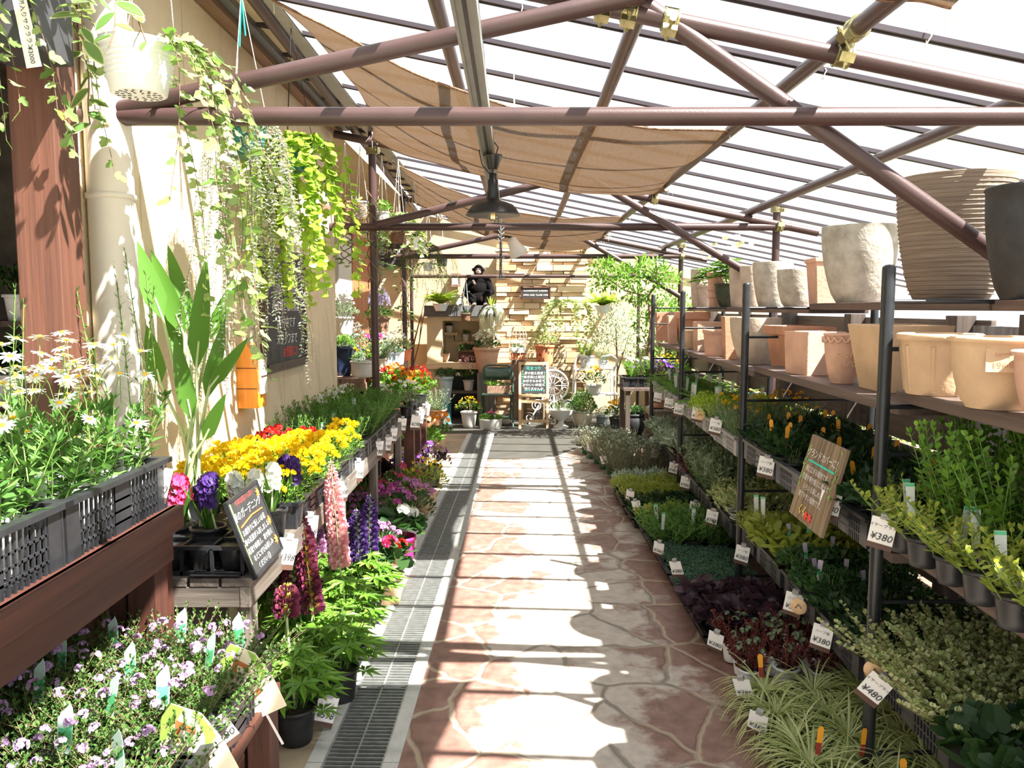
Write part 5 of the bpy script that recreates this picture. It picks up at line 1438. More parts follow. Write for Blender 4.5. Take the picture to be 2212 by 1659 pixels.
tray('black tray under the lupins beside the grate', atZ(722, 1470, 0), ga * -1, L=0.36, W=0.2, H=0.08)
FL = [  # px, py base, kind, pot, scale, name, label
 (838, 1300, 'geranium', 'tanpot', 1.0, 'geranium', 'geranium with pink and red blooms in a tan pot by the grate', ['p_hotpink', 'p_red', 'p_hotpink']),
 (866, 1215, 'geranium', 'pink', 1.0, 'geranium', 'geranium with one white bloom in a hot pink pot', ['p_white', 'p_white']),
 (822, 1242, 'mauvebush', 'tanpot', 0.8, 'nemesia_plant', 'small mauve and white flowers in a tan pot beside the hot pink pot', None),
 (800, 1330, 'geranium', 'tanpot', 0.85, 'geranium', 'dark leaved geranium in a tan pot under the bench edge', ['p_red']),
 (888, 1160, 'mauvebush', 'bigwhite', 1.15, 'nemesia_plant', 'wide mauve flowering plant beside the grate', None),
 (838, 1170, 'pinkbush', 'bigwhite', 1.1, 'nemesia_plant', 'bright magenta pink flowering plant left of the mauve one', None),
 (918, 1105, 'yellowgreenbush', 'tanpot', 1.1, 'lotus_plant', 'yellow green bushy plant close to the grate', None),
 (870, 1115, 'lotus', 'bigblack', 1.0, 'lotus_plant', 'green plant with hot pink star flowers beside the yellow green bush', None),
 (930, 1050, 'violetbush', 'bigblack', 1.05, 'violet_plant', 'violet flowering plant with dark leaves, nearest the grate', None),
 (880, 1062, 'violetbush', 'bigblack', 1.05, 'violet_plant', 'violet flowering plant with dark leaves, behind the red timber post', None),
 (815, 1075, 'darkheuchera', 'bigblack', 1.1, 'heuchera_plant', 'dark purple leaved plant under the bench', None),
 (900, 1018, 'pinkbush', 'bigblack', 0.9, 'cyclamen_plant', 'small red pink flowers behind the violet plants', None),
 (948, 968, 'orangeviola', 'tanpot', 1.1, 'viola_plant', 'orange violas in a tan pot, farthest of the floor flowers', None),
 (920, 990, 'peachbegonia', 'bigwhite', 1.15, 'begonia_plant', 'peach flowering plant in front of the orange violas', None),
 (898, 985, 'yellowmum', 'bigwhite', 1.0, 'mum_plant', 'yellow button flowers left of the peach flowering plant', None),
 (770, 1180, 'mauvebush', 'bigblack', 1.0, 'nemesia_plant', 'mauve flowering plant in shade behind the bench leg', None),
 (800, 1120, 'lotus', 'bigblack', 0.9, 'lotus_plant', 'green plant with few pink flowers under the bench', None),
 (700, 1250, 'mauvebush', 'bigblack', 1.0, 'nemesia_plant', 'dusky mauve plant deep under the bench', None)]
for px, py, kd, pk, s, nm, lab, blooms in FL:
    t = plant(nm, lab, 'potted plant', atZ(px, py, 0), kd, pk, s * 1.22, 'flowers on the floor along the bench')
    if blooms:
        for k, c in enumerate(blooms):
            a = -1.2 - t.rotation_euler.z + 1.1 * k
            hm = cached(('gerhead', c), lambda: h_cluster(0.075, random.Random(5), 20, 0.42).mesh('bloom', [M[c]]))
            link('bloom', hm, t, loc=(0.06 * math.cos(a), 0.06 * math.sin(a), 0.29 - 0.03 * k))
for i, (px, py) in enumerate(((782, 1360), (890, 1165), (745, 1225), (905, 885 + 130), (862, 1185))):
    p = atZ(px, py, 0.10)
    pricetag(f'white price card among the floor flowers beside the grate, {ORD[i]} from the first lupin', p, (-0.25, 0.2, 0.3), '498', 1.2, '宿根草')
pricetag('white price card leaning at the foot of the lupin tray beside the grate', atZ(712, 1505, 0.12), (-0.3, 0.35, 0.3), '598', 1.4, 'ルピナス')

# --- far red table with nasturtiums
rt = thing('plant_table', 'dark red timber table with red and orange flowers beyond the grey bench', 'table', (-1.08, 6.9, 0))
MB().box((0, 0, 0.69), (0.56, 1.05, 0.04)).build('top', M['redwood'], rt)
for x, y in ((0.24, -0.46), (0.24, 0.46), (-0.24, -0.46), (-0.24, 0.46), (0.24, 0.0)): MB().box((x, y, 0.335), (0.08, 0.08, 0.67)).build('leg', M['redpost'], rt)
for i, (x, y, kd) in enumerate(((-0.86, 6.70, 'nasturtium'), (-0.84, 7.15, 'nasturtium_red'), (-1.10, 6.75, 'nasturtium_red'), (-1.08, 7.2, 'nasturtium'))):
    plant('nasturtium', ['orange nasturtiums at the front of the far red table', 'red nasturtiums at the far corner of the red table', 'red nasturtiums at the back of the red table', 'orange nasturtiums at the far back of the red table'][i], 'potted plant', (x, y, 0.71), kd, 'bigblack', 0.95, 'nasturtiums on the far red table')
for i, (x, y, kd) in enumerate(((-0.86, 6.43, 'mixwhite'), (-1.08, 6.46, 'mixwhite'))):
    plant('white_stock', ['white and pink flowers at the near corner of the far red table', 'white flowers at the near left of the far red table'][i], 'potted plant', (x, y, 0.71), kd, 'black', 1.1, 'white flowers on the far red table', child_heads=False)
for i, (px, py) in enumerate(((890, 872), (917, 852), (878, 895), (888, 905))):
    pricetag(f'white price tag on the front of the far red table, {ORD[i]} from near', Vector((-0.77, 6.38 + 0.25 * i, 0.74)), (0.1, 0.15, 0.7), '298', 1.6, '')

# --- hanging plants, near
PZ = M['cord']
def hanger(t, pts, m='blackcord', r=0.0016):
    mb = MB()
    for a, b in pts: mb.tube([a, b], r, 4, False)
    return mb.build('hanger', M[m], t)
# dark planter box with variegated trailing leaves
pb = thing('planter_box', 'dark grey square planter hung high on the timber post with a white name strip', 'potted plant', (-1.335, 2.245, 2.28))
MB().box((0, 0, 0.11), (0.185, 0.19, 0.22)).build('box', mat('charcoal_box', (0.045, 0.045, 0.052), 0.5), pb, bevel=0.006)
MB().box((0, 0.085, 0.25), (0.03, 0.02, 0.1)).build('bracket', M['blackmetal'], pb)
M['l_hoya'] = leafm('hoya_leaf', (0.10, 0.20, 0.05), (0.20, 0.30, 0.09), 0.3, 0.3)
M['l_hoyarim'] = leafm('hoya_leaf_rim', (0.50, 0.53, 0.26), (0.62, 0.63, 0.36), 0.3, 0.35)
def hoya():
    r = random.Random(9); mb = MB()
    def one(p, d, n, L):
        mb.mi = 1; mb.leaf(p, d, n, L, L * 0.46, 6, 0.35); mb.mi = 0; mb.leaf(p + n * 0.0015 + d * L * 0.04, d, n, L * 0.92, L * 0.33, 6, 0.34)
    for i in range(17):
        a = r.uniform(-2.9, 0.9); o = Vector((math.cos(a), math.sin(a), 0))
        p = Vector((r.uniform(-0.09, 0.09), r.uniform(-0.09, 0.05), 0.22)); d = (o + Vector((0, 0, 0.8))).normalized(); pts = [p.copy()]
        for k in range(r.randint(6, 15)):
            d = (d + Vector((0, 0, -0.24)) + rv(r) * 0.22).normalized(); p = p + d * 0.034; pts.append(p.copy())
            if k > 0:
                s = d.cross(Vector((0, 0, 1))).normalized() if abs(d.z) < 0.95 else Vector((1, 0, 0))
                q = (s * r.choice((-1, 1)) + d * 0.5 + rv(r) * 0.4).normalized()
                n = (Vector((0.1, -0.8, 0.7)) + rv(r) * 0.4).normalized()
                one(p, q, n, r.uniform(0.05, 0.085))
        mb.mi = 2; mb.tube(pts, 0.0022, 4, False)
    return mb
hoya().build('foliage', [M['l_hoya'], M['l_hoyarim'], M['brownstem']], pb)
sl = MB().prism([(-0.02, -0.085), (0.02, -0.085), (0.018, 0.085), (-0.018, 0.085)], 0.0015).build('name_strip', M['paper'], pb, loc=(0.075, -0.10, 0.03), rot=(0.05, -0.14, 0))
lettering('斑入りサクララン', 0.016, 'ink', sl, (0.003, -0.002, 0.022), (PI / 2, PI / 2, 0)); lettering('¥3000', 0.017, 'ink', sl, (0.0, -0.002, -0.055), (PI / 2, PI / 2, 0))
# ivy spilling from the shop eave on the far left
iv0 = thing('ivy_basket', 'ivy spilling from a dark basket at the top left corner', 'potted plant', (-1.50, 2.30, 2.46))
MB().lathe([(0.06, -0.06), (0.10, 0.03), (0.105, 0.06), (0.095, 0.06)], 16).build('basket', M['wicker'], iv0)
trails(22, 0.10, (0.25, 0.75), 0.042, 0.04, 21, 0.05, 'ivy', 0.035, 0.5, per=1, out=0.9, az=(-2.4, 0.9)).build('foliage', [M['l_ivy'], M['brownstem']], iv0)
hanger(iv0, [((0.09, 0, 0.05), (0, 0, 0.42)), ((-0.09, 0, 0.05), (0, 0, 0.42)), ((0, -0.09, 0.05), (0, 0, 0.42))])
# white ribbed pot with ivy
wp = thing('hanging_ivy', 'ivy trailing from a white ribbed hanging pot beside the downpipe', 'potted plant', (-1.10, 2.42, 2.225), scale=0.93)
mb = MB(); pr = [(0.078, 0.0), (0.084, 0.003), (0.090, 0.035)]
for k in range(6): pr += [(0.0935 + 0.0028 * k, 0.042 + 0.015 * k), (0.0975 + 0.0028 * k, 0.048 + 0.015 * k), (0.0945 + 0.0028 * k, 0.054 + 0.015 * k)]
pr += [(0.115, 0.14), (0.118, 0.158), (0.112, 0.158), (0.108, 0.140)]
mb.lathe(pr, 40); mb.mi = 1; mb.lathe([(0.107, 0.142), (0.0001, 0.146)], 24)
pt_ = mb.build('pot', [M['white'], M['soil']], wp)
mb = MB()
for rr, n in ((0.03, 8), (0.048, 12), (0.064, 18)):
    for k in range(n): a = 2 * PI * k / n; mb.box((rr * math.cos(a), rr * math.sin(a), -0.0006), (0.011, 0.005, 0.002), (0, 0, a))
mb.build('drain_slot', M['black'], pt_)
trails(17, 0.10, (0.25, 1.25), 0.046, 0.04, 31, 0.14, 'ivy', 0.040, 0.5, per=1, out=0.75, az=(-0.7, 1.6), sr=0.0013).build('foliage', [M['l_ivy'], M['brownstem']], wp)
hanger(wp, [((0.112 * math.cos(a), 0.112 * math.sin(a), 0.15), (0.09, 0, 0.72)) for a in (0.3, 2.4, 4.5)], 'cord')
# green pot with silver trailing strands
gp = thing('hanging_silver_vine', 'thin silvery strands trailing from a dark green hanging pot', 'potted plant', (-1.045, 3.2, 2.19))
link('pot', pot_mesh(0.085, 0.064, 0.14, M['greenpot'], rim=0.006), gp)
trails(60, 0.055, (0.35, 1.2), 0.019, 0.006, 41, 0.12, 'd', 0.014, 0.22, per=2, out=0.35, sr=0.001).build('foliage', [M['l_silver'], M['brownstem']], gp)
hanger(gp, [((0.085 * math.cos(a), 0.085 * math.sin(a), 0.13), (0.0, 0, 0.62)) for a in (0.3, 2.4, 4.5)], 'cord')
mb = MB(); mb.tube([(0, 0, 0.60), (0, 0, 0.76)], 0.008, 6); mb.tube([(0.0, 0, 0.62), (-0.012, 0, 0.42)], 0.004, 5); mb.tube([(0.0, 0, 0.62), (0.012, 0, 0.46)], 0.004, 5); mb.build('strap', M['teal'], gp)
# round leaved trailing plant
rp_ = thing('hanging_round_leaf_plant', 'bright round leaved plant cascading from a hanging pot in front of the wall', 'potted plant', (-1.06, 4.0, 2.27))
link('pot', pot_mesh(0.085, 0.065, 0.13, M['greenpot'], rim=0.005), rp_)
M['l_coin'] = leafm('coin_leaf', (0.22, 0.40, 0.03), (0.46, 0.60, 0.10), 0.5, 0.3)
trails(40, 0.07, (0.25, 0.95), 0.044, 0.04, 51, 0.12, 'round', 0.026, 0.22, per=2, out=0.35, sr=0.0016).build('foliage', [M['l_coin'], M['stem']], rp_)
hanger(rp_, [((0.085 * math.cos(a), 0.085 * math.sin(a), 0.12), (-0.01, 0, 0.68)) for a in (0.3, 2.4, 4.5)], 'blackcord')

# --- things on the wall
wl = thing('wall_lantern', 'white glass wall lantern on a brown block with bent conduit', 'lamp', (WX, 5.70, 2.30))
MB().box((0.05, 0, 0), (0.12, 0.10, 0.05)).build('block', M['counter'], wl, bevel=0.003)
MB().box((0.06, 0, 0.10), (0.09, 0.09, 0.15)).build('glass', M['glassblock'], wl, bevel=0.006)
mb = MB()
for sx in (0.015, 0.105):
    for sy in (-0.045, 0.045): mb.box((sx, sy, 0.10), (0.008, 0.008, 0.16))
mb.box((0.06, 0, 0.18), (0.11, 0.11, 0.012)); mb.build('cage', M['blackmetal'], wl)
mb = MB(); mb.tube([(0.02, 0.03, -0.02), (0.02, 0.03, -0.17), (0.018, -0.05, -0.19), (0.018, -0.32, -0.19)], 0.009, 8); mb.build('conduit', M['pipe'], wl)
wsn = thing('wall_sign', 'large black chalkboard on the stucco wall with white and red lettering', 'sign', (WX + 0.012, 4.88, 1.59))
MB().box((0, 0, 0), (0.02, 0.84, 0.66)).build('board', M['chalkgrey'], wsn)
mb = MB()
for z in (-0.335, 0.335): mb.box((0.004, 0, z), (0.034, 0.90, 0.05))
for y in (-0.435, 0.435): mb.box((0.004, y, 0), (0.034, 0.035, 0.66))
mb.build('frame', M['fencez'], wsn)
RT = (PI / 2, 0, PI / 2)
for k, s in enumerate(('営業時間', '10:00〜19:00', '春の寄せ植え教室', '受付中です', 'スタッフまで')):
    lettering(s, 0.075, 'chalkwhite', wsn, (0.0125, 0.0, 0.22 - 0.10 * k), RT, shear=0.15)
lettering('お気軽に!!', 0.07, 'chalkred', wsn, (0.0125, 0.06, -0.26), RT)
ow = thing('orange_wall_box', 'orange varnished wooden wall box with pointed top and glass side', 'wall lamp', (WX, 4.10, 1.09))
MB().prism([(0.0, 0), (0.105, 0), (0.105, 0.24), (0.05, 0.335), (0.0, 0.30)], 0.13).build('box', M['orangewood'], ow)
MB().box((0.112, 0.01, 0.16), (0.012, 0.085, 0.18)).build('glass', M['glassblock'], ow)
for z in (0.10, 0.205): MB().box((0.05, -0.066, z), (0.10, 0.002, 0.004)).build('seam', M['redwoodz'], ow)
MB().box((0.118, 0.01, 0.16), (0.004, 0.09, 0.008)).build('glazing_bar', M['redwoodz'], ow)

# --- dim shop behind the post
sh = thing('shop_shelf', 'dark shelf inside the shop behind the timber post', 'shelf', (-2.72, 4.2, 0))
for z in (0.55, 1.10, 1.52): MB().box((0, 0, z), (0.7, 0.34, 0.03)).build('board', M['shelf'], sh)
for sx in (-1, 1): MB().box((sx * 0.33, 0, 0.85), (0.04, 0.3, 1.7)).build('upright', M['blackmetal'], sh)
link_ = lambda p, lab, pk, kd: plant('shop_plant', lab, 'potted plant', p, kd, pk, 1.6, 'plants in the dim shop')
link_((-2.62, 4.15, 1.115), 'plant in pale pot on the dim shop shelf, upper board', 'white', 'darkbush')
link_((-2.62, 4.15, 0.565), 'yellow flowering plant on the dim shop shelf, lower board', 'black', 'mixyellow')
link_((-2.55, 4.15, 1.535), 'dark leafy plant on the top board of the dim shop shelf', 'white', 'deepbush')
# ---------------------------------------------------------------- middle left: counter, hanging pots
def cplant(name, label, p, pt_, kd, fs=1.0, group=None, fz=None, child_heads=False, rz=None, flower='flower', cat='potted plant', seed=None):
    # pt_: (top radius, bottom radius, height, material, extra options)
    t = thing(name, label, cat, p, rnd.uniform(0, 6.28) if rz is None else rz, group)
    rt_, rb_, h, m = pt_[:4]; kw = pt_[4] if len(pt_) > 4 else {}
    link('pot', pot_mesh(rt_, rb_, h, M[m], **kw), t)
    if kd:
        k = K[kd]; s = rnd.randrange(k['nv']) if seed is None else seed
        z0 = h * 0.88 if fz is None else fz
        o = link('foliage', cached(('fol', kd, s), lambda: k['fol'](s + 11).mesh(kd, [M[k['lm']], M[k['sm']]])), t, loc=(0, 0, z0)); o.scale = (fs,) * 3
        if k['heads']:
            hm = [cached(('head', kd, v), lambda v=v: k['heads'][0](random.Random(v)).mesh(flower, [M[m_] for m_ in k['heads'][1]])) for v in range(2)]
            for i, (q, e, sc_) in enumerate(heads_on(k, s)):
                o = link(flower, hm[i % 2], t, loc=q * fs + Vector((0, 0, z0)), rot=e); o.scale = (sc_ * fs,) * 3
    return t
CZ = 1.02
ctr = thing('counter', 'worn brown timber counter full of flower pots past the wall corner', 'counter', (-1.62, 7.9, 0))
for k in range(4): MB().box((-0.30 + 0.2 * k, 0, CZ - 0.02), (0.192, 2.7, 0.04)).build('top_board', M['counter'], ctr, bevel=0.003)
MB().box((0.385, 0, CZ - 0.075), (0.035, 2.7, 0.07)).build('front_rail', M['counter'], ctr, bevel=0.003)
MB().box((0.0, -1.335, CZ - 0.075), (0.8, 0.035, 0.07)).build('end_rail', M['counter'], ctr, bevel=0.003)
for x in (-0.34, 0.34):
    for y in (-1.28, 0, 1.28): MB().box((x, y, 0.475), (0.08, 0.08, 0.95)).build('leg', M['redwoodz'], ctr)
def onc(px, py): return atZ(px, py, CZ)
def cy_(px, Y, z): # point on a height at depth Y under picture column px
    p = atY(px, 700, Y); return Vector((p.x, Y, z))
cplant('flower_pot', 'lime green plant in a tall square navy pot at the wall corner', cy_(741, 6.85, CZ), (0.075, 0.055, 0.25, 'bluepot', dict(sq=0.9, rim=0.004)), 'limecup', 1.0)
bxs = thing('pot_stand', 'grey stand raising the cyclamen above the navy pot', 'stand', cy_(742, 7.25, CZ)); MB().box((0, 0, 0.165), (0.17, 0.2, 0.33)).build('body', M['greytin'], bxs)
cplant('flower_pot', 'white cyclamen in a white corrugated pot behind the navy pot', cy_(744, 7.2, CZ + 0.331), (0.085, 0.065, 0.17, 'whitepot'), 'mixwhite', 1.1)
cplant('flower_pot', 'white tin tub with yellow and green plants on the counter edge', cy_(783, 6.72, CZ), (0.105, 0.095, 0.135, 'whitepot'), 'mixyellow', 1.0)
cplant('flower_pot', 'grey green plant in a tall grey tin cylinder behind the white tub', cy_(767, 7.0, CZ), (0.052, 0.052, 0.26, 'greytin', dict(rim=0.001)), 'mixwhite', 0.9)
cplant('flower_pot', 'bright magenta pink flowers behind the white tub', cy_(806, 7.2, CZ), (0.07, 0.055, 0.15, 'greytin'), 'pinkmix', 1.0)
cplant('flower_pot', 'silvery trailing plant in a pale bucket right of the white tub', cy_(818, 7.15, CZ), (0.06, 0.05, 0.13, 'creampot'), 'greyyellow', 1.0)
cplant('flower_pot', 'pale tin bucket with white flowers on the counter edge', cy_(832, 7.4, CZ), (0.07, 0.055, 0.17, 'tinpot'), 'mixwhite', 1.0)
cplant('flower_pot', 'grey leaved plant in a slim pale blue tin', cy_(847, 7.75, CZ), (0.06, 0.05, 0.15, 'tinpot'), 'succulent', 0.9)
cplant('flower_pot', 'white bucket with mixed white flowers further along the counter', cy_(858, 8.2, CZ), (0.075, 0.06, 0.16, 'whitepot'), 'mixwhite', 1.0)
cplant('flower_pot', 'small plant in a round orange pot at the far end of the counter', cy_(874, 8.8, CZ), (0.075, 0.06, 0.12, 'terraorange'), 'leucothoe', 0.7)
bxs = thing('pot_stand', 'stand lifting the wicker basket above the counter', 'stand', cy_(818, 7.62, CZ)); MB().box((0, 0, 0.15), (0.17, 0.17, 0.30)).build('body', M['greytin'], bxs)
cplant('flower_basket', 'lavender and white flower spikes in a brown wicker basket', cy_(818, 7.6, CZ + 0.301), (0.10, 0.085, 0.19, 'wicker', dict(rim=0.012)), 'lavendermix', 0.9)
cplant('flower_pot', 'green plant with white blossoms left of the wicker basket', cy_(772, 7.5, CZ), (0.075, 0.06, 0.22, 'tinpot'), 'mixwhite', 1.2)
# doors on the far left wall
d1 = MB().box((-2.035, 9.75, 1.25), (0.04, 0.8, 2.5)).build('door_1', M['doorwhite']); struct(d1)
d2 = thing('door_2', 'orange brown wooden door on the far left wall', 'door', (-2.03, 10.85, 0)); d2['kind'] = 'structure'
for k in range(5): MB().box((0, -0.6 + 0.30 * k, 1.27), (0.05, 0.292, 2.54)).build('plank', M['doorwood'], d2)
MB().box((0.04, 0.5, 1.05), (0.03, 0.03, 0.14)).build('handle', M['blackmetal'], d2)
# dark sign high on the back wall
ks = thing('dark_sign', 'dark slatted sign with pale letters high on the back wall behind the hanging pots', 'sign', atY(848, 541, 12.15))
for k in range(5): MB().box((0, 0, -0.2 + 0.1 * k), (0.38, 0.03, 0.092)).build('slat', M['chalkgrey'], ks)
lettering('K-MART', 0.105, 'papergrey', ks, (0.0, -0.018, -0.02), (PI / 2, 0, 0))

# hanging pots past the corner
def hpot(name, label, px, py, Y, pt_, kd=None, fs=1.0, tr=None, top=2.93, cordm='cord', fz=None, group='hanging pots past the corner'):
    # py: bottom of the pot in the picture
    p = atY(px, py, Y)
    t = cplant(name, label, p, pt_, kd, fs, group, fz) if pt_ else thing(name, label, 'potted plant', p, 0, group)
    h = pt_[2] if pt_ else 0.0; rt_ = pt_[0] if pt_ else 0.05
    if tr:
        mb = trails(*tr[0], **tr[1]); mb.build('trailing_foliage', [M[tr[2]], M['brownstem']], t, loc=(0, 0, h * 0.9))
    ht = top - p.z
    if ht > 0: hanger(t, [((rt_ * math.cos(a), rt_ * math.sin(a), h * 0.95), (0, 0, ht)) for a in (0.4, 2.5, 4.6)], cordm, 0.0022)
    return t
wpot = (0.058, 0.046, 0.13, 'white')
hpot('hanging_pot', 'white hanging pot with dark strands spilling over both sides', 780, 470, 6.75, wpot, None, 1, ((26, 0.055, (0.15, 0.30), 0.02, 0.008, 61, 0.0), dict(step=0.018, wander=0.4, out=1.0), 'l_dark'))
hpot('hanging_pot', 'dry brown trailing plant in a hanging pot at the wall corner', 748, 465, 6.6, (0.055, 0.045, 0.11, 'wicker'), None, 1, ((40, 0.075, (0.12, 0.32), 0.024, 0.008, 62, 0.0), dict(step=0.018, wander=0.4, out=1.0), 'l_dry'))
hpot('hanging_pot', 'white hanging pot topped with bright green leaves right of the dark strands', 827, 490, 7.1, wpot, 'limecup', 0.9)
hpot('hanging_pot', 'hanging ivy pot beside the middle left pole', 862, 490, 7.3, (0.055, 0.045, 0.11, 'whitepot'), None, 1, ((22, 0.06, (0.15, 0.45), 0.052, 0.05, 63, 0.0), dict(shape='ivy', step=0.035, wander=0.6, out=1.2, per=1), 'l_ivy'))
hpot('hanging_pot', 'white hanging pot with grey strands above the fern', 897, 540, 8.3, wpot, 'smallgreen', 1.2)
hpot('hanging_pot', 'dry straw coloured hanging plant behind the middle level pipe', 858, 525, 8.6, (0.08, 0.06, 0.11, 'wicker'), None, 1, ((36, 0.09, (0.12, 0.36), 0.028, 0.008, 64, 0.0), dict(step=0.02, wander=0.4, out=0.9), 'l_dry'))
hpot('hanging_pot', 'willowy dark green hanging plant under the middle level pipe', 912, 548, 8.8, (0.075, 0.06, 0.11, 'white'), None, 1, ((60, 0.10, (0.15, 0.42), 0.035, 0.007, 65, 0.0), dict(step=0.02, wander=0.4, out=1.4), 'l_deep'))
hpot('hanging_pot', 'black hanging pot with pale string like strands', 955, 575, 10.2, (0.075, 0.06, 0.14, 'black'), None, 1, ((50, 0.09, (0.15, 0.55), 0.010, 0.006, 66, 0.0), dict(step=0.02, wander=0.2, out=1.0), 'l_bright'), top=2.85)
hpot('hanging_pot', 'trailing green strands hanging left of the black pot', 925, 585, 10.0, (0.07, 0.055, 0.10, 'white'), None, 1, ((44, 0.10, (0.2, 0.55), 0.022, 0.008, 67, 0.0), dict(step=0.02, wander=0.35, out=1.2), 'l_mid'), top=2.85)
# ivy climbing the poles
def climber(label, x, y, z0, z1, n, seed, m='l_ivy'):
    r = random.Random(seed); mb = MB()
    for k in range(n):
        a = r.uniform(0, 6.28); z = r.uniform(z0, z1); o = Vector((math.cos(a), math.sin(a), r.uniform(-0.7, 0.2)))
        mb.poly_leaf(Vector((0, 0, z)) + o * r.uniform(0.03, 0.14), o, (o + Vector((0, -0.5, 0.8))).normalized(), r.uniform(0.04, 0.075), IVY)
    mb.mi = 1
    for q in range(3): mb.tube([(0.05 * math.sin(k * 0.9 + q * 2), 0.05 * math.cos(k * 0.9 + q * 2), z0 + (z1 - z0) * k / 14) for k in range(15)], 0.004, 5)
    o = mb.build('ivy_vine', [M[m], M['brownstem']], None, loc=(x, y, 0)); tag(o, label, 'climbing plant')
climber('ivy climbing the middle left pole above the wicker basket', -1.075, 6.26, 1.75, 2.5, 46, 71)
climber('ivy around the farthest left pole beside the hearth', -1.31, 9.76, 1.3, 2.35, 60, 72)
climber('ivy hanging under the level pipe at the wall corner', -1.30, 6.35, 1.95, 2.30, 30, 73)
br = MB(); r = random.Random(75)
for q in range(4): br.tube([(0.03 * q, 0, 0), (0.05 * math.sin(q), 0.02, 0.5), (0.12 + 0.05 * math.cos(q * 2), 0, 1.1), (0.22 + 0.03 * q, 0.02, 1.6 + 0.1 * q)], 0.014, 6, True, 0.005)
tag(br.build('vine_trunk', M['brownstem'], None, loc=(-1.52, 11.6, 0)), 'bare twisting vine stems against the back wall beside the hearth', 'climbing plant')
chn = MB()
for k in range(26): chn.lathe([(0.012, -0.003), (0.016, 0), (0.012, 0.003)], 8, (0, 0, 2.19 - 0.026 * k))
tag(chn.build('chain', M['galv'], None, loc=(-1.0, 6.2, 0)), 'thin pale chain hanging from the level pipe beside the middle left pole', 'chain')

# ---------------------------------------------------------------- back of the aisle
HY = 11.35
hx0, hx1 = atY(922, 700, HY).x, atY(1066, 700, HY).x
hc = (hx0 + hx1) / 2; hw = hx1 - hx0
he = thing('hearth', 'cream stucco hearth niche with dark grey slab on top against the back wall', 'hearth', (hc, HY + 0.3, 0))
def hz(py): return atY(1000, py, HY).z
zt, zl, zn0, zs, zb = hz(684), hz(693), hz(776), hz(783), hz(797)
M['creamstucco'] = mat('hearth_stucco', (0.60, 0.49, 0.31), 0.9, var=0.05, scale=6, bump=0.4, bscale=120)
px_l, px_r = 0.22, 0.20
mb = MB()
mb.box((-hw / 2 + px_l / 2, 0, zt / 2), (px_l, 0.6, zt)); mb.box((hw / 2 - px_r / 2, 0, zt / 2), (px_r, 0.6, zt)); mb.box((0, 0, (zt + zl) / 2), (hw - 0.01, 0.598, zt - zl)); mb.box((0, 0.27, (zt + 0.6) / 2), (hw - 0.01, 0.05, zt - 0.6))
mb.build('surround', M['creamstucco'], he)
MB().box((0.0, -0.02, zt + 0.08), (hw + 0.06, 0.70, 0.155)).build('slab', M['slab'], he, bevel=0.005)
MB().box((0.0, -0.04, (zs + zb) / 2), (hw + 0.02, 0.66, zs - zb)).build('ledge', M['lightwoodx'], he, bevel=0.003)
MB().box((0, 0.29, 0.34), (hw - 0.4, 0.02, 0.68)).build('firebox', M['black'], he)
MB().box((0.12, -0.12, 0.40), (hw - 0.42, 0.36, 0.035)).build('lower_shelf', M['greywoodx'], he)
def wallshelf(label, px0, px1, py):
    a = atY(px0, py, HY + 0.42); b = atY(px1, py, HY + 0.42)
    t = thing('wall_shelf', label, 'shelf', ((a.x + b.x) / 2, HY + 0.47, a.z)); w = b.x - a.x
    MB().box((0, 0, -0.02), (w, 0.18, 0.04)).build('board', M['lightwoodx'], t)
    for sx in (-0.3, 0.3): mb = MB(); mb.tube([(w * sx, -0.06, -0.04), (w * sx, 0.08, -0.13)], 0.006, 5); mb.tube([(w * sx, 0.085, -0.03), (w * sx, 0.085, -0.14)], 0.006, 5); mb.build('bracket', M['blackmetal'], t)
    return t.location
s1 = wallshelf('small wooden shelf in the hearth niche, upper left', 944, 990, 718)
s2 = wallshelf('small wooden shelf in the hearth niche, lower right', 988, 1024, 738)
cplant('small_pot', 'dark succulent in a white pot on the upper left niche shelf', s1 + Vector((0.02, 0, 0)), (0.055, 0.045, 0.10, 'whitepot'), 'smallgreen', 1.0)
cplant('small_pot', 'green plant in a worn white tin on the lower right niche shelf', s2, (0.05, 0.045, 0.11, 'whitepot'), 'bigleaf', 0.7)
cplant('small_pot', 'pale succulent in a round terracotta bowl on the hearth ledge', Vector((atY(958, 780, HY).x, HY + 0.15, zs)), (0.075, 0.045, 0.12, 'terrapink', dict(bulge=0.012)), 'leucothoe', 0.35)
bx = thing('box_planter', 'dark green plant in a brown wooden box on the hearth ledge', 'potted plant', (atY(1007, 780, HY).x, HY + 0.12, zs))
MB().box((0, 0, 0.07), (0.23, 0.15, 0.14)).build('box', M['redwood'], bx, bevel=0.003)
mb = MB()
for x in (-0.05, 0.0, 0.05): mb.tube([(x + 0.02 * math.cos(a), -0.077, 0.07 + 0.03 * math.sin(a)) for a in [k * 0.7 for k in range(8)]], 0.003, 4)
mb.build('emblem', M['chalkpink'], bx)
o = link('foliage', K['deepbush']['fol'](5).mesh('deepbush', [M['l_deep'], M['stem']]), bx, loc=(0, 0, 0.12)); o.scale = (1.2, 0.9, 1.4)

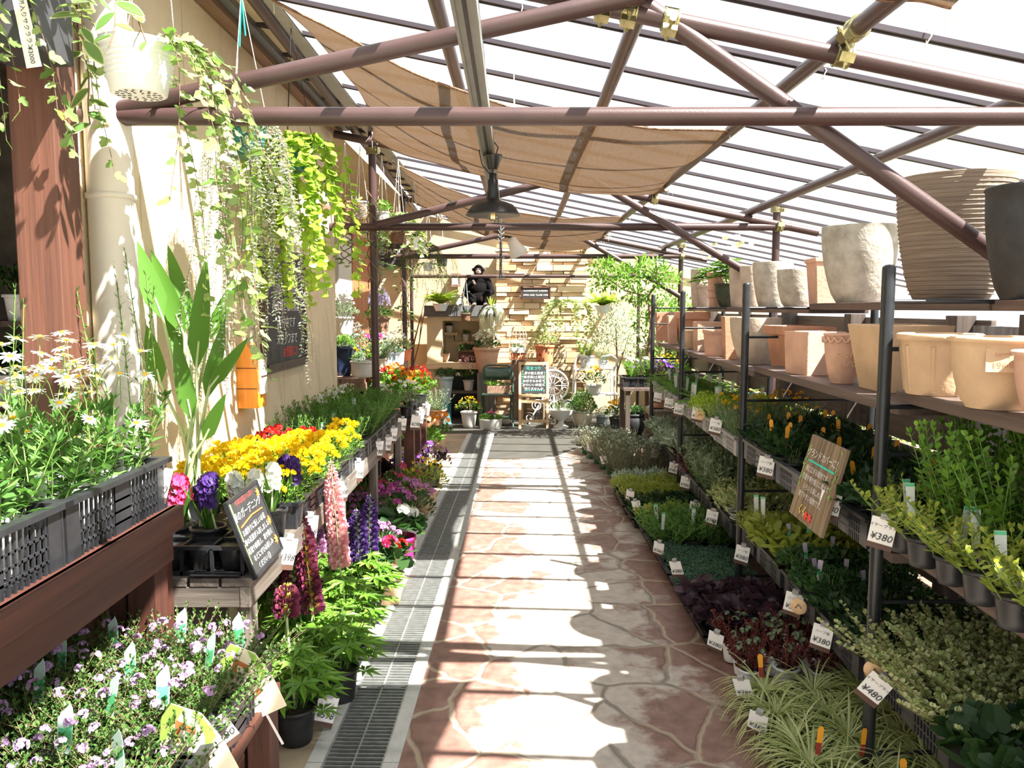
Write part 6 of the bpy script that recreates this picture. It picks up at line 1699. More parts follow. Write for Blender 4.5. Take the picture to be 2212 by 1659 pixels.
# chimpanzee figure sitting on the slab
def chimp(p, s):
    t = thing('chimpanzee_figure', 'black chimpanzee figure sitting on the hearth slab with a hand at its chest', 'figure', p, 0, None, s)
    b = MB()
    B = lambda c, r, sc=(1, 1, 1), rot=None: b.ball(c, r, 16, 10, sc, rot)
    def limb(pts, r0, r1):
        n = 9
        P = [Vector(q) for q in pts]; tot = sum((P[i + 1] - P[i]).length for i in range(len(P) - 1)); acc = 0
        for i in range(len(P) - 1):
            L = (P[i + 1] - P[i]).length
            for k in range(n):
                f = k / n; tt = (acc + L * f) / tot; B(P[i].lerp(P[i + 1], f), r0 + (r1 - r0) * tt)
            acc += L
        B(P[-1], r1)
    B((0, 0.02, 0.13), 0.145, (1.05, 0.85, 0.95)); B((0, 0.02, 0.28), 0.15, (1.12, 0.8, 1.0)); B((0, 0.0, 0.40), 0.11, (1.35, 0.75, 0.7)); B((0, -0.02, 0.47), 0.07)
    B((0, -0.03, 0.57), 0.088, (0.95, 1.0, 1.05)); B((0, -0.085, 0.535), 0.05, (1.05, 0.85, 0.85)); B((0, -0.095, 0.595), 0.04, (1.7, 0.6, 0.45))
    for sx in (-1, 1): B((sx * 0.092, -0.01, 0.58), 0.028, (0.5, 0.9, 1.1))
    limb([(-0.14, 0.0, 0.41), (-0.21, -0.07, 0.24), (-0.09, -0.155, 0.36)], 0.058, 0.036)
    limb([(0.14, 0.0, 0.41), (0.22, -0.06, 0.22), (0.08, -0.17, 0.12)], 0.058, 0.036)
    limb([(-0.08, -0.02, 0.08), (-0.17, -0.19, 0.17), (-0.06, -0.22, 0.035)], 0.075, 0.038)
    limb([(0.08, -0.02, 0.08), (0.15, -0.20, 0.20), (0.12, -0.22, 0.035)], 0.075, 0.038)
    M['chimpfur'] = mat('black_fur', (0.0045, 0.004, 0.004), 0.95, var=0.4, scale=30, bump=0.6, bscale=120, spec=0.15)
    M['chimpskin'] = mat('grey_pink_skin', (0.20, 0.135, 0.115), 0.7, var=0.15)
    o = b.build('body', M['chimpfur'], t)
    rm = o.modifiers.new('remesh', 'REMESH'); rm.mode = 'VOXEL'; rm.voxel_size = 0.011; rm.use_smooth_shade = True
    sm = o.modifiers.new('smooth', 'SMOOTH'); sm.iterations = 4; sm.factor = 0.5
    f = MB(); f.ball((0, -0.117, 0.533), 0.045, 14, 9, (1.05, 0.62, 0.85)); f.ball((0, -0.103, 0.582), 0.036, 12, 8, (1.35, 0.5, 0.7)); f.ball((0, -0.142, 0.553), 0.012, 8, 6, (1.3, 0.6, 0.8))
    for sx in (-1, 1): f.ball((sx * 0.101, -0.018, 0.58), 0.022, 10, 6, (0.45, 0.8, 1.1))
    f.build('face', M['chimpskin'], t)
    e = MB()
    for sx in (-1, 1): e.ball((sx * 0.022, -0.121, 0.590), 0.0085, 8, 6)
    e.tube([(-0.026, -0.142, 0.518), (0, -0.150, 0.515), (0.026, -0.142, 0.518)], 0.0022, 5)
    e.build('eyes_and_mouth', M['ink'], t)
    for (c, d0, nm) in (((-0.085, -0.165, 0.36), Vector((0.55, -0.25, 0.35)), 'hand'), ((0.075, -0.185, 0.115), Vector((-0.6, -0.35, -0.2)), 'hand')):
        h = MB(); h.ball(c, 0.030, 10, 7, (1.1, 0.7, 0.9)); d0 = d0.normalized(); _, s_, u_ = frame(d0)
        for k in range(4):
            q = Vector(c) + u_ * (0.030 - 0.020 * k); L = (0.045, 0.052, 0.050, 0.040)[k]
            h.tube([q + d0 * 0.012, q + d0 * (0.012 + L * 0.55), q + d0 * (L * 0.85) + Vector((0, 0.02, -0.012))], 0.0085, 6, True, 0.006)
        h.tube([Vector(c) + u_ * 0.02, Vector(c) + u_ * 0.045 + d0 * 0.018], 0.009, 6, True, 0.007)
        h.build(nm, M['chimpskin'], t)
    for sx, x in ((-1, -0.06), (1, 0.12)):
        h = MB(); h.ball((x, -0.25, 0.024), 0.036, 10, 7, (0.85, 1.5, 0.6))
        for k in range(5): h.tube([(x - 0.026 + 0.013 * k, -0.285, 0.022), (x - 0.028 + 0.014 * k, -0.318, 0.014)], 0.0085, 6, True, 0.006)
        h.build('foot', M['chimpskin'], t)
    return t
cp = atY(1034, 664, HY + 0.12); chimp((cp.x, HY + 0.15, zt + 0.158), 0.88)
cplant('small_pot', 'pale green box like pot left of the chimpanzee on the slab', Vector((atY(985, 660, HY).x, HY + 0.12, zt + 0.158)), (0.075, 0.075, 0.13, 'creampot', dict(sq=0.9)), 'succulent', 0.5)
ln = thing('wall_lantern', 'small brass framed lantern on the back wall above the hearth', 'lamp', atY(985, 605, 12.13))
MB().box((0, 0, 0), (0.11, 0.07, 0.14)).build('glass', M['glassblock'], ln)
mb = MB()
for sx in (-1, 1):
    for sy in (-1, 1): mb.box((sx * 0.06, sy * 0.035, 0), (0.014, 0.014, 0.18))
mb.box((0, 0, 0.09), (0.15, 0.10, 0.02)); mb.box((0, 0, -0.09), (0.14, 0.09, 0.02)); mb.build('frame', M['counter'], ln)

# hanging from the back rail
def fernpot(label, px, py):
    p = atY(px, py, BP)
    t = cplant('hanging_fern', label, p, (0.115, 0.07, 0.105, 'white'), 'fern', 1.05, 'ferns on the back rail', 0.09)
    hanger(t, [((0.11 * math.cos(a), 0.11 * math.sin(a), 0.10), (0, 0, 2.03 - p.z)) for a in (0.4, 2.5, 4.6)], 'blackcord', 0.0025)
fernpot('lime green fern in a white hanging bowl in front of the hearth slab', 952, 672)
fernpot('lime green fern in a white hanging bowl right of the stone wall', 1302, 676)
p = atY(1007, 694, BP); t = cplant('hanging_basket', 'small brown basket hung on blue chains in front of the chimpanzee', p, (0.075, 0.058, 0.11, 'wicker', dict(rim=0.008)), 'smallgreen', 1.1)
hanger(t, [((0.07 * math.cos(a), 0.07 * math.sin(a), 0.10), (0, 0, 2.02 - p.z)) for a in (0.4, 2.5, 4.6)], 'tinpot', 0.005)
p = atY(1062, 668, BP); tl = thing('air_plant', 'large silver air plant with curling leaves hung in front of the stone wall', 'plant', p)
mb = MB(); r = random.Random(8)
for k in range(46):
    a = r.uniform(0, 6.28); o = Vector((math.cos(a), math.sin(a), 0)); L = r.uniform(0.20, 0.30); q = Vector((0, 0, r.uniform(-0.02, 0.06))); d = (o + Vector((0, 0, r.uniform(0.2, 1.1)))).normalized(); s = o.cross(Vector((0, 0, 1)))
    n_ = 10; vs = []; fs = []
    for i in range(n_ + 1):
        w = 0.017 * (1 - i / n_) + 0.002; vs += [q - s * w, q + s * w]
        ang = -0.42 - 0.02 * i; d = (d * math.cos(ang) + d.cross(s).normalized() * math.sin(ang)).normalized() if False else (d + Vector((0, 0, -0.42)) - o * (0.10 if i > 3 else -0.03) + (-o * 0.28 if i > 5 else Vector())).normalized(); q = q + d * L * 1.7 / n_
    for i in range(n_): fs.append((2 * i, 2 * i + 1, 2 * i + 3, 2 * i + 2))
    mb.add(vs, fs, True)
mb.build('leaves', M['l_air'], tl)
blades(16, 0.16, 0.014, 4, 0.03, droop=0.3, spread=0.4).build('centre_leaves', M['l_lime'], tl)
hanger(tl, [((0, 0, 0.05), (0, 0, 2.02 - p.z))], 'blackcord', 0.002)

# hours sign on the stone
hs = thing('hours_sign', 'small dark sign with opening hours on the stone wall', 'sign', atY(1157, 633, 11.84))
MB().box((0, 0, 0), (0.40, 0.02, 0.15)).build('board', M['chalk'], hs)
mb = MB()
for z in (-0.08, 0.08): mb.box((0, -0.004, z), (0.44, 0.03, 0.02))
for x in (-0.21, 0.21): mb.box((x, -0.004, 0), (0.02, 0.03, 0.16))
mb.build('frame', M['redwood'], hs)
lettering('FLOWERSHOP GARDEN', 0.033, 'chalkwhite', hs, (0, -0.012, 0.032), (PI / 2, 0, 0)); lettering('OPEN 10:00  CLOSE 19:00', 0.033, 'chalkwhite', hs, (0, -0.012, -0.03), (PI / 2, 0, 0))

# folding chair
ch = thing('folding_chair', 'worn green metal folding chair with a succulent trough on its seat', 'chair', atZ(1074, 921, 0))
wd = 0.215
mb = MB()
for sx in (-1, 1): mb.tube([(sx * wd, -0.06, 0), (sx * wd, 0.10, 0.44), (sx * (wd - 0.005), 0.19, 0.70), (sx * (wd - 0.03), 0.215, 0.79), (sx * (wd - 0.08), 0.222, 0.815), (0, 0.223, 0.818)], 0.0125, 10)
mb.build('front_frame', M['chairgreen'], ch)
mb = MB()
for sx in (-1, 1): mb.tube([(sx * (wd - 0.028), 0.34, 0), (sx * (wd - 0.028), 0.05, 0.44)], 0.0115, 10)
mb.tube([(-wd + 0.028, 0.28, 0.09), (wd - 0.028, 0.28, 0.09)], 0.008, 8); mb.build('rear_legs', M['chairgreen'], ch)
mb = MB(); mb.tube([(-wd, -0.02, 0.11), (wd, -0.02, 0.11)], 0.008, 8); mb.build('stretcher', M['chairgreen'], ch)
MB().box((0, 0.03, 0.445), (0.41, 0.36, 0.022)).build('seat', M['chairgreen'], ch, bevel=0.008)
mb = MB(); vs = []; fs = []
for i in range(11):
    x = -0.19 + 0.038 * i; yb = 0.195 + 0.02 * math.cos(x * 7)
    vs += [(x, yb - 0.045, 0.63 - 0.012 * math.cos(x * 8)), (x, yb, 0.79)]
for i in range(10): fs.append((2 * i, 2 * i + 2, 2 * i + 3, 2 * i + 1))
mb.add(vs, fs, True); o = mb.build('backrest', M['chairgreen'], ch); so = o.modifiers.new('thickness', 'SOLIDIFY'); so.thickness = 0.008
cl_ = ch.location
tr = thing('succulent_trough', 'brown trough of mixed succulents on the folding chair seat', 'potted plant', cl_ + Vector((0.02, 0.0, 0.457)))
MB().box((0, 0, 0.05), (0.31, 0.15, 0.10)).build('trough', M['counter'], tr, bevel=0.005)
for i, (x, kd) in enumerate(((-0.1, 'grassgreen'), (0.0, 'limecup'), (0.1, 'succulent'))):
    o = link('succulent', cached(('fol', kd, 0), lambda: K[kd]['fol'](11).mesh(kd, [M[K[kd]['lm']], M['stem']])), tr, loc=(x, 0, 0.09)); o.scale = (0.75, 0.75, 0.55)

# A-board
ab = thing('a_board', 'pale wooden easel sign with a chalk menu board on the floor', 'sign', atZ(1153, 926, 0))
AW, AH = 0.40, 0.88
def lean(z): return 0.16 * z
for sx in (-1, 1):
    MB().bar((sx * (AW / 2 - 0.016), 0, 0), (sx * (AW / 2 - 0.016), lean(AH), AH), 0.034, 0.022, (0, 1, 0)).build('leg', M['lightwood'], ab)
    MB().bar((sx * (AW / 2 - 0.05), 0.36, 0), (sx * (AW / 2 - 0.05), lean(AH) + 0.012, AH - 0.02), 0.026, 0.02, (0, 1, 0)).build('rear_leg', M['lightwood'], ab)
for z in (AH - 0.02, 0.435, 0.36, 0.10): MB().box((0, lean(z), z), (AW - 0.06, 0.02, 0.036)).build('rail', M['lightwood'], ab)
bd = MB().box((0, 0, 0), (AW - 0.06, 0.010, 0.39)).build('blackboard', M['chalk'], ab, loc=(0, lean(0.655), 0.655), rot=(-math.atan(0.16), 0, 0))
lettering('花まつり', 0.05, 'chalkteal', bd, (0, -0.008, 0.14), (PI / 2, 0, 0))
for k, s in enumerate(('寄せ植え教室', '毎月第2土曜日', 'お好きなお花で', 'かわいい鉢植え', '作りませんか')): lettering(s, 0.042, 'chalkwhite', bd, (0, -0.008, 0.075 - 0.052 * k), (PI / 2, 0, 0), shear=0.15)
mb = MB(); r = random.Random(6)
for k in range(26):
    sd2 = r.choice((-1, 1)); mb.box((sd2 * r.uniform(0.125, 0.16), -0.007, r.uniform(-0.18, 0.18)), (0.008, 0.003, 0.008))
mb.build('drawn_dots', M['chalkyellow'], bd)
mb = MB()
for k in range(10): mb.leaf((0.13 - 0.028 * k, -0.0075, -0.165), (0.5, 0, 1), (0, -1, 0), 0.03, 0.012)
for k in range(7): mb.leaf((-0.15, -0.0075, -0.1 + 0.03 * k), (0.4, 0, 1), (0, -1, 0), 0.028, 0.012); mb.leaf((0.15, -0.0075, -0.1 + 0.03 * k), (-0.4, 0, 1), (0, -1, 0), 0.028, 0.012)
mb.build('drawn_leaves', M['chalkteal'], bd)

# ---- white iron pieces
def scroll(mb, c, r, turns=1.5, a0=0.0, sg=1, w=0.007, ax='x'):
    pts = []
    for k in range(int(18 * turns) + 1):
        a = a0 + sg * k * 2 * PI / 18; q = r * (1 - 0.75 * k / (18 * turns))
        pts.append((c[0] + q * math.cos(a), c[1], c[2] + q * math.sin(a)))
    mb.tube(pts, w, 6)
it = thing('iron_table', 'white iron bistro table with its round lattice top tipped upright behind the easel', 'table', atY(1196, 918, 10.95) * 1.0)
it.location = (atY(1194, 835, 11.0).x, 11.0, 0)
zc = atY(1194, 833, 11.0).z; Rr = 0.215
mb = MB()
mb.tube([(Rr * math.cos(2 * PI * k / 36), 0, zc + Rr * math.sin(2 * PI * k / 36)) for k in range(37)], 0.014, 8)
mb.tube([(0.6 * Rr * math.cos(2 * PI * k / 24), 0, zc + 0.6 * Rr * math.sin(2 * PI * k / 24)) for k in range(25)], 0.007, 6)
for k in range(10):
    a = 2 * PI * k / 10
    mb.tube([(0.15 * Rr * math.cos(a), 0, zc + 0.15 * Rr * math.sin(a)), (Rr * math.cos(a), 0, zc + Rr * math.sin(a))], 0.006, 5)
    mb.tube([(Rr * 0.8 * math.cos(a + 0.31) + 0.032 * math.cos(q), 0, zc + Rr * 0.8 * math.sin(a + 0.31) + 0.032 * math.sin(q)) for q in [j * PI / 5 for j in range(11)]], 0.005, 5)
mb.build('lattice_top', M['whiteiron'], it)
for i, (x, sg) in enumerate(((-0.22, 1), (0.02, -1), (0.2, 1))):
    mb = MB(); mb.tube([(x * 0.2, 0, zc - Rr), (x * 0.5, -0.05, 0.4), (x * 1.2, -0.1, 0.15), (x * 1.5, -0.14, 0.01)], 0.011, 7)
    scroll(mb, (x * 1.0, -0.09, 0.26), 0.09, 1.6, 0.3, sg); scroll(mb, (x * 1.25 - 0.05, -0.12, 0.10), 0.07, 1.6, 2.0, -sg)
    mb.build('leg', M['whiteiron'], it)
# scrolled iron bench used as a plant stand
ibx = atY(1283, 840, 10.9).x
ib = thing('iron_bench', 'white scrolled iron plant stand holding pots at the right end of the stone wall', 'plant stand', (ibx, 11.0, 0))
zi = atY(1283, 797, 10.9).z
mb = MB()
for y in (-0.15, -0.05, 0.05, 0.15): mb.box((0, y, zi), (0.52, 0.06, 0.016))
mb.build('upper_shelf', M['whiteiron'], ib)
mb = MB()
for y in (-0.2, -0.08, 0.04): mb.box((0.05, y, 0.42), (0.56, 0.06, 0.016))
mb.build('lower_shelf', M['whiteiron'], ib)
for x in (-0.26, 0.26):
    for y in (-0.2, 0.17):
        mb = MB(); mb.tube([(x, y, 0), (x * 1.05, y, 0.3), (x, y, zi + 0.04)], 0.012, 7); mb.build('leg', M['whiteiron'], ib)
for sx in (-1, 1):
    mb = MB(); x = 0.28 * sx
    mb.tube([(x, -0.2, zi), (x + 0.02, -0.2, zi + 0.14), (x - 0.06 * sx, -0.2, zi + 0.20), (x - 0.18 * sx, -0.2, zi + 0.17)], 0.014, 8); scroll(mb, (x - 0.16 * sx, -0.2, zi + 0.11), 0.055, 1.5, PI / 2, sx, 0.009)
    mb.build('arm', M['whiteiron'], ib)
mb = MB()
for k in range(4): scroll(mb, (-0.2 + 0.14 * k, -0.21, zi - 0.09), 0.06, 1.6, PI / 2, 1 if k % 2 else -1)
for k in range(4): scroll(mb, (-0.15 + 0.14 * k, -0.21, 0.20), 0.075, 1.7, -PI / 2, 1 if k % 2 else -1)
mb.build('scrollwork', M['whiteiron'], ib)
cplant('flower_pot', 'pale grey pot of green and white flowers on the white iron stand', (atY(1268, 795, 10.95).x, 10.97, zi + 0.009), (0.10, 0.08, 0.17, 'tinpot'), 'greens_white', 1.2)
cplant('flower_pot', 'yellow and orange violas in a white bowl on the lower iron stand shelf', (atY(1283, 850, 10.8).x, 10.88, 0.429), (0.12, 0.09, 0.12, 'whitepot'), 'yellowviola', 1.25)
cplant('flower_pot', 'grassy plant in a small pot behind the pale grey pot on the iron stand', (atY(1302, 795, 11.1).x, 11.08, zi + 0.009), (0.07, 0.055, 0.10, 'tinpot'), 'greyyellow', 1.0)
# urn
ur = thing('urn', 'white fluted pedestal urn with a frilly plant beside the easel sign', 'potted plant', atZ(1212, 923, 0))
mb = MB(); prof = [(0.105, 0), (0.105, 0.018), (0.085, 0.024), (0.06, 0.035), (0.038, 0.06), (0.035, 0.085), (0.045, 0.10), (0.06, 0.108), (0.10, 0.125), (0.145, 0.165), (0.165, 0.205), (0.168, 0.22), (0.178, 0.235), (0.180, 0.245), (0.165, 0.247), (0.155, 0.235)]
mb.lathe(prof, 40)
for i, v in enumerate(mb.v):
    x, y, z = v
    if 0.11 < z < 0.21:
        a = math.atan2(y, x); k = 1 + 0.035 * math.cos(20 * a); mb.v[i] = (x * k, y * k, z)
mb.mi = 1; mb.lathe([(0.158, 0.225), (0.0001, 0.235)], 20); mb.build('bowl', [M['whitepot'], M['soil']], ur)
o = link('foliage', cached(('fol', 'mixwhite', 0), lambda: K['mixwhite']['fol'](11).mesh('mixwhite', [M['l_greygreen'], M['stem']])), ur, loc=(0, 0, 0.21)); o.scale = (1.5, 1.5, 1.1)
cplant('flower_pot', 'round green ball shaped bush in a cream pot beside the urn', atZ(1259, 921, 0), (0.125, 0.085, 0.22, 'creampot', dict(bulge=0.02)), 'ball', 0.95)
cplant('flower_pot', 'white pot of bronze and orange flowers under the hearth shelf', atZ(1013, 922, 0), (0.11, 0.08, 0.21, 'whitepot'), 'bronze', 0.95)
cplant('flower_pot', 'pale pink flowering plant in a white pot on the hearth lower shelf', (atY(1012, 845, HY).x, HY + 0.07, 0.419), (0.08, 0.06, 0.15, 'whitepot'), 'pinkpetunia', 1.05)
cplant('flower_pot', 'silver leaved plant in a wide cream terracotta pot left of the hearth', atZ(944, 918, 0), (0.14, 0.10, 0.22, 'terrapink'), 'silverfine', 1.7)
vs_ = cplant('tall_vase', 'dark shrub in a tall pale blue tin vase left of the hearth', (atY(962, 900, 11.0).x, 10.98, 0.30), (0.115, 0.075, 0.36, 'tinpot'), 'deepbush', 1.5)
bs = thing('pot_stand', 'teal metal stand under the tall pale blue vase', 'stand', (vs_.location.x, vs_.location.y, 0)); MB().lathe([(0.10, 0), (0.085, 0.02), (0.085, 0.28), (0.10, 0.30)], 20).build('body', mat('teal_tin', (0.05, 0.17, 0.19), 0.5), bs)
wt_ = thing('white_trough', 'white oval tin trough of lime foliage and pink flowers on the floor', 'potted plant', atZ(1060, 926, 0))
mb = MB(); mb.lathe([(0.135, 0), (0.145, 0.005), (0.152, 0.12), (0.158, 0.128), (0.150, 0.13), (0.145, 0.11)], 36, sy=0.55); mb.mi = 1; mb.lathe([(0.147, 0.112), (0.0001, 0.115)], 24, sy=0.55); mb.build('trough', [M['whitepot'], M['soil']], wt_)
for x in (-0.07, 0.07): o = link('foliage', cached(('fol', 'limecup', 0), lambda: K['limecup']['fol'](11).mesh('limecup', [M['l_bright'], M['stem']])), wt_, loc=(x, 0, 0.10)); o.scale = (0.95, 0.7, 0.8)
for k in range(5): o = link('flower', cached(('head', 'lotus', 0), lambda: K['lotus']['heads'][0](random.Random(0)).mesh('flower', [M['p_hotpink']])), wt_, loc=(-0.03 + 0.03 * k, 0.02 * (-1) ** k, 0.22 + 0.015 * (k % 2)))
cat = thing('cat_ornament', 'small grey animal ornament lying behind the white trough', 'ornament', atZ(1092, 918, 0))
mb = MB(); mb.ball((0, 0, 0.045), 0.05, 12, 8, (1.7, 0.8, 0.9)); mb.ball((-0.085, -0.01, 0.07), 0.034, 10, 7); mb.ball((-0.10, -0.01, 0.102), 0.012, 6, 4, (0.7, 0.7, 1.6)); mb.ball((-0.072, -0.01, 0.104), 0.012, 6, 4, (0.7, 0.7, 1.6)); mb.tube([(0.07, 0, 0.03), (0.12, -0.03, 0.02), (0.10, -0.07, 0.02)], 0.011, 6); mb.build('body', M['stonepot'], cat)
# big terracotta pots on blocks
for px, w, lab, tp, kd, fs in ((1051, 0.19, 'white petunias in a large tapered terracotta pot behind the chair', ('terrapink', 0.19, 0.115, 0.36), 'whitepetunia', 1.0),
                               (1177, 0.14, 'variegated shrub in an orange pot with star cut holes behind the easel sign', ('terraorange', 0.135, 0.11, 0.30), 'variegated', 1.0)):
    Y = 11.25; zb_ = atY(px, 750 if px < 1100 else 745, Y).z - tp[3]
    b = thing('pedestal', 'timber block under the ' + ('large tapered terracotta pot' if px < 1100 else 'orange pot with star holes'), 'pedestal', (atY(px, 760, Y).x, Y, 0)); MB().box((0, 0, zb_ / 2), (0.26, 0.26, zb_)).build('block', M['greywoodz'], b, bevel=0.004)
    t = cplant('flower_pot', lab, (atY(px, 760, Y).x, Y, zb_), (tp[1], tp[2], tp[3], tp[0]), kd, fs, rz=0.3)
    if px > 1100:
        mb = MB(); r = random.Random(2)
        for k in range(22):
            a = r.uniform(0, 6.28); z = r.uniform(0.05, 0.24); rr = 0.11 + 0.025 * z / 0.3 + 0.0015; c = Vector((rr * math.cos(a), rr * math.sin(a), z)); u = Vector((-math.sin(a), math.cos(a), 0)); n = Vector((math.cos(a), math.sin(a), 0))
            for q in range(4):
                an = q * PI / 2; d = u * math.cos(an) + Vector((0, 0, 1)) * math.sin(an); mb.leaf(c + n * 0.001, d, n, 0.018, 0.014)
        mb.build('star_hole', M['ink'], t)
# bird cage
bc = thing('bird_cage', 'cream wire bird cage planted with succulents against the stone wall', 'bird cage', (atY(1119, 775, 11.5).x, 11.5, atY(1119, 776, 11.5).z))
mb = MB(); n = 14
for k in range(n):
    a = 2 * PI * k / n; c, s = 0.13 * math.cos(a), 0.13 * math.sin(a)
    mb.tube([(c, s, 0), (c, s, 0.36), (c * 0.75, s * 0.75, 0.44), (c * 0.35, s * 0.35, 0.49), (0, 0, 0.50)], 0.003, 4)
for z in (0.0, 0.13, 0.25, 0.36): mb.tube([(0.13 * math.cos(2 * PI * k / 24), 0.13 * math.sin(2 * PI * k / 24), z) for k in range(25)], 0.004, 5)
mb.build('wires', M['creampot'], bc); MB().lathe([(0.128, 0.10), (0.132, 0.17), (0.12, 0.17)], 24).build('band', M['whitepot'], bc); MB().lathe([(0.10, 0.0), (0.11, 0.09), (0.10, 0.09)], 18).build('pot', M['terraorange'], bc)
o = link('foliage', cached(('fol', 'succulent', 0), lambda: K['succulent']['fol'](11).mesh('succulent', [M['l_bluegreen'], M['stem']])), bc, loc=(0, 0, 0.14)); o.scale = (0.75, 0.75, 0.9)
bb = thing('pedestal', 'narrow timber block under the bird cage', 'pedestal', (bc.location.x, 11.5, 0)); MB().box((0, 0, bc.location.z / 2 - 0.002), (0.22, 0.2, bc.location.z - 0.004)).build('block', M['counter'], bb)
# vine on the stone
sv = trails(26, 0.10, (0.2, 0.95), 0.06, 0.055, 81, 0.0, 'oval', 0.045, 0.45, per=2, out=0.5)
o = sv.build('stone_vine', [leafm('pale_vine', (0.22, 0.34, 0.10), (0.58, 0.64, 0.34)), M['brownstem']], None, loc=(atY(1225, 655, 11.7).x, 11.40, atY(1225, 655, 11.7).z)); tag(o, 'pale variegated vine trailing down the right part of the stone wall', 'climbing plant')

# right end of the back: trees, planters, violets
def tree(name, label, base, trunk, blobs, L, W, n, lm, seed, shape='d', cat='tree'):
    t = thing(name, label, cat, base); r = random.Random(seed)
    mb = MB()
    for pts, r0, r1 in trunk: mb.tube(pts, r0, 7, True, r1)
    mb.build('trunk', M['brownstem'], t)
    mb = MB(); tot = sum(b[1][0] * b[1][1] * b[1][2] for b in blobs)
    for c, s in blobs:
        for k in range(int(n * s[0] * s[1] * s[2] / tot)):
            d = rv(r) * (r.random() ** 0.45); p = Vector(c) + Vector((d.x * s[0], d.y * s[1], d.z * s[2]))
            put_leaf(mb, p, (rv(r) + Vector((0, 0, 0.1)) + d).normalized(), (Vector((0, -0.3, 1)) + rv(r) * 0.6).normalized(), L * r.uniform(0.7, 1.2), W * r.uniform(0.8, 1.2), shape)
    mb.build('foliage', M[lm], t)
    return t
tb_ = Vector((1.62, 9.4, 0))
C = lambda px, py, Y=9.4: atY(px, py, Y) - tb_
tree('maple_tree', 'airy light green maple spreading over the back right corner', tb_, [([(0, 0, 0), (-0.03, 0, 0.8), (0.02, 0, 1.4), C(1400, 640)], 0.028, 0.016), ([C(1400, 640), C(1350, 628), C(1310, 600)], 0.012, 0.006), ([C(1400, 640), C(1430, 600), C(1450, 570)], 0.012, 0.006), ([C(1405, 650), C(1440, 680), C(1455, 690)], 0.01, 0.005)],
     [(C(1305, 578), (0.22, 0.3, 0.10)), (C(1350, 600), (0.25, 0.3, 0.14)), (C(1400, 575), (0.25, 0.3, 0.10)), (C(1430, 600), (0.22, 0.3, 0.12)), (C(1440, 680), (0.20, 0.3, 0.15)), (C(1300, 615), (0.16, 0.25, 0.10)), (C(1375, 640), (0.2, 0.3, 0.10))], 0.075, 0.028, 1500, 'l_bright', 5)
tb2 = Vector((1.50, 11.3, 0)); C2 = lambda px, py: atY(px, py, 11.3) - tb2
tree('olive_shrub', 'grey leaved shrub in front of the cream wall right of the stone', tb2, [([(0, 0, 0), (0, 0, 0.7), C2(1330, 690)], 0.02, 0.008), ([(0, 0, 0.7), C2(1360, 720)], 0.012, 0.005)], [(C2(1325, 690), (0.30, 0.3, 0.28)), (C2(1360, 735), (0.25, 0.3, 0.22)), (C2(1300, 735), (0.2, 0.3, 0.16))], 0.06, 0.02, 1300, 'l_silver', 6)
tb3 = Vector((2.15, 10.2, 0)); C3 = lambda px, py: atY(px, py, 10.2) - tb3
tree('climbing_jasmine', 'bright green climber beside the thin pole in the back right corner', tb3, [([(0, 0, 0), (0, 0, 1.0), (0.0, 0, 2.0)], 0.014, 0.008)], [(C3(1450, 640), (0.28, 0.25, 0.32)), (C3(1400, 690), (0.25, 0.25, 0.25)), (C3(1480, 700), (0.3, 0.25, 0.3)), (C3(1420, 760), (0.35, 0.25, 0.2)), (C3(1460, 800), (0.25, 0.25, 0.2))], 0.07, 0.03, 1500, 'l_bright', 7, cat='climbing plant')
bt2 = thing('plant_table', 'dark plant table with crates of violas in the back right corner', 'table', (1.55, 9.05, 0))
MB().box((0, 0, 0.70), (0.62, 0.55, 0.03)).build('top', M['shelf'], bt2)
for x in (-0.26, 0.26):
    for y in (-0.23, 0.23): MB().box((x, y, 0.342), (0.05, 0.05, 0.684)).build('leg', M['fencez'], bt2)
crate('black crate of violas on the dark corner table', (1.52, 9.05, 0.716), PI / 2, 0.54, 0.36, 0.10)
for i in range(3):
    for j in range(2):
        plant('viola_plant', f'white and violet violas in the corner crate, {"front" if j == 0 else "back"} row, {ORD[i]} from left', 'potted plant', (1.36 + 0.17 * i, 8.96 + 0.17 * j, 0.73), 'violetbush' if (i + j) % 3 == 2 else 'greens_white', 'black', 1.15, 'violas in the corner crate', child_heads=False)
plant('bronze_plant', 'orange brown flowers behind the corner crate of violas', 'potted plant', (1.78, 9.25, 0.716), 'bronze', 'bigblack', 1.0)
cplant('flower_pot', 'yellow violas in a dark pot in front of the corner table', atZ(1332, 925, 0), (0.10, 0.075, 0.15, 'blackpot'), 'yellowviola', 1.15)
cplant('flower_pot', 'leafy plant in a round dark stone pot beside the concrete planter', atZ(1368, 940, 0), (0.14, 0.10, 0.28, 'blackpot', dict(bulge=0.03)), 'deepbush', 1.3)
cplant('flower_pot', 'low green plant in a pale blue pot between the ball bush and the violas', atZ(1300, 915, 0), (0.085, 0.07, 0.11, 'tinpot'), 'ballbright', 0.6)
cplant('flower_pot', 'pink tinged leafy plant in a pale pot left of the iron stand', atZ(1233, 897, 0), (0.10, 0.08, 0.24, 'tinpot'), 'ballbright', 1.0)
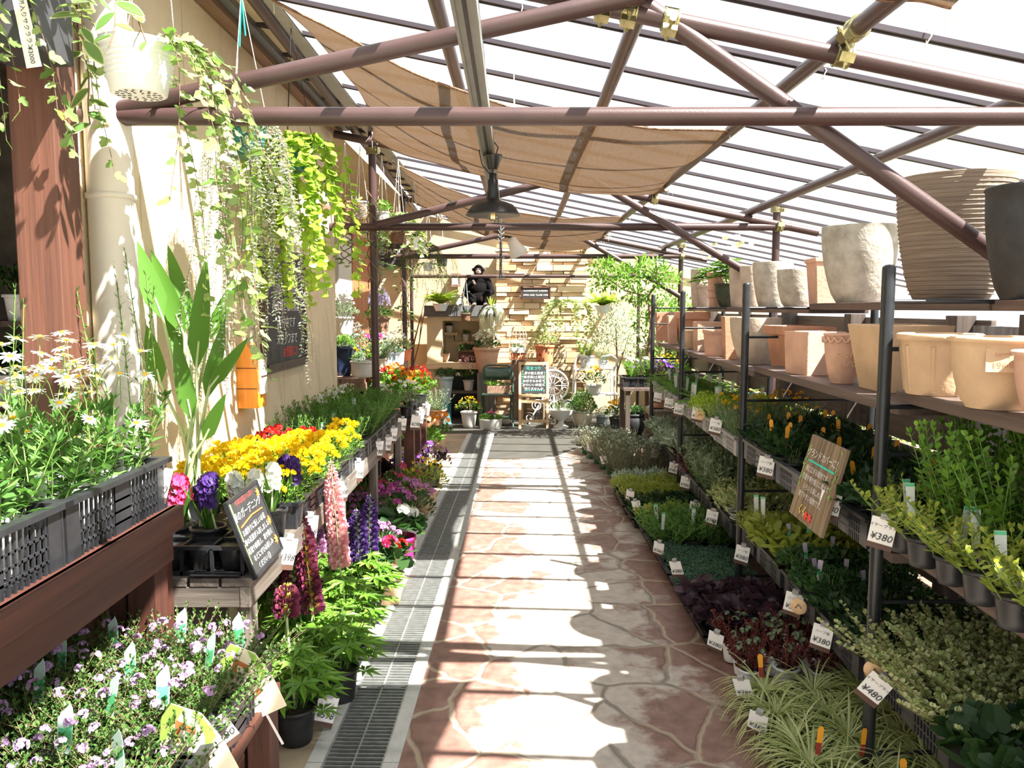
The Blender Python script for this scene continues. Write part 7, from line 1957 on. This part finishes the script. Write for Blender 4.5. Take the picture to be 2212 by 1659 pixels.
# tall concrete planter
cpn = thing('concrete_planter', 'tall square tapered concrete planter at the far end of the racks', 'planter', atZ(1425, 1003, 0) + Vector((0.07, 0.1, 0)))
MB().lathe([(0.15, 0), (0.155, 0.01), (0.215, 0.50), (0.255, 0.505), (0.258, 0.56), (0.235, 0.575), (0.215, 0.575), (0.21, 0.5)], 4, smooth=False).build('body', M['concretepot'], cpn, bevel=0.012)
MB().box((0, 0, 0.53), (0.29, 0.29, 0.02)).build('soil', M['soil'], cpn)
mtl = thing('young_tree', 'young bare stemmed tree in a small terracotta pot standing in the concrete planter', 'potted plant', cpn.location + Vector((-0.06, -0.02, 0.54)))
link('pot', pot('terra'), mtl); MB().tube([(0, 0, 0.1), (0.01, 0, 0.22), (-0.01, 0, 0.36)], 0.012, 7).build('trunk', M['brownstem'], mtl)
o = link('foliage', cached(('fol', 'yellowgreenbush', 0), lambda: K['yellowgreenbush']['fol'](11).mesh('yellowgreenbush', [M['l_yellowgreen'], M['stem']])), mtl, loc=(0, 0, 0.22)); o.scale = (0.9, 0.9, 1.0)
# ---------------------------------------------------------------- right side: racks
def fr(y): return 1.09 + 0.0385 * y
RA = -math.atan(0.0385)
FY = [0.75, 2.53, 4.29, 6.23, 7.90]
fname = ['closest to the camera, out of the corner', 'nearest in full view', 'second in view', 'third in view', 'farthest']
PRr = 0.0205
def rounded_post(h):
    return [(PRr, 0), (PRr, h - 0.012), (PRr * 0.92, h - 0.005), (PRr * 0.6, h), (0.0005, h + 0.002)]
for i, y in enumerate(FY):
    if i == 0: continue
    t = thing('rack_frame', f'black tubular rack end frame with rungs, {fname[i]}', 'rack', (fr(y), y, 0), 0, 'black rack frames')
    MB().lathe(rounded_post(1.735), 18).build('front_post', M['blackmetal'], t)
    MB().lathe(rounded_post(1.63), 18, (0.70, 0.02, 0)).build('back_post', M['blackmetal'], t)
    zs_ = (1.60, 1.445, 1.10, 0.93, 0.60, 0.43, 0.12) if i > 1 else (1.62, 1.47, 1.285, 1.13, 0.64, 0.46, 0.12)
    for z in zs_: MB().tube([(0, 0, z), (0.70, 0.02, z)], 0.0075, 8).build('rung', M['blackmetal'], t)
# shelf tops per section: A low, B middle, C pots, D top
SEC = [(0.60, 2.56, (0.385, 0.85, 1.335, 1.625)), (2.50, 4.32, (0.335, 0.80, 1.290, 1.625)), (4.26, 6.26, (0.295, 0.775, 1.262, 1.605)), (6.20, 7.95, (0.295, 0.775, 1.262, 1.605))]
sname = ['nearest rack bay', 'second rack bay', 'third rack bay', 'farthest rack bay']
lname = ['low', 'middle', 'upper pot', 'top']
for s, (y0, y1, zz) in enumerate(SEC):
    ym = (y0 + y1) / 2; L = y1 - y0 - (0.07 if s else 0.0)
    for l, z in enumerate(zz):
        for k in range(2 if l < 3 else 1):
            off = (0.055 + 0.145, 0.055 + 0.47)[k] if l < 3 else 0.50
            w = 0.29 if l < 3 else 0.32
            o = MB().box((0, 0, 0), (w, L, 0.034)).build('shelf_board', M['shelf'], None, bevel=0.003, loc=(fr(ym) + off, ym, z - 0.017), rot=(0, 0, RA))
            tag(o, f'dark timber board of the {lname[l]} shelf, {"front" if k == 0 and l < 3 else "rear" if l < 3 else "single"} board, {sname[s]}', 'shelf board', 'rack shelf boards')

# --- empty pots on the two upper shelves
def px_place(px, off, z):
    y = 3.0
    for _ in range(12):
        x = fr(y) + off; y = (x * F_PX / (px - W_PX / 2) - (CAM_H - z) * math.sin(PITCH)) / math.cos(PITCH)
    return Vector((fr(y) + off, y, z))
def shelf_z(l, y):
    for y0, y1, zz in SEC:
        if y0 <= y - 0.0 < y1: return zz[l]
    return SEC[-1][2][l]
def onshelf(px, off, l):
    p = px_place(px, off, 1.29 if l == 2 else 1.62)
    z = shelf_z(l, p.y)
    if l == 2 and abs(p.y - 2.5) < 0.2: z = max(z, 1.335)
    return Vector((p.x, p.y, z + 0.001)), p.y * math.cos(PITCH)
def epot(label, px, off, l, wpx, hpx, m, taper=0.75, kind_='round', sx=1.0, rz=0.0, bulge=0.0, rim=0.01, rimh=0.12, thick=0.02, extra=None, sq=0.0):
    p, d = onshelf(px, off, l)
    w = wpx * d / F_PX; h = hpx * d / F_PX
    t = thing('terracotta_pot' if 'terra' in m else 'stone_pot', label, 'plant pot', p, rz + RA)
    mb = MB(); rt_ = w / 2 - rim; rb_ = rt_ * taper
    if kind_ == 'round':
        pr = [(rb_ * 0.97, 0), (rb_, 0.006)]
        n0 = 9
        for k in range(1, n0 + 1):
            q = k / n0; zq = h * (1 - rimh) * q if rim > 0.001 else (h - 0.004) * q
            pr.append((rb_ + (rt_ - rb_) * (q if not bulge else math.sin(q * PI / 2) ** bulge), zq))
        if rim > 0.001: pr += [(rt_ + rim, h * (1 - rimh) + 0.003), (rt_ + rim, h - 0.004)]
        pr += [(rt_ + rim * 0.5, h), (rt_ - thick + rim * 0.4, h), (rt_ - thick, h - 0.01), (max(0.01, rb_ - thick), 0.03), (0.0001, 0.028)]
        mb.lathe(pr, 44, sx=sx, sq=sq)
    else:   # four or more sided, flat faces
        n = 4 if kind_ == 'square' else 8; f = math.sqrt(2) if n == 4 else 1.06
        R0, R1 = rb_ * f, rt_ * f
        pr = [(R0, 0), (R0 + (R1 - R0) * 0.9, h * (1 - rimh)), (R1 + rim * f, h * (1 - rimh) + 0.004), (R1 + rim * f, h), (R1 - thick * f, h), (R0 - thick * f, 0.03), (0.0001, 0.03)] if rim > 0.001 else [(R0, 0), (R1, h), (R1 - thick * f, h), (R0 - thick * f, 0.03), (0.0001, 0.03)]
        mb.lathe(pr, n, sx=1.0, sy=sx, smooth=False)
    mb.build('body', M[m], t, bevel=0.004 if kind_ != 'round' else 0)
    if extra: extra(t, w, h)
    return t
# upper pot shelf (C), far to near
epot('small terracotta pot at the far end of the pot shelf', 1430, 0.14, 2, 30, 62, 'terra', 0.72, 'square', rim=0.0)
epot('grey stone pot behind the farthest terracotta pot', 1446, 0.24, 2, 32, 62, 'stonepot', 0.72, rim=0.0)
epot('narrow terracotta pot beside the long rimmed terracotta planter', 1452, 0.12, 2, 22, 62, 'terrapink', 0.7, 'square', rim=0.0)
epot('long rimmed terracotta planter, farther one on the pot shelf', 1493, 0.27, 2, 58, 72, 'terra', 0.80, 'square', sx=2.0, rim=0.012, rimh=0.22)
epot('small cream terracotta pot behind the third rack frame', 1492, 0.15, 2, 30, 40, 'terracream', 0.8, rim=0.004)
epot('pale square terracotta box pot on the third bay pot shelf', 1526, 0.22, 2, 52, 62, 'terrapink', 0.92, 'square', rim=0.0)
epot('pink terracotta cylinder pot with a thick rim', 1545, 0.13, 2, 56, 58, 'terrapink', 0.86, rim=0.008, rimh=0.16)
epot('tall narrow terracotta pot left of the big rounded grey pot', 1577, 0.16, 2, 36, 92, 'terra', 0.70, 'square', rim=0.0)
epot('big rounded grey stone pot behind the second rack frame', 1630, 0.20, 2, 108, 100, 'beigepot', 0.52, bulge=0.8, rim=0.0, thick=0.018)
epot('rimmed terracotta planter at the far end of the second bay', 1722, 0.30, 2, 110, 96, 'terra', 0.80, 'square', sx=1.35, rim=0.012, rimh=0.20)
epot('pink square terracotta box with faint stamped lettering', 1757, 0.19, 2, 92, 92, 'terrapink', 0.93, 'square', rim=0.0, rz=0.25)
def scallop(t, w, h):
    mb = MB(); n = 16; R = w / 2
    for k in range(n):
        a0 = 2 * PI * k / n
        mb.tube([(R * math.cos(a0 + 2 * PI / n * q / 6), R * math.sin(a0 + 2 * PI / n * q / 6), h * (0.93 - 0.10 * math.sin(PI * q / 6))) for q in range(7)], 0.0055, 5)
    mb.build('scallop_trim', M['terrapink'], t)
    lettering('Bella', 0.055, 'terracream', t, (-0.006, -w / 2 * 0.90, h * 0.62), (PI / 2 - 0.2, 0, -0.1), shear=0.3); lettering('Giardini', 0.045, 'terracream', t, (0.0, -w / 2 * 0.84, h * 0.42), (PI / 2 - 0.2, 0, -0.1), shear=0.3)
epot('rounded terracotta pot with scalloped rim and embossed script', 1818, 0.15, 2, 82, 108, 'terrapink', 0.62, bulge=0.9, rim=0.004, rimh=0.05, extra=scallop)
epot('long square tapered cream terracotta planter behind the nearest rack frame', 1935, 0.25, 2, 150, 142, 'terracream', 0.72, 'square', sx=1.25, rim=0.0)
def flutes(t, w, h):
    mb = MB()
    for k in range(8):
        a = 2 * PI * k / 8 + 0.2; R = w / 2 - 0.012
        mb.tube([(R * 0.80 * math.cos(a), R * 0.80 * math.sin(a), 0.01), (R * 0.97 * math.cos(a), R * 0.97 * math.sin(a), h * 0.80)], 0.008, 6)
    mb.build('rib', M['terracream'], t)
epot('cream terracotta planter with vertical ribs and rolled rim', 2022, 0.13, 2, 172, 132, 'terracream', 0.82, rim=0.012, rimh=0.12, extra=flutes)
def stamp(t, w, h):
    o = MB().box((0, 0, 0), (0.075, 0.003, 0.062)).build('stamp', M['terracream'], t, loc=(-w * 0.20, -w * 0.425, h * 0.70), rot=(-0.28, 0, -0.42))
    lettering('1968', 0.024, 'terra', o, (0, -0.003, -0.012), (PI / 2, 0, 0)); lettering('terra', 0.018, 'terra', o, (0, -0.003, 0.015), (PI / 2, 0, 0))
epot('large cream terracotta bowl with a stamped square at the right edge', 2150, 0.12, 2, 205, 155, 'terracream', 0.66, bulge=0.75, rim=0.010, rimh=0.08, extra=stamp)
epot('terracotta bowl cut off by the right edge of the picture', 2285, 0.14, 2, 200, 150, 'terrapink', 0.66, bulge=0.75, rim=0.010, rimh=0.08)
# top shelf (D)
epot('tall beige pot at the far end of the top shelf', 1512, 0.52, 3, 42, 82, 'beigepot', 0.8, bulge=0.9, rim=0.0)
def rings(t, w, h):
    mb = MB()
    for q in (0.3, 0.5, 0.7): R = w / 2 * (0.72 + 0.24 * q); mb.tube([(R * math.cos(a * PI / 12), R * math.sin(a * PI / 12), h * q) for a in range(25)], 0.008, 6)
    mb.build('ring', M['terrapink'], t)
epot('ringed terracotta pot beside the mossy pot on the top shelf', 1545, 0.42, 3, 40, 76, 'terrapink', 0.7, rim=0.008, extra=rings)
p, d = onshelf(1577, 0.50, 3)
cplant('hellebore', 'leafy hellebore with pale flowers in a dark mossy pot on the top shelf', p, (0.13, 0.085, 0.20, 'mosspot', dict(bulge=0.015)), 'hellebore', 1.05, flower='flower')
cplant('hellebore', 'pale leaved hellebore in a beige pot farther along the top shelf', onshelf(1532, 0.56, 3)[0], (0.12, 0.09, 0.22, 'beigepot'), 'hellebore', 0.9, seed=1)
epot('beige pot first of three overlapping ones on the top shelf', 1597, 0.45, 3, 46, 84, 'beigepot', 0.72, bulge=0.9, rim=0.0)
epot('beige pot in the middle of three overlapping ones on the top shelf', 1625, 0.46, 3, 56, 88, 'beigepot', 0.72, bulge=0.9, rim=0.0)
epot('grey stone pot nearest of three overlapping ones on the top shelf', 1667, 0.47, 3, 84, 96, 'stonepot', 0.66, bulge=0.9, rim=0.0)
epot('low rounded grey stone bowl on the top shelf', 1718, 0.45, 3, 80, 80, 'stonepot', 0.6, bulge=0.65, rim=0.0)
epot('square pink terracotta pot left of the large grey pot', 1782, 0.52, 3, 72, 104, 'terrapink', 0.76, 'square', rim=0.006, rimh=0.1)
epot('large grey stone pot on the top shelf', 1853, 0.47, 3, 158, 162, 'stonepot', 0.58, bulge=0.75, rim=0.0, thick=0.022)
def grooves(t, w, h):
    mb = MB()
    for k in range(26):
        q = 0.06 + 0.92 * k / 26; R = (w / 2) * (0.64 + 0.36 * math.sin(q * PI / 2) ** 0.72) + 0.0006
        mb.tube([(R * math.cos(a * PI / 20), R * math.sin(a * PI / 20), h * q) for a in range(41)], 0.0028, 4)
    mb.build('groove_ring', M['ribpot'], t)
epot('very large ribbed brown pot behind the slanting pipe', 2052, 0.50, 3, 228, 262, 'ribpot', 0.64, bulge=0.72, rim=0.0, thick=0.02, extra=grooves)
epot('large black pot at the right edge of the picture', 2222, 0.42, 3, 190, 240, 'blackpot', 0.6, bulge=0.72, rim=0.004, rimh=0.04, thick=0.02)

# --- plants on the lower shelves and the floor
def lvl(l, y):
    return 0.0 if l < 0 else shelf_z(l, y)
lv_name = {-1: 'on the floor', 0: 'on the low shelf', 1: 'on the middle shelf'}
rowname = ['front', 'second', 'third', 'rear']
ZN = []
def zone(l, y0, y1, kd, pk, name, desc, place, rows=3, dy=0.15, dx=0.15, x0=0.07, s=1.25, tagk=None, crate_=True, cm='black', tagp=0.3, child=False):
    n = max(1, int(round((y1 - y0) / dy)))
    if crate_ and l >= 0:
        nc = max(1, int(round((y1 - y0) / 0.52))); Lc = (y1 - y0) / nc - 0.035
        for c in range(nc):
            yc = y0 + (c + 0.5) * (y1 - y0) / nc
            crate(f'{"grey" if cm == "grey" else "black"} crate of {desc} {lv_name[l]}, {ORD[c]} from near', (fr(yc) + x0 + 0.11, yc, lvl(l, yc) + 0.001), RA, round(Lc, 2), 0.36, 0.095, cm)
    for i in range(n):
        y = y0 + (i + 0.5) * (y1 - y0) / n
        for j in range(rows):
            if l == 1 and j == 0 and 2.98 < y < 3.42: continue      # the painted sign stands here
            x = fr(y) + x0 + dx * j
            z = lvl(l, y) + 0.004
            plant(name, f'{desc} {lv_name[l]}, {rowname[j]} row, {ORD[i]} from near', 'potted plant', (x + rnd.uniform(-0.01, 0.01), y + rnd.uniform(-0.012, 0.012), z), kd, pk, s * rnd.uniform(0.92, 1.08), f'{desc} {lv_name[l]}', child_heads=child, nametag=tagk if (tagk and rnd.random() < tagp) else None)
# middle shelf (B)
zone(1, 1.25, 2.44, 'oregano', 'black', 'oregano', 'tall bright green herb', 'in the nearest bay', 3, 0.15, 0.17, 0.14, 1.0, crate_=True, cm='grey')
zone(1, 1.45, 2.48, 'oreganolow', 'black', 'golden_oregano', 'low yellow green herb', 'in the nearest bay', 1, 0.15, 0.15, 0.02, 1.0, 'pale', False, tagp=0.9)
zone(1, 2.56, 3.02, 'darktag', 'black', 'ground_cover', 'dark ground cover beside the sign', '', 3, 0.15, 0.15, 0.06, 1.15, 'orange', tagp=0.6)
zone(1, 3.05, 4.22, 'darktag', 'black', 'ground_cover', 'dark leaved plant with orange tag', 'in the second bay', 3, 0.15, 0.15, 0.06, 1.15, 'orange', cm='dgrey', tagp=0.8)
zone(1, 4.36, 4.98, 'greyyellow', 'grey', 'curry_plant', 'grey plant with yellow buttons', '', 3, 0.15, 0.16, 0.06, 1.15, None, cm='grey')
zone(1, 5.02, 5.62, 'limebush', 'grey', 'lime_sedum', 'bright lime feathery plant', '', 3, 0.16, 0.17, 0.07, 1.2, 'pale', cm='grey', tagp=0.4)
zone(1, 5.66, 6.16, 'ferngreen', 'grey', 'small_fern', 'bright small fern', 'near the third frame', 3, 0.16, 0.17, 0.07, 1.1, 'pale', cm='grey', tagp=0.4)
zone(1, 6.32, 7.82, 'ferngreen', 'grey', 'small_fern', 'small dark fern', 'in the farthest bay', 3, 0.18, 0.17, 0.07, 1.1, 'pale', cm='grey', tagp=0.4)
# low shelf (A)
zone(0, 1.35, 1.92, 'darkround', 'black', 'dark_round_leaf_plant', 'dark round leaved plant', 'in the nearest bay', 3, 0.16, 0.17, 0.06, 1.2)
zone(0, 1.96, 2.48, 'wireplant', 'black', 'wire_vine', 'wiry plant with tiny cream leaves', 'in the nearest bay', 3, 0.15, 0.16, 0.05, 1.2)
zone(0, 2.58, 3.0, 'darkbush', 'white', 'dark_bugle', 'dark leaved plant in white pot', '', 3, 0.15, 0.15, 0.06, 1.15)
zone(0, 3.02, 3.46, 'deepbush', 'black', 'mint', 'deep green herb', 'in the second bay', 3, 0.15, 0.15, 0.06, 1.15, 'purple', tagp=0.4)
zone(0, 3.48, 3.92, 'hostalime', 'black', 'golden_leaf_plant', 'golden green leaved plant', 'in the second bay', 3, 0.15, 0.15, 0.06, 1.15, 'purple', tagp=0.3)
zone(0, 3.94, 4.22, 'sedum', 'black', 'golden_thyme', 'pale yellow green bushy herb', '', 3, 0.14, 0.15, 0.06, 1.2, 'pale', tagp=0.5)
zone(0, 4.40, 4.86, 'creambush', 'white', 'variegated_bush', 'cream speckled bush in white pot', '', 3, 0.16, 0.17, 0.06, 1.15, None)
zone(0, 4.90, 5.70, 'mintvar', 'black', 'variegated_mint', 'grey green mint', 'in the third bay', 3, 0.17, 0.17, 0.05, 1.2, 'pale', tagp=0.3)
zone(0, 5.74, 6.16, 'heuchera_red', 'black', 'red_grass_plant', 'wine red strappy plant', '', 3, 0.17, 0.17, 0.05, 1.2, None)
zone(0, 6.32, 7.80, 'silverleaf', 'black', 'silver_leaf_plant', 'silver leaved plant', 'in the farthest bay', 3, 0.18, 0.17, 0.05, 1.3, None)
# floor row: rows start in front of the posts
FX0 = lambda y: 0.97 + 0.0 * y
def fzone(y0, y1, kd, pk, name, desc, rows=4, dy=0.15, dx=0.15, s=1.2, tagk=None, tray_=True, tagp=0.3, child=False, x0=0.0):
    n = max(1, int(round((y1 - y0) / dy)))
    if tray_:
        tray(f'black floor tray of {desc} by the racks', (1.11 + x0, (y0 + y1) / 2, 0.0), 0, y1 - y0 - 0.03, 0.40, 0.075)
    for i in range(n):
        y = y0 + (i + 0.5) * (y1 - y0) / n
        for j in range(rows):
            plant(name, f'{desc} on the floor, {rowname[j]} row, {ORD[i]} from near', 'potted plant', (1.00 + x0 + dx * j + rnd.uniform(-0.01, 0.01), y + rnd.uniform(-0.01, 0.01), 0.009), kd, pk, s * rnd.uniform(0.93, 1.07), f'{desc} on the floor', child_heads=child, nametag=tagk if (tagk and rnd.random() < tagp) else None)
fzone(2.25, 3.12, 'sedge', 'grey', 'striped_sedge', 'striped pale sedge grass', 3, 0.175, 0.19, 1.0, 'orange', tagp=0.25)
fzone(3.15, 3.55, 'redstem', 'white', 'red_leaf_plant', 'red leaved plant in white pot', 3, 0.135, 0.15, 1.05, tray_=False)
fzone(3.58, 3.98, 'purplebush', 'black', 'purple_heuchera', 'near black purple leaved plant', 4, 0.14, 0.15, 1.15)
fzone(4.02, 4.42, 'lowgreen', 'black', 'creeping_thyme', 'low creeping green plant, nearer tray,', 3, 0.13, 0.14, 1.0)
fzone(4.45, 4.86, 'lowgreen', 'black', 'creeping_thyme', 'low creeping green plant, farther tray,', 3, 0.13, 0.14, 1.0)
fzone(4.90, 5.30, 'parsley', 'black', 'feathery_herb', 'feathery bright green herb', 4, 0.15, 0.16, 1.25, 'pale', tagp=0.5)
fzone(5.32, 5.62, 'hostalime', 'black', 'cream_leaf_plant', 'cream edged leafy plant', 4, 0.15, 0.16, 1.15)
fzone(5.65, 6.0, 'darkbush', 'black', 'dark_bugle', 'dark green leafy plant', 4, 0.16, 0.16, 1.2, x0=-0.03)
fzone(6.03, 6.50, 'sedum', 'black', 'golden_sedum', 'mounded yellow sedum', 4, 0.15, 0.15, 1.35, x0=-0.04)
fzone(6.52, 6.80, 'silverleaf', 'grey', 'silver_leaf_plant', 'pale silver leaved plant', 3, 0.14, 0.15, 1.1, x0=-0.04)
for i in range(7):
    y = 7.05 + 0.27 * i
    for j in range(3):
        x = 1.02 - 0.036 * i + 0.21 * j
        if x > 1.15 and 7.7 < y < 8.6: continue
        plant('silver_bush', f'tall silvery bush in a green pot at the aisle end, {rowname[j]} row, {ORD[i]} from near', 'potted plant', (x, y, 0.001), 'silverbush', 'green', 1.05 - 0.05 * i, 'silver bushes along the aisle', child_heads=False)
plant('silver_bush', 'grey bush in a white pot inside a small black basket at the aisle edge', 'potted plant', atZ(1338, 1032, 0.01), 'silverfine', 'white', 1.1)
crate('small black basket around the white pot at the aisle edge', atZ(1338, 1032, 0.0), 0, 0.14, 0.14, 0.06)

# --- price tags hung on the trays
def tagpos(px, py, off=-0.035):
    y = 3.0
    for _ in range(10):
        p = atX(px, py, fr(y) + off); y = p.y
    return p
TG = [(1422, 848, 1), (1446, 860, 1), (1468, 872, 1), (1508, 880, 1), (1548, 905, 1), (1658, 988, 1), (1798, 1064, 1), (1912, 1120, 1), (1412, 945, 0), (1416, 970, 0), (1456, 1000, 0), (1482, 1030, 0), (1502, 1085, 0), (1540, 1103, 0), (1606, 1180, 0), (1718, 1282, 0), (1780, 1352, 0), (1908, 1466, 0)]
nb = {1: 0, 0: 0}
order = sorted(range(len(TG)), key=lambda i: (TG[i][2], -TG[i][0]))
for i in order:
    px, py, l = TG[i]; k = nb[l]; nb[l] += 1
    num = '480' if px == 1908 else ('300' if px == 1718 else '380')
    p = tagpos(px, py, -0.045)
    pricetag(f'white price tag on the {"middle" if l else "low"} rack shelf, {ORD[k]} from the near end', p, (0.08, 0.16 if px != 1908 else 0.55, -0.55), num, 1.28, 'ハーブ苗' if px < 1900 else 'ワイヤープランツ')
TF = [(1372, 1082), (1424, 1172), (1457, 1213), (1362, 1060), (1548, 1368), (1600, 1468), (1640, 1542), (1275, 960), (1302, 985), (1245, 945)]
for k, (px, py) in enumerate(sorted(TF, key=lambda q: -q[0])):
    p = atX(px, py, 0.885 if px > 1340 else 0.93 - 0.045 * (1340 - px) / 22)
    pricetag(f'white price tag on the aisle edge of the floor trays, {ORD[k]} from near', p, (0.25, -0.2 if k % 2 else 0.2, -0.6), '380', 1.2, '')
for k, (px, py, l) in enumerate(((1512, 897, 1), (1725, 1310, 0), (1890, 1450, 0))):
    p = tagpos(px, py, -0.05); t = thing('wood_disc', f'round wooden slice tag hanging beside a price tag, {["far one on the middle shelf", "middle one on the low shelf", "near one on the low shelf"][k]}', 'wood tag', p, (0, 0, -0.6))
    MB().lathe([(0.0001, -0.003), (0.032, -0.003), (0.034, 0), (0.032, 0.003), (0.0001, 0.003)], 20).build('disc', M['lightwood'], t, rot=(PI / 2, 0, 0))
    mb = MB(); mb.tube([(-0.012, -0.004, -0.008), (0.0, -0.004, 0.010), (0.012, -0.004, -0.006)], 0.002, 4); mb.build('mark', M['brownstrip'], t)

# --- painted board sign on the middle shelf
ws = thing('painted_sign', 'painted wooden plank sign with white chalk writing on the middle shelf', 'sign', (0, 0, 0))
bl = px_place(1708, -0.10, 0.80); br_ = px_place(1770, -0.10, 0.80)
e1 = Vector((br_.x - bl.x, br_.y - bl.y, 0.0)).normalized(); e2 = Vector((0.26, 0.02, 1.0)).normalized()
e2 = (e2 - e1 * e2.dot(e1)).normalized(); nn = e1.cross(e2)
ws.location = (bl.x, bl.y, 0.79); ws.rotation_euler = Matrix((e1, -nn, e2)).transposed().to_euler()
WW, WH = 0.36, 0.325
M['signwood'] = wood('streaky_sign_wood', (0.09, 0.055, 0.035), (0.30, 0.22, 0.13), 'Z', scale=9)
MB().box((WW / 2, 0, WH / 2), (WW, 0.014, WH)).build('plank', M['signwood'], ws, bevel=0.002)
lettering('グランドカバーに！', 0.037, 'chalkwhite', ws, (WW / 2, -0.009, WH * 0.79), (PI / 2, 0, 0), shear=0.2)
for k, s_ in enumerate(('横に広がる植物です。', '花壇や寄せ植えに植えて', 'いろいろ楽しめる', '育てやすい植物です。')): lettering(s_, 0.026, 'chalkwhite', ws, (WW * 0.48, -0.009, WH * (0.60 - 0.105 * k)), (PI / 2, 0, 0))
MB().box((WW / 2, -0.008, WH * 0.70), (WW * 0.74, 0.003, 0.007)).build('underline', M['chalkteal'], ws)
mb = MB(); r = random.Random(4)
for k in range(22): mb.leaf((WW * r.choice((0.06, 0.93)) + r.uniform(-0.012, 0.012), -0.0085, WH * r.uniform(0.3, 0.95)), (r.uniform(-1, 1), 0, 1), (0, -1, 0), 0.024, 0.010)
mb.build('drawn_vine', M['chalkgreen'], ws)
mb = MB()
for x in (0.5, 0.62):
    for k in range(6): a = 2 * PI * k / 6; mb.leaf((WW * x, -0.0085, WH * 0.10), (math.cos(a), 0, math.sin(a)), (0, -1, 0), 0.022, 0.012)
mb.build('drawn_flower', M['chalkred'], ws)
mb = MB()
for x in (0.3, 0.42):
    for k in range(3): mb.leaf((WW * x, -0.0085, WH * (0.06 + 0.04 * k)), (0.5 * (-1) ** k, 0, 1), (0, -1, 0), 0.022, 0.011)
mb.build('drawn_sprig', M['chalkyellow'], ws)
# yellow black tool handle under the far shelf
th = thing('tool_handle', 'yellow and black striped tool handle sticking out under the middle shelf', 'tool', tagpos(1470, 905, 0.05))
mb = MB(); mb.tube([(0, 0, 0), (0.05, 0.35, 0.06)], 0.013, 8); mb.build('grip', M['chalkyellow'], th); mb = MB(); mb.tube([(-0.008, -0.05, -0.008), (0, 0, 0)], 0.015, 8); mb.build('end_cap', M['black'], th)
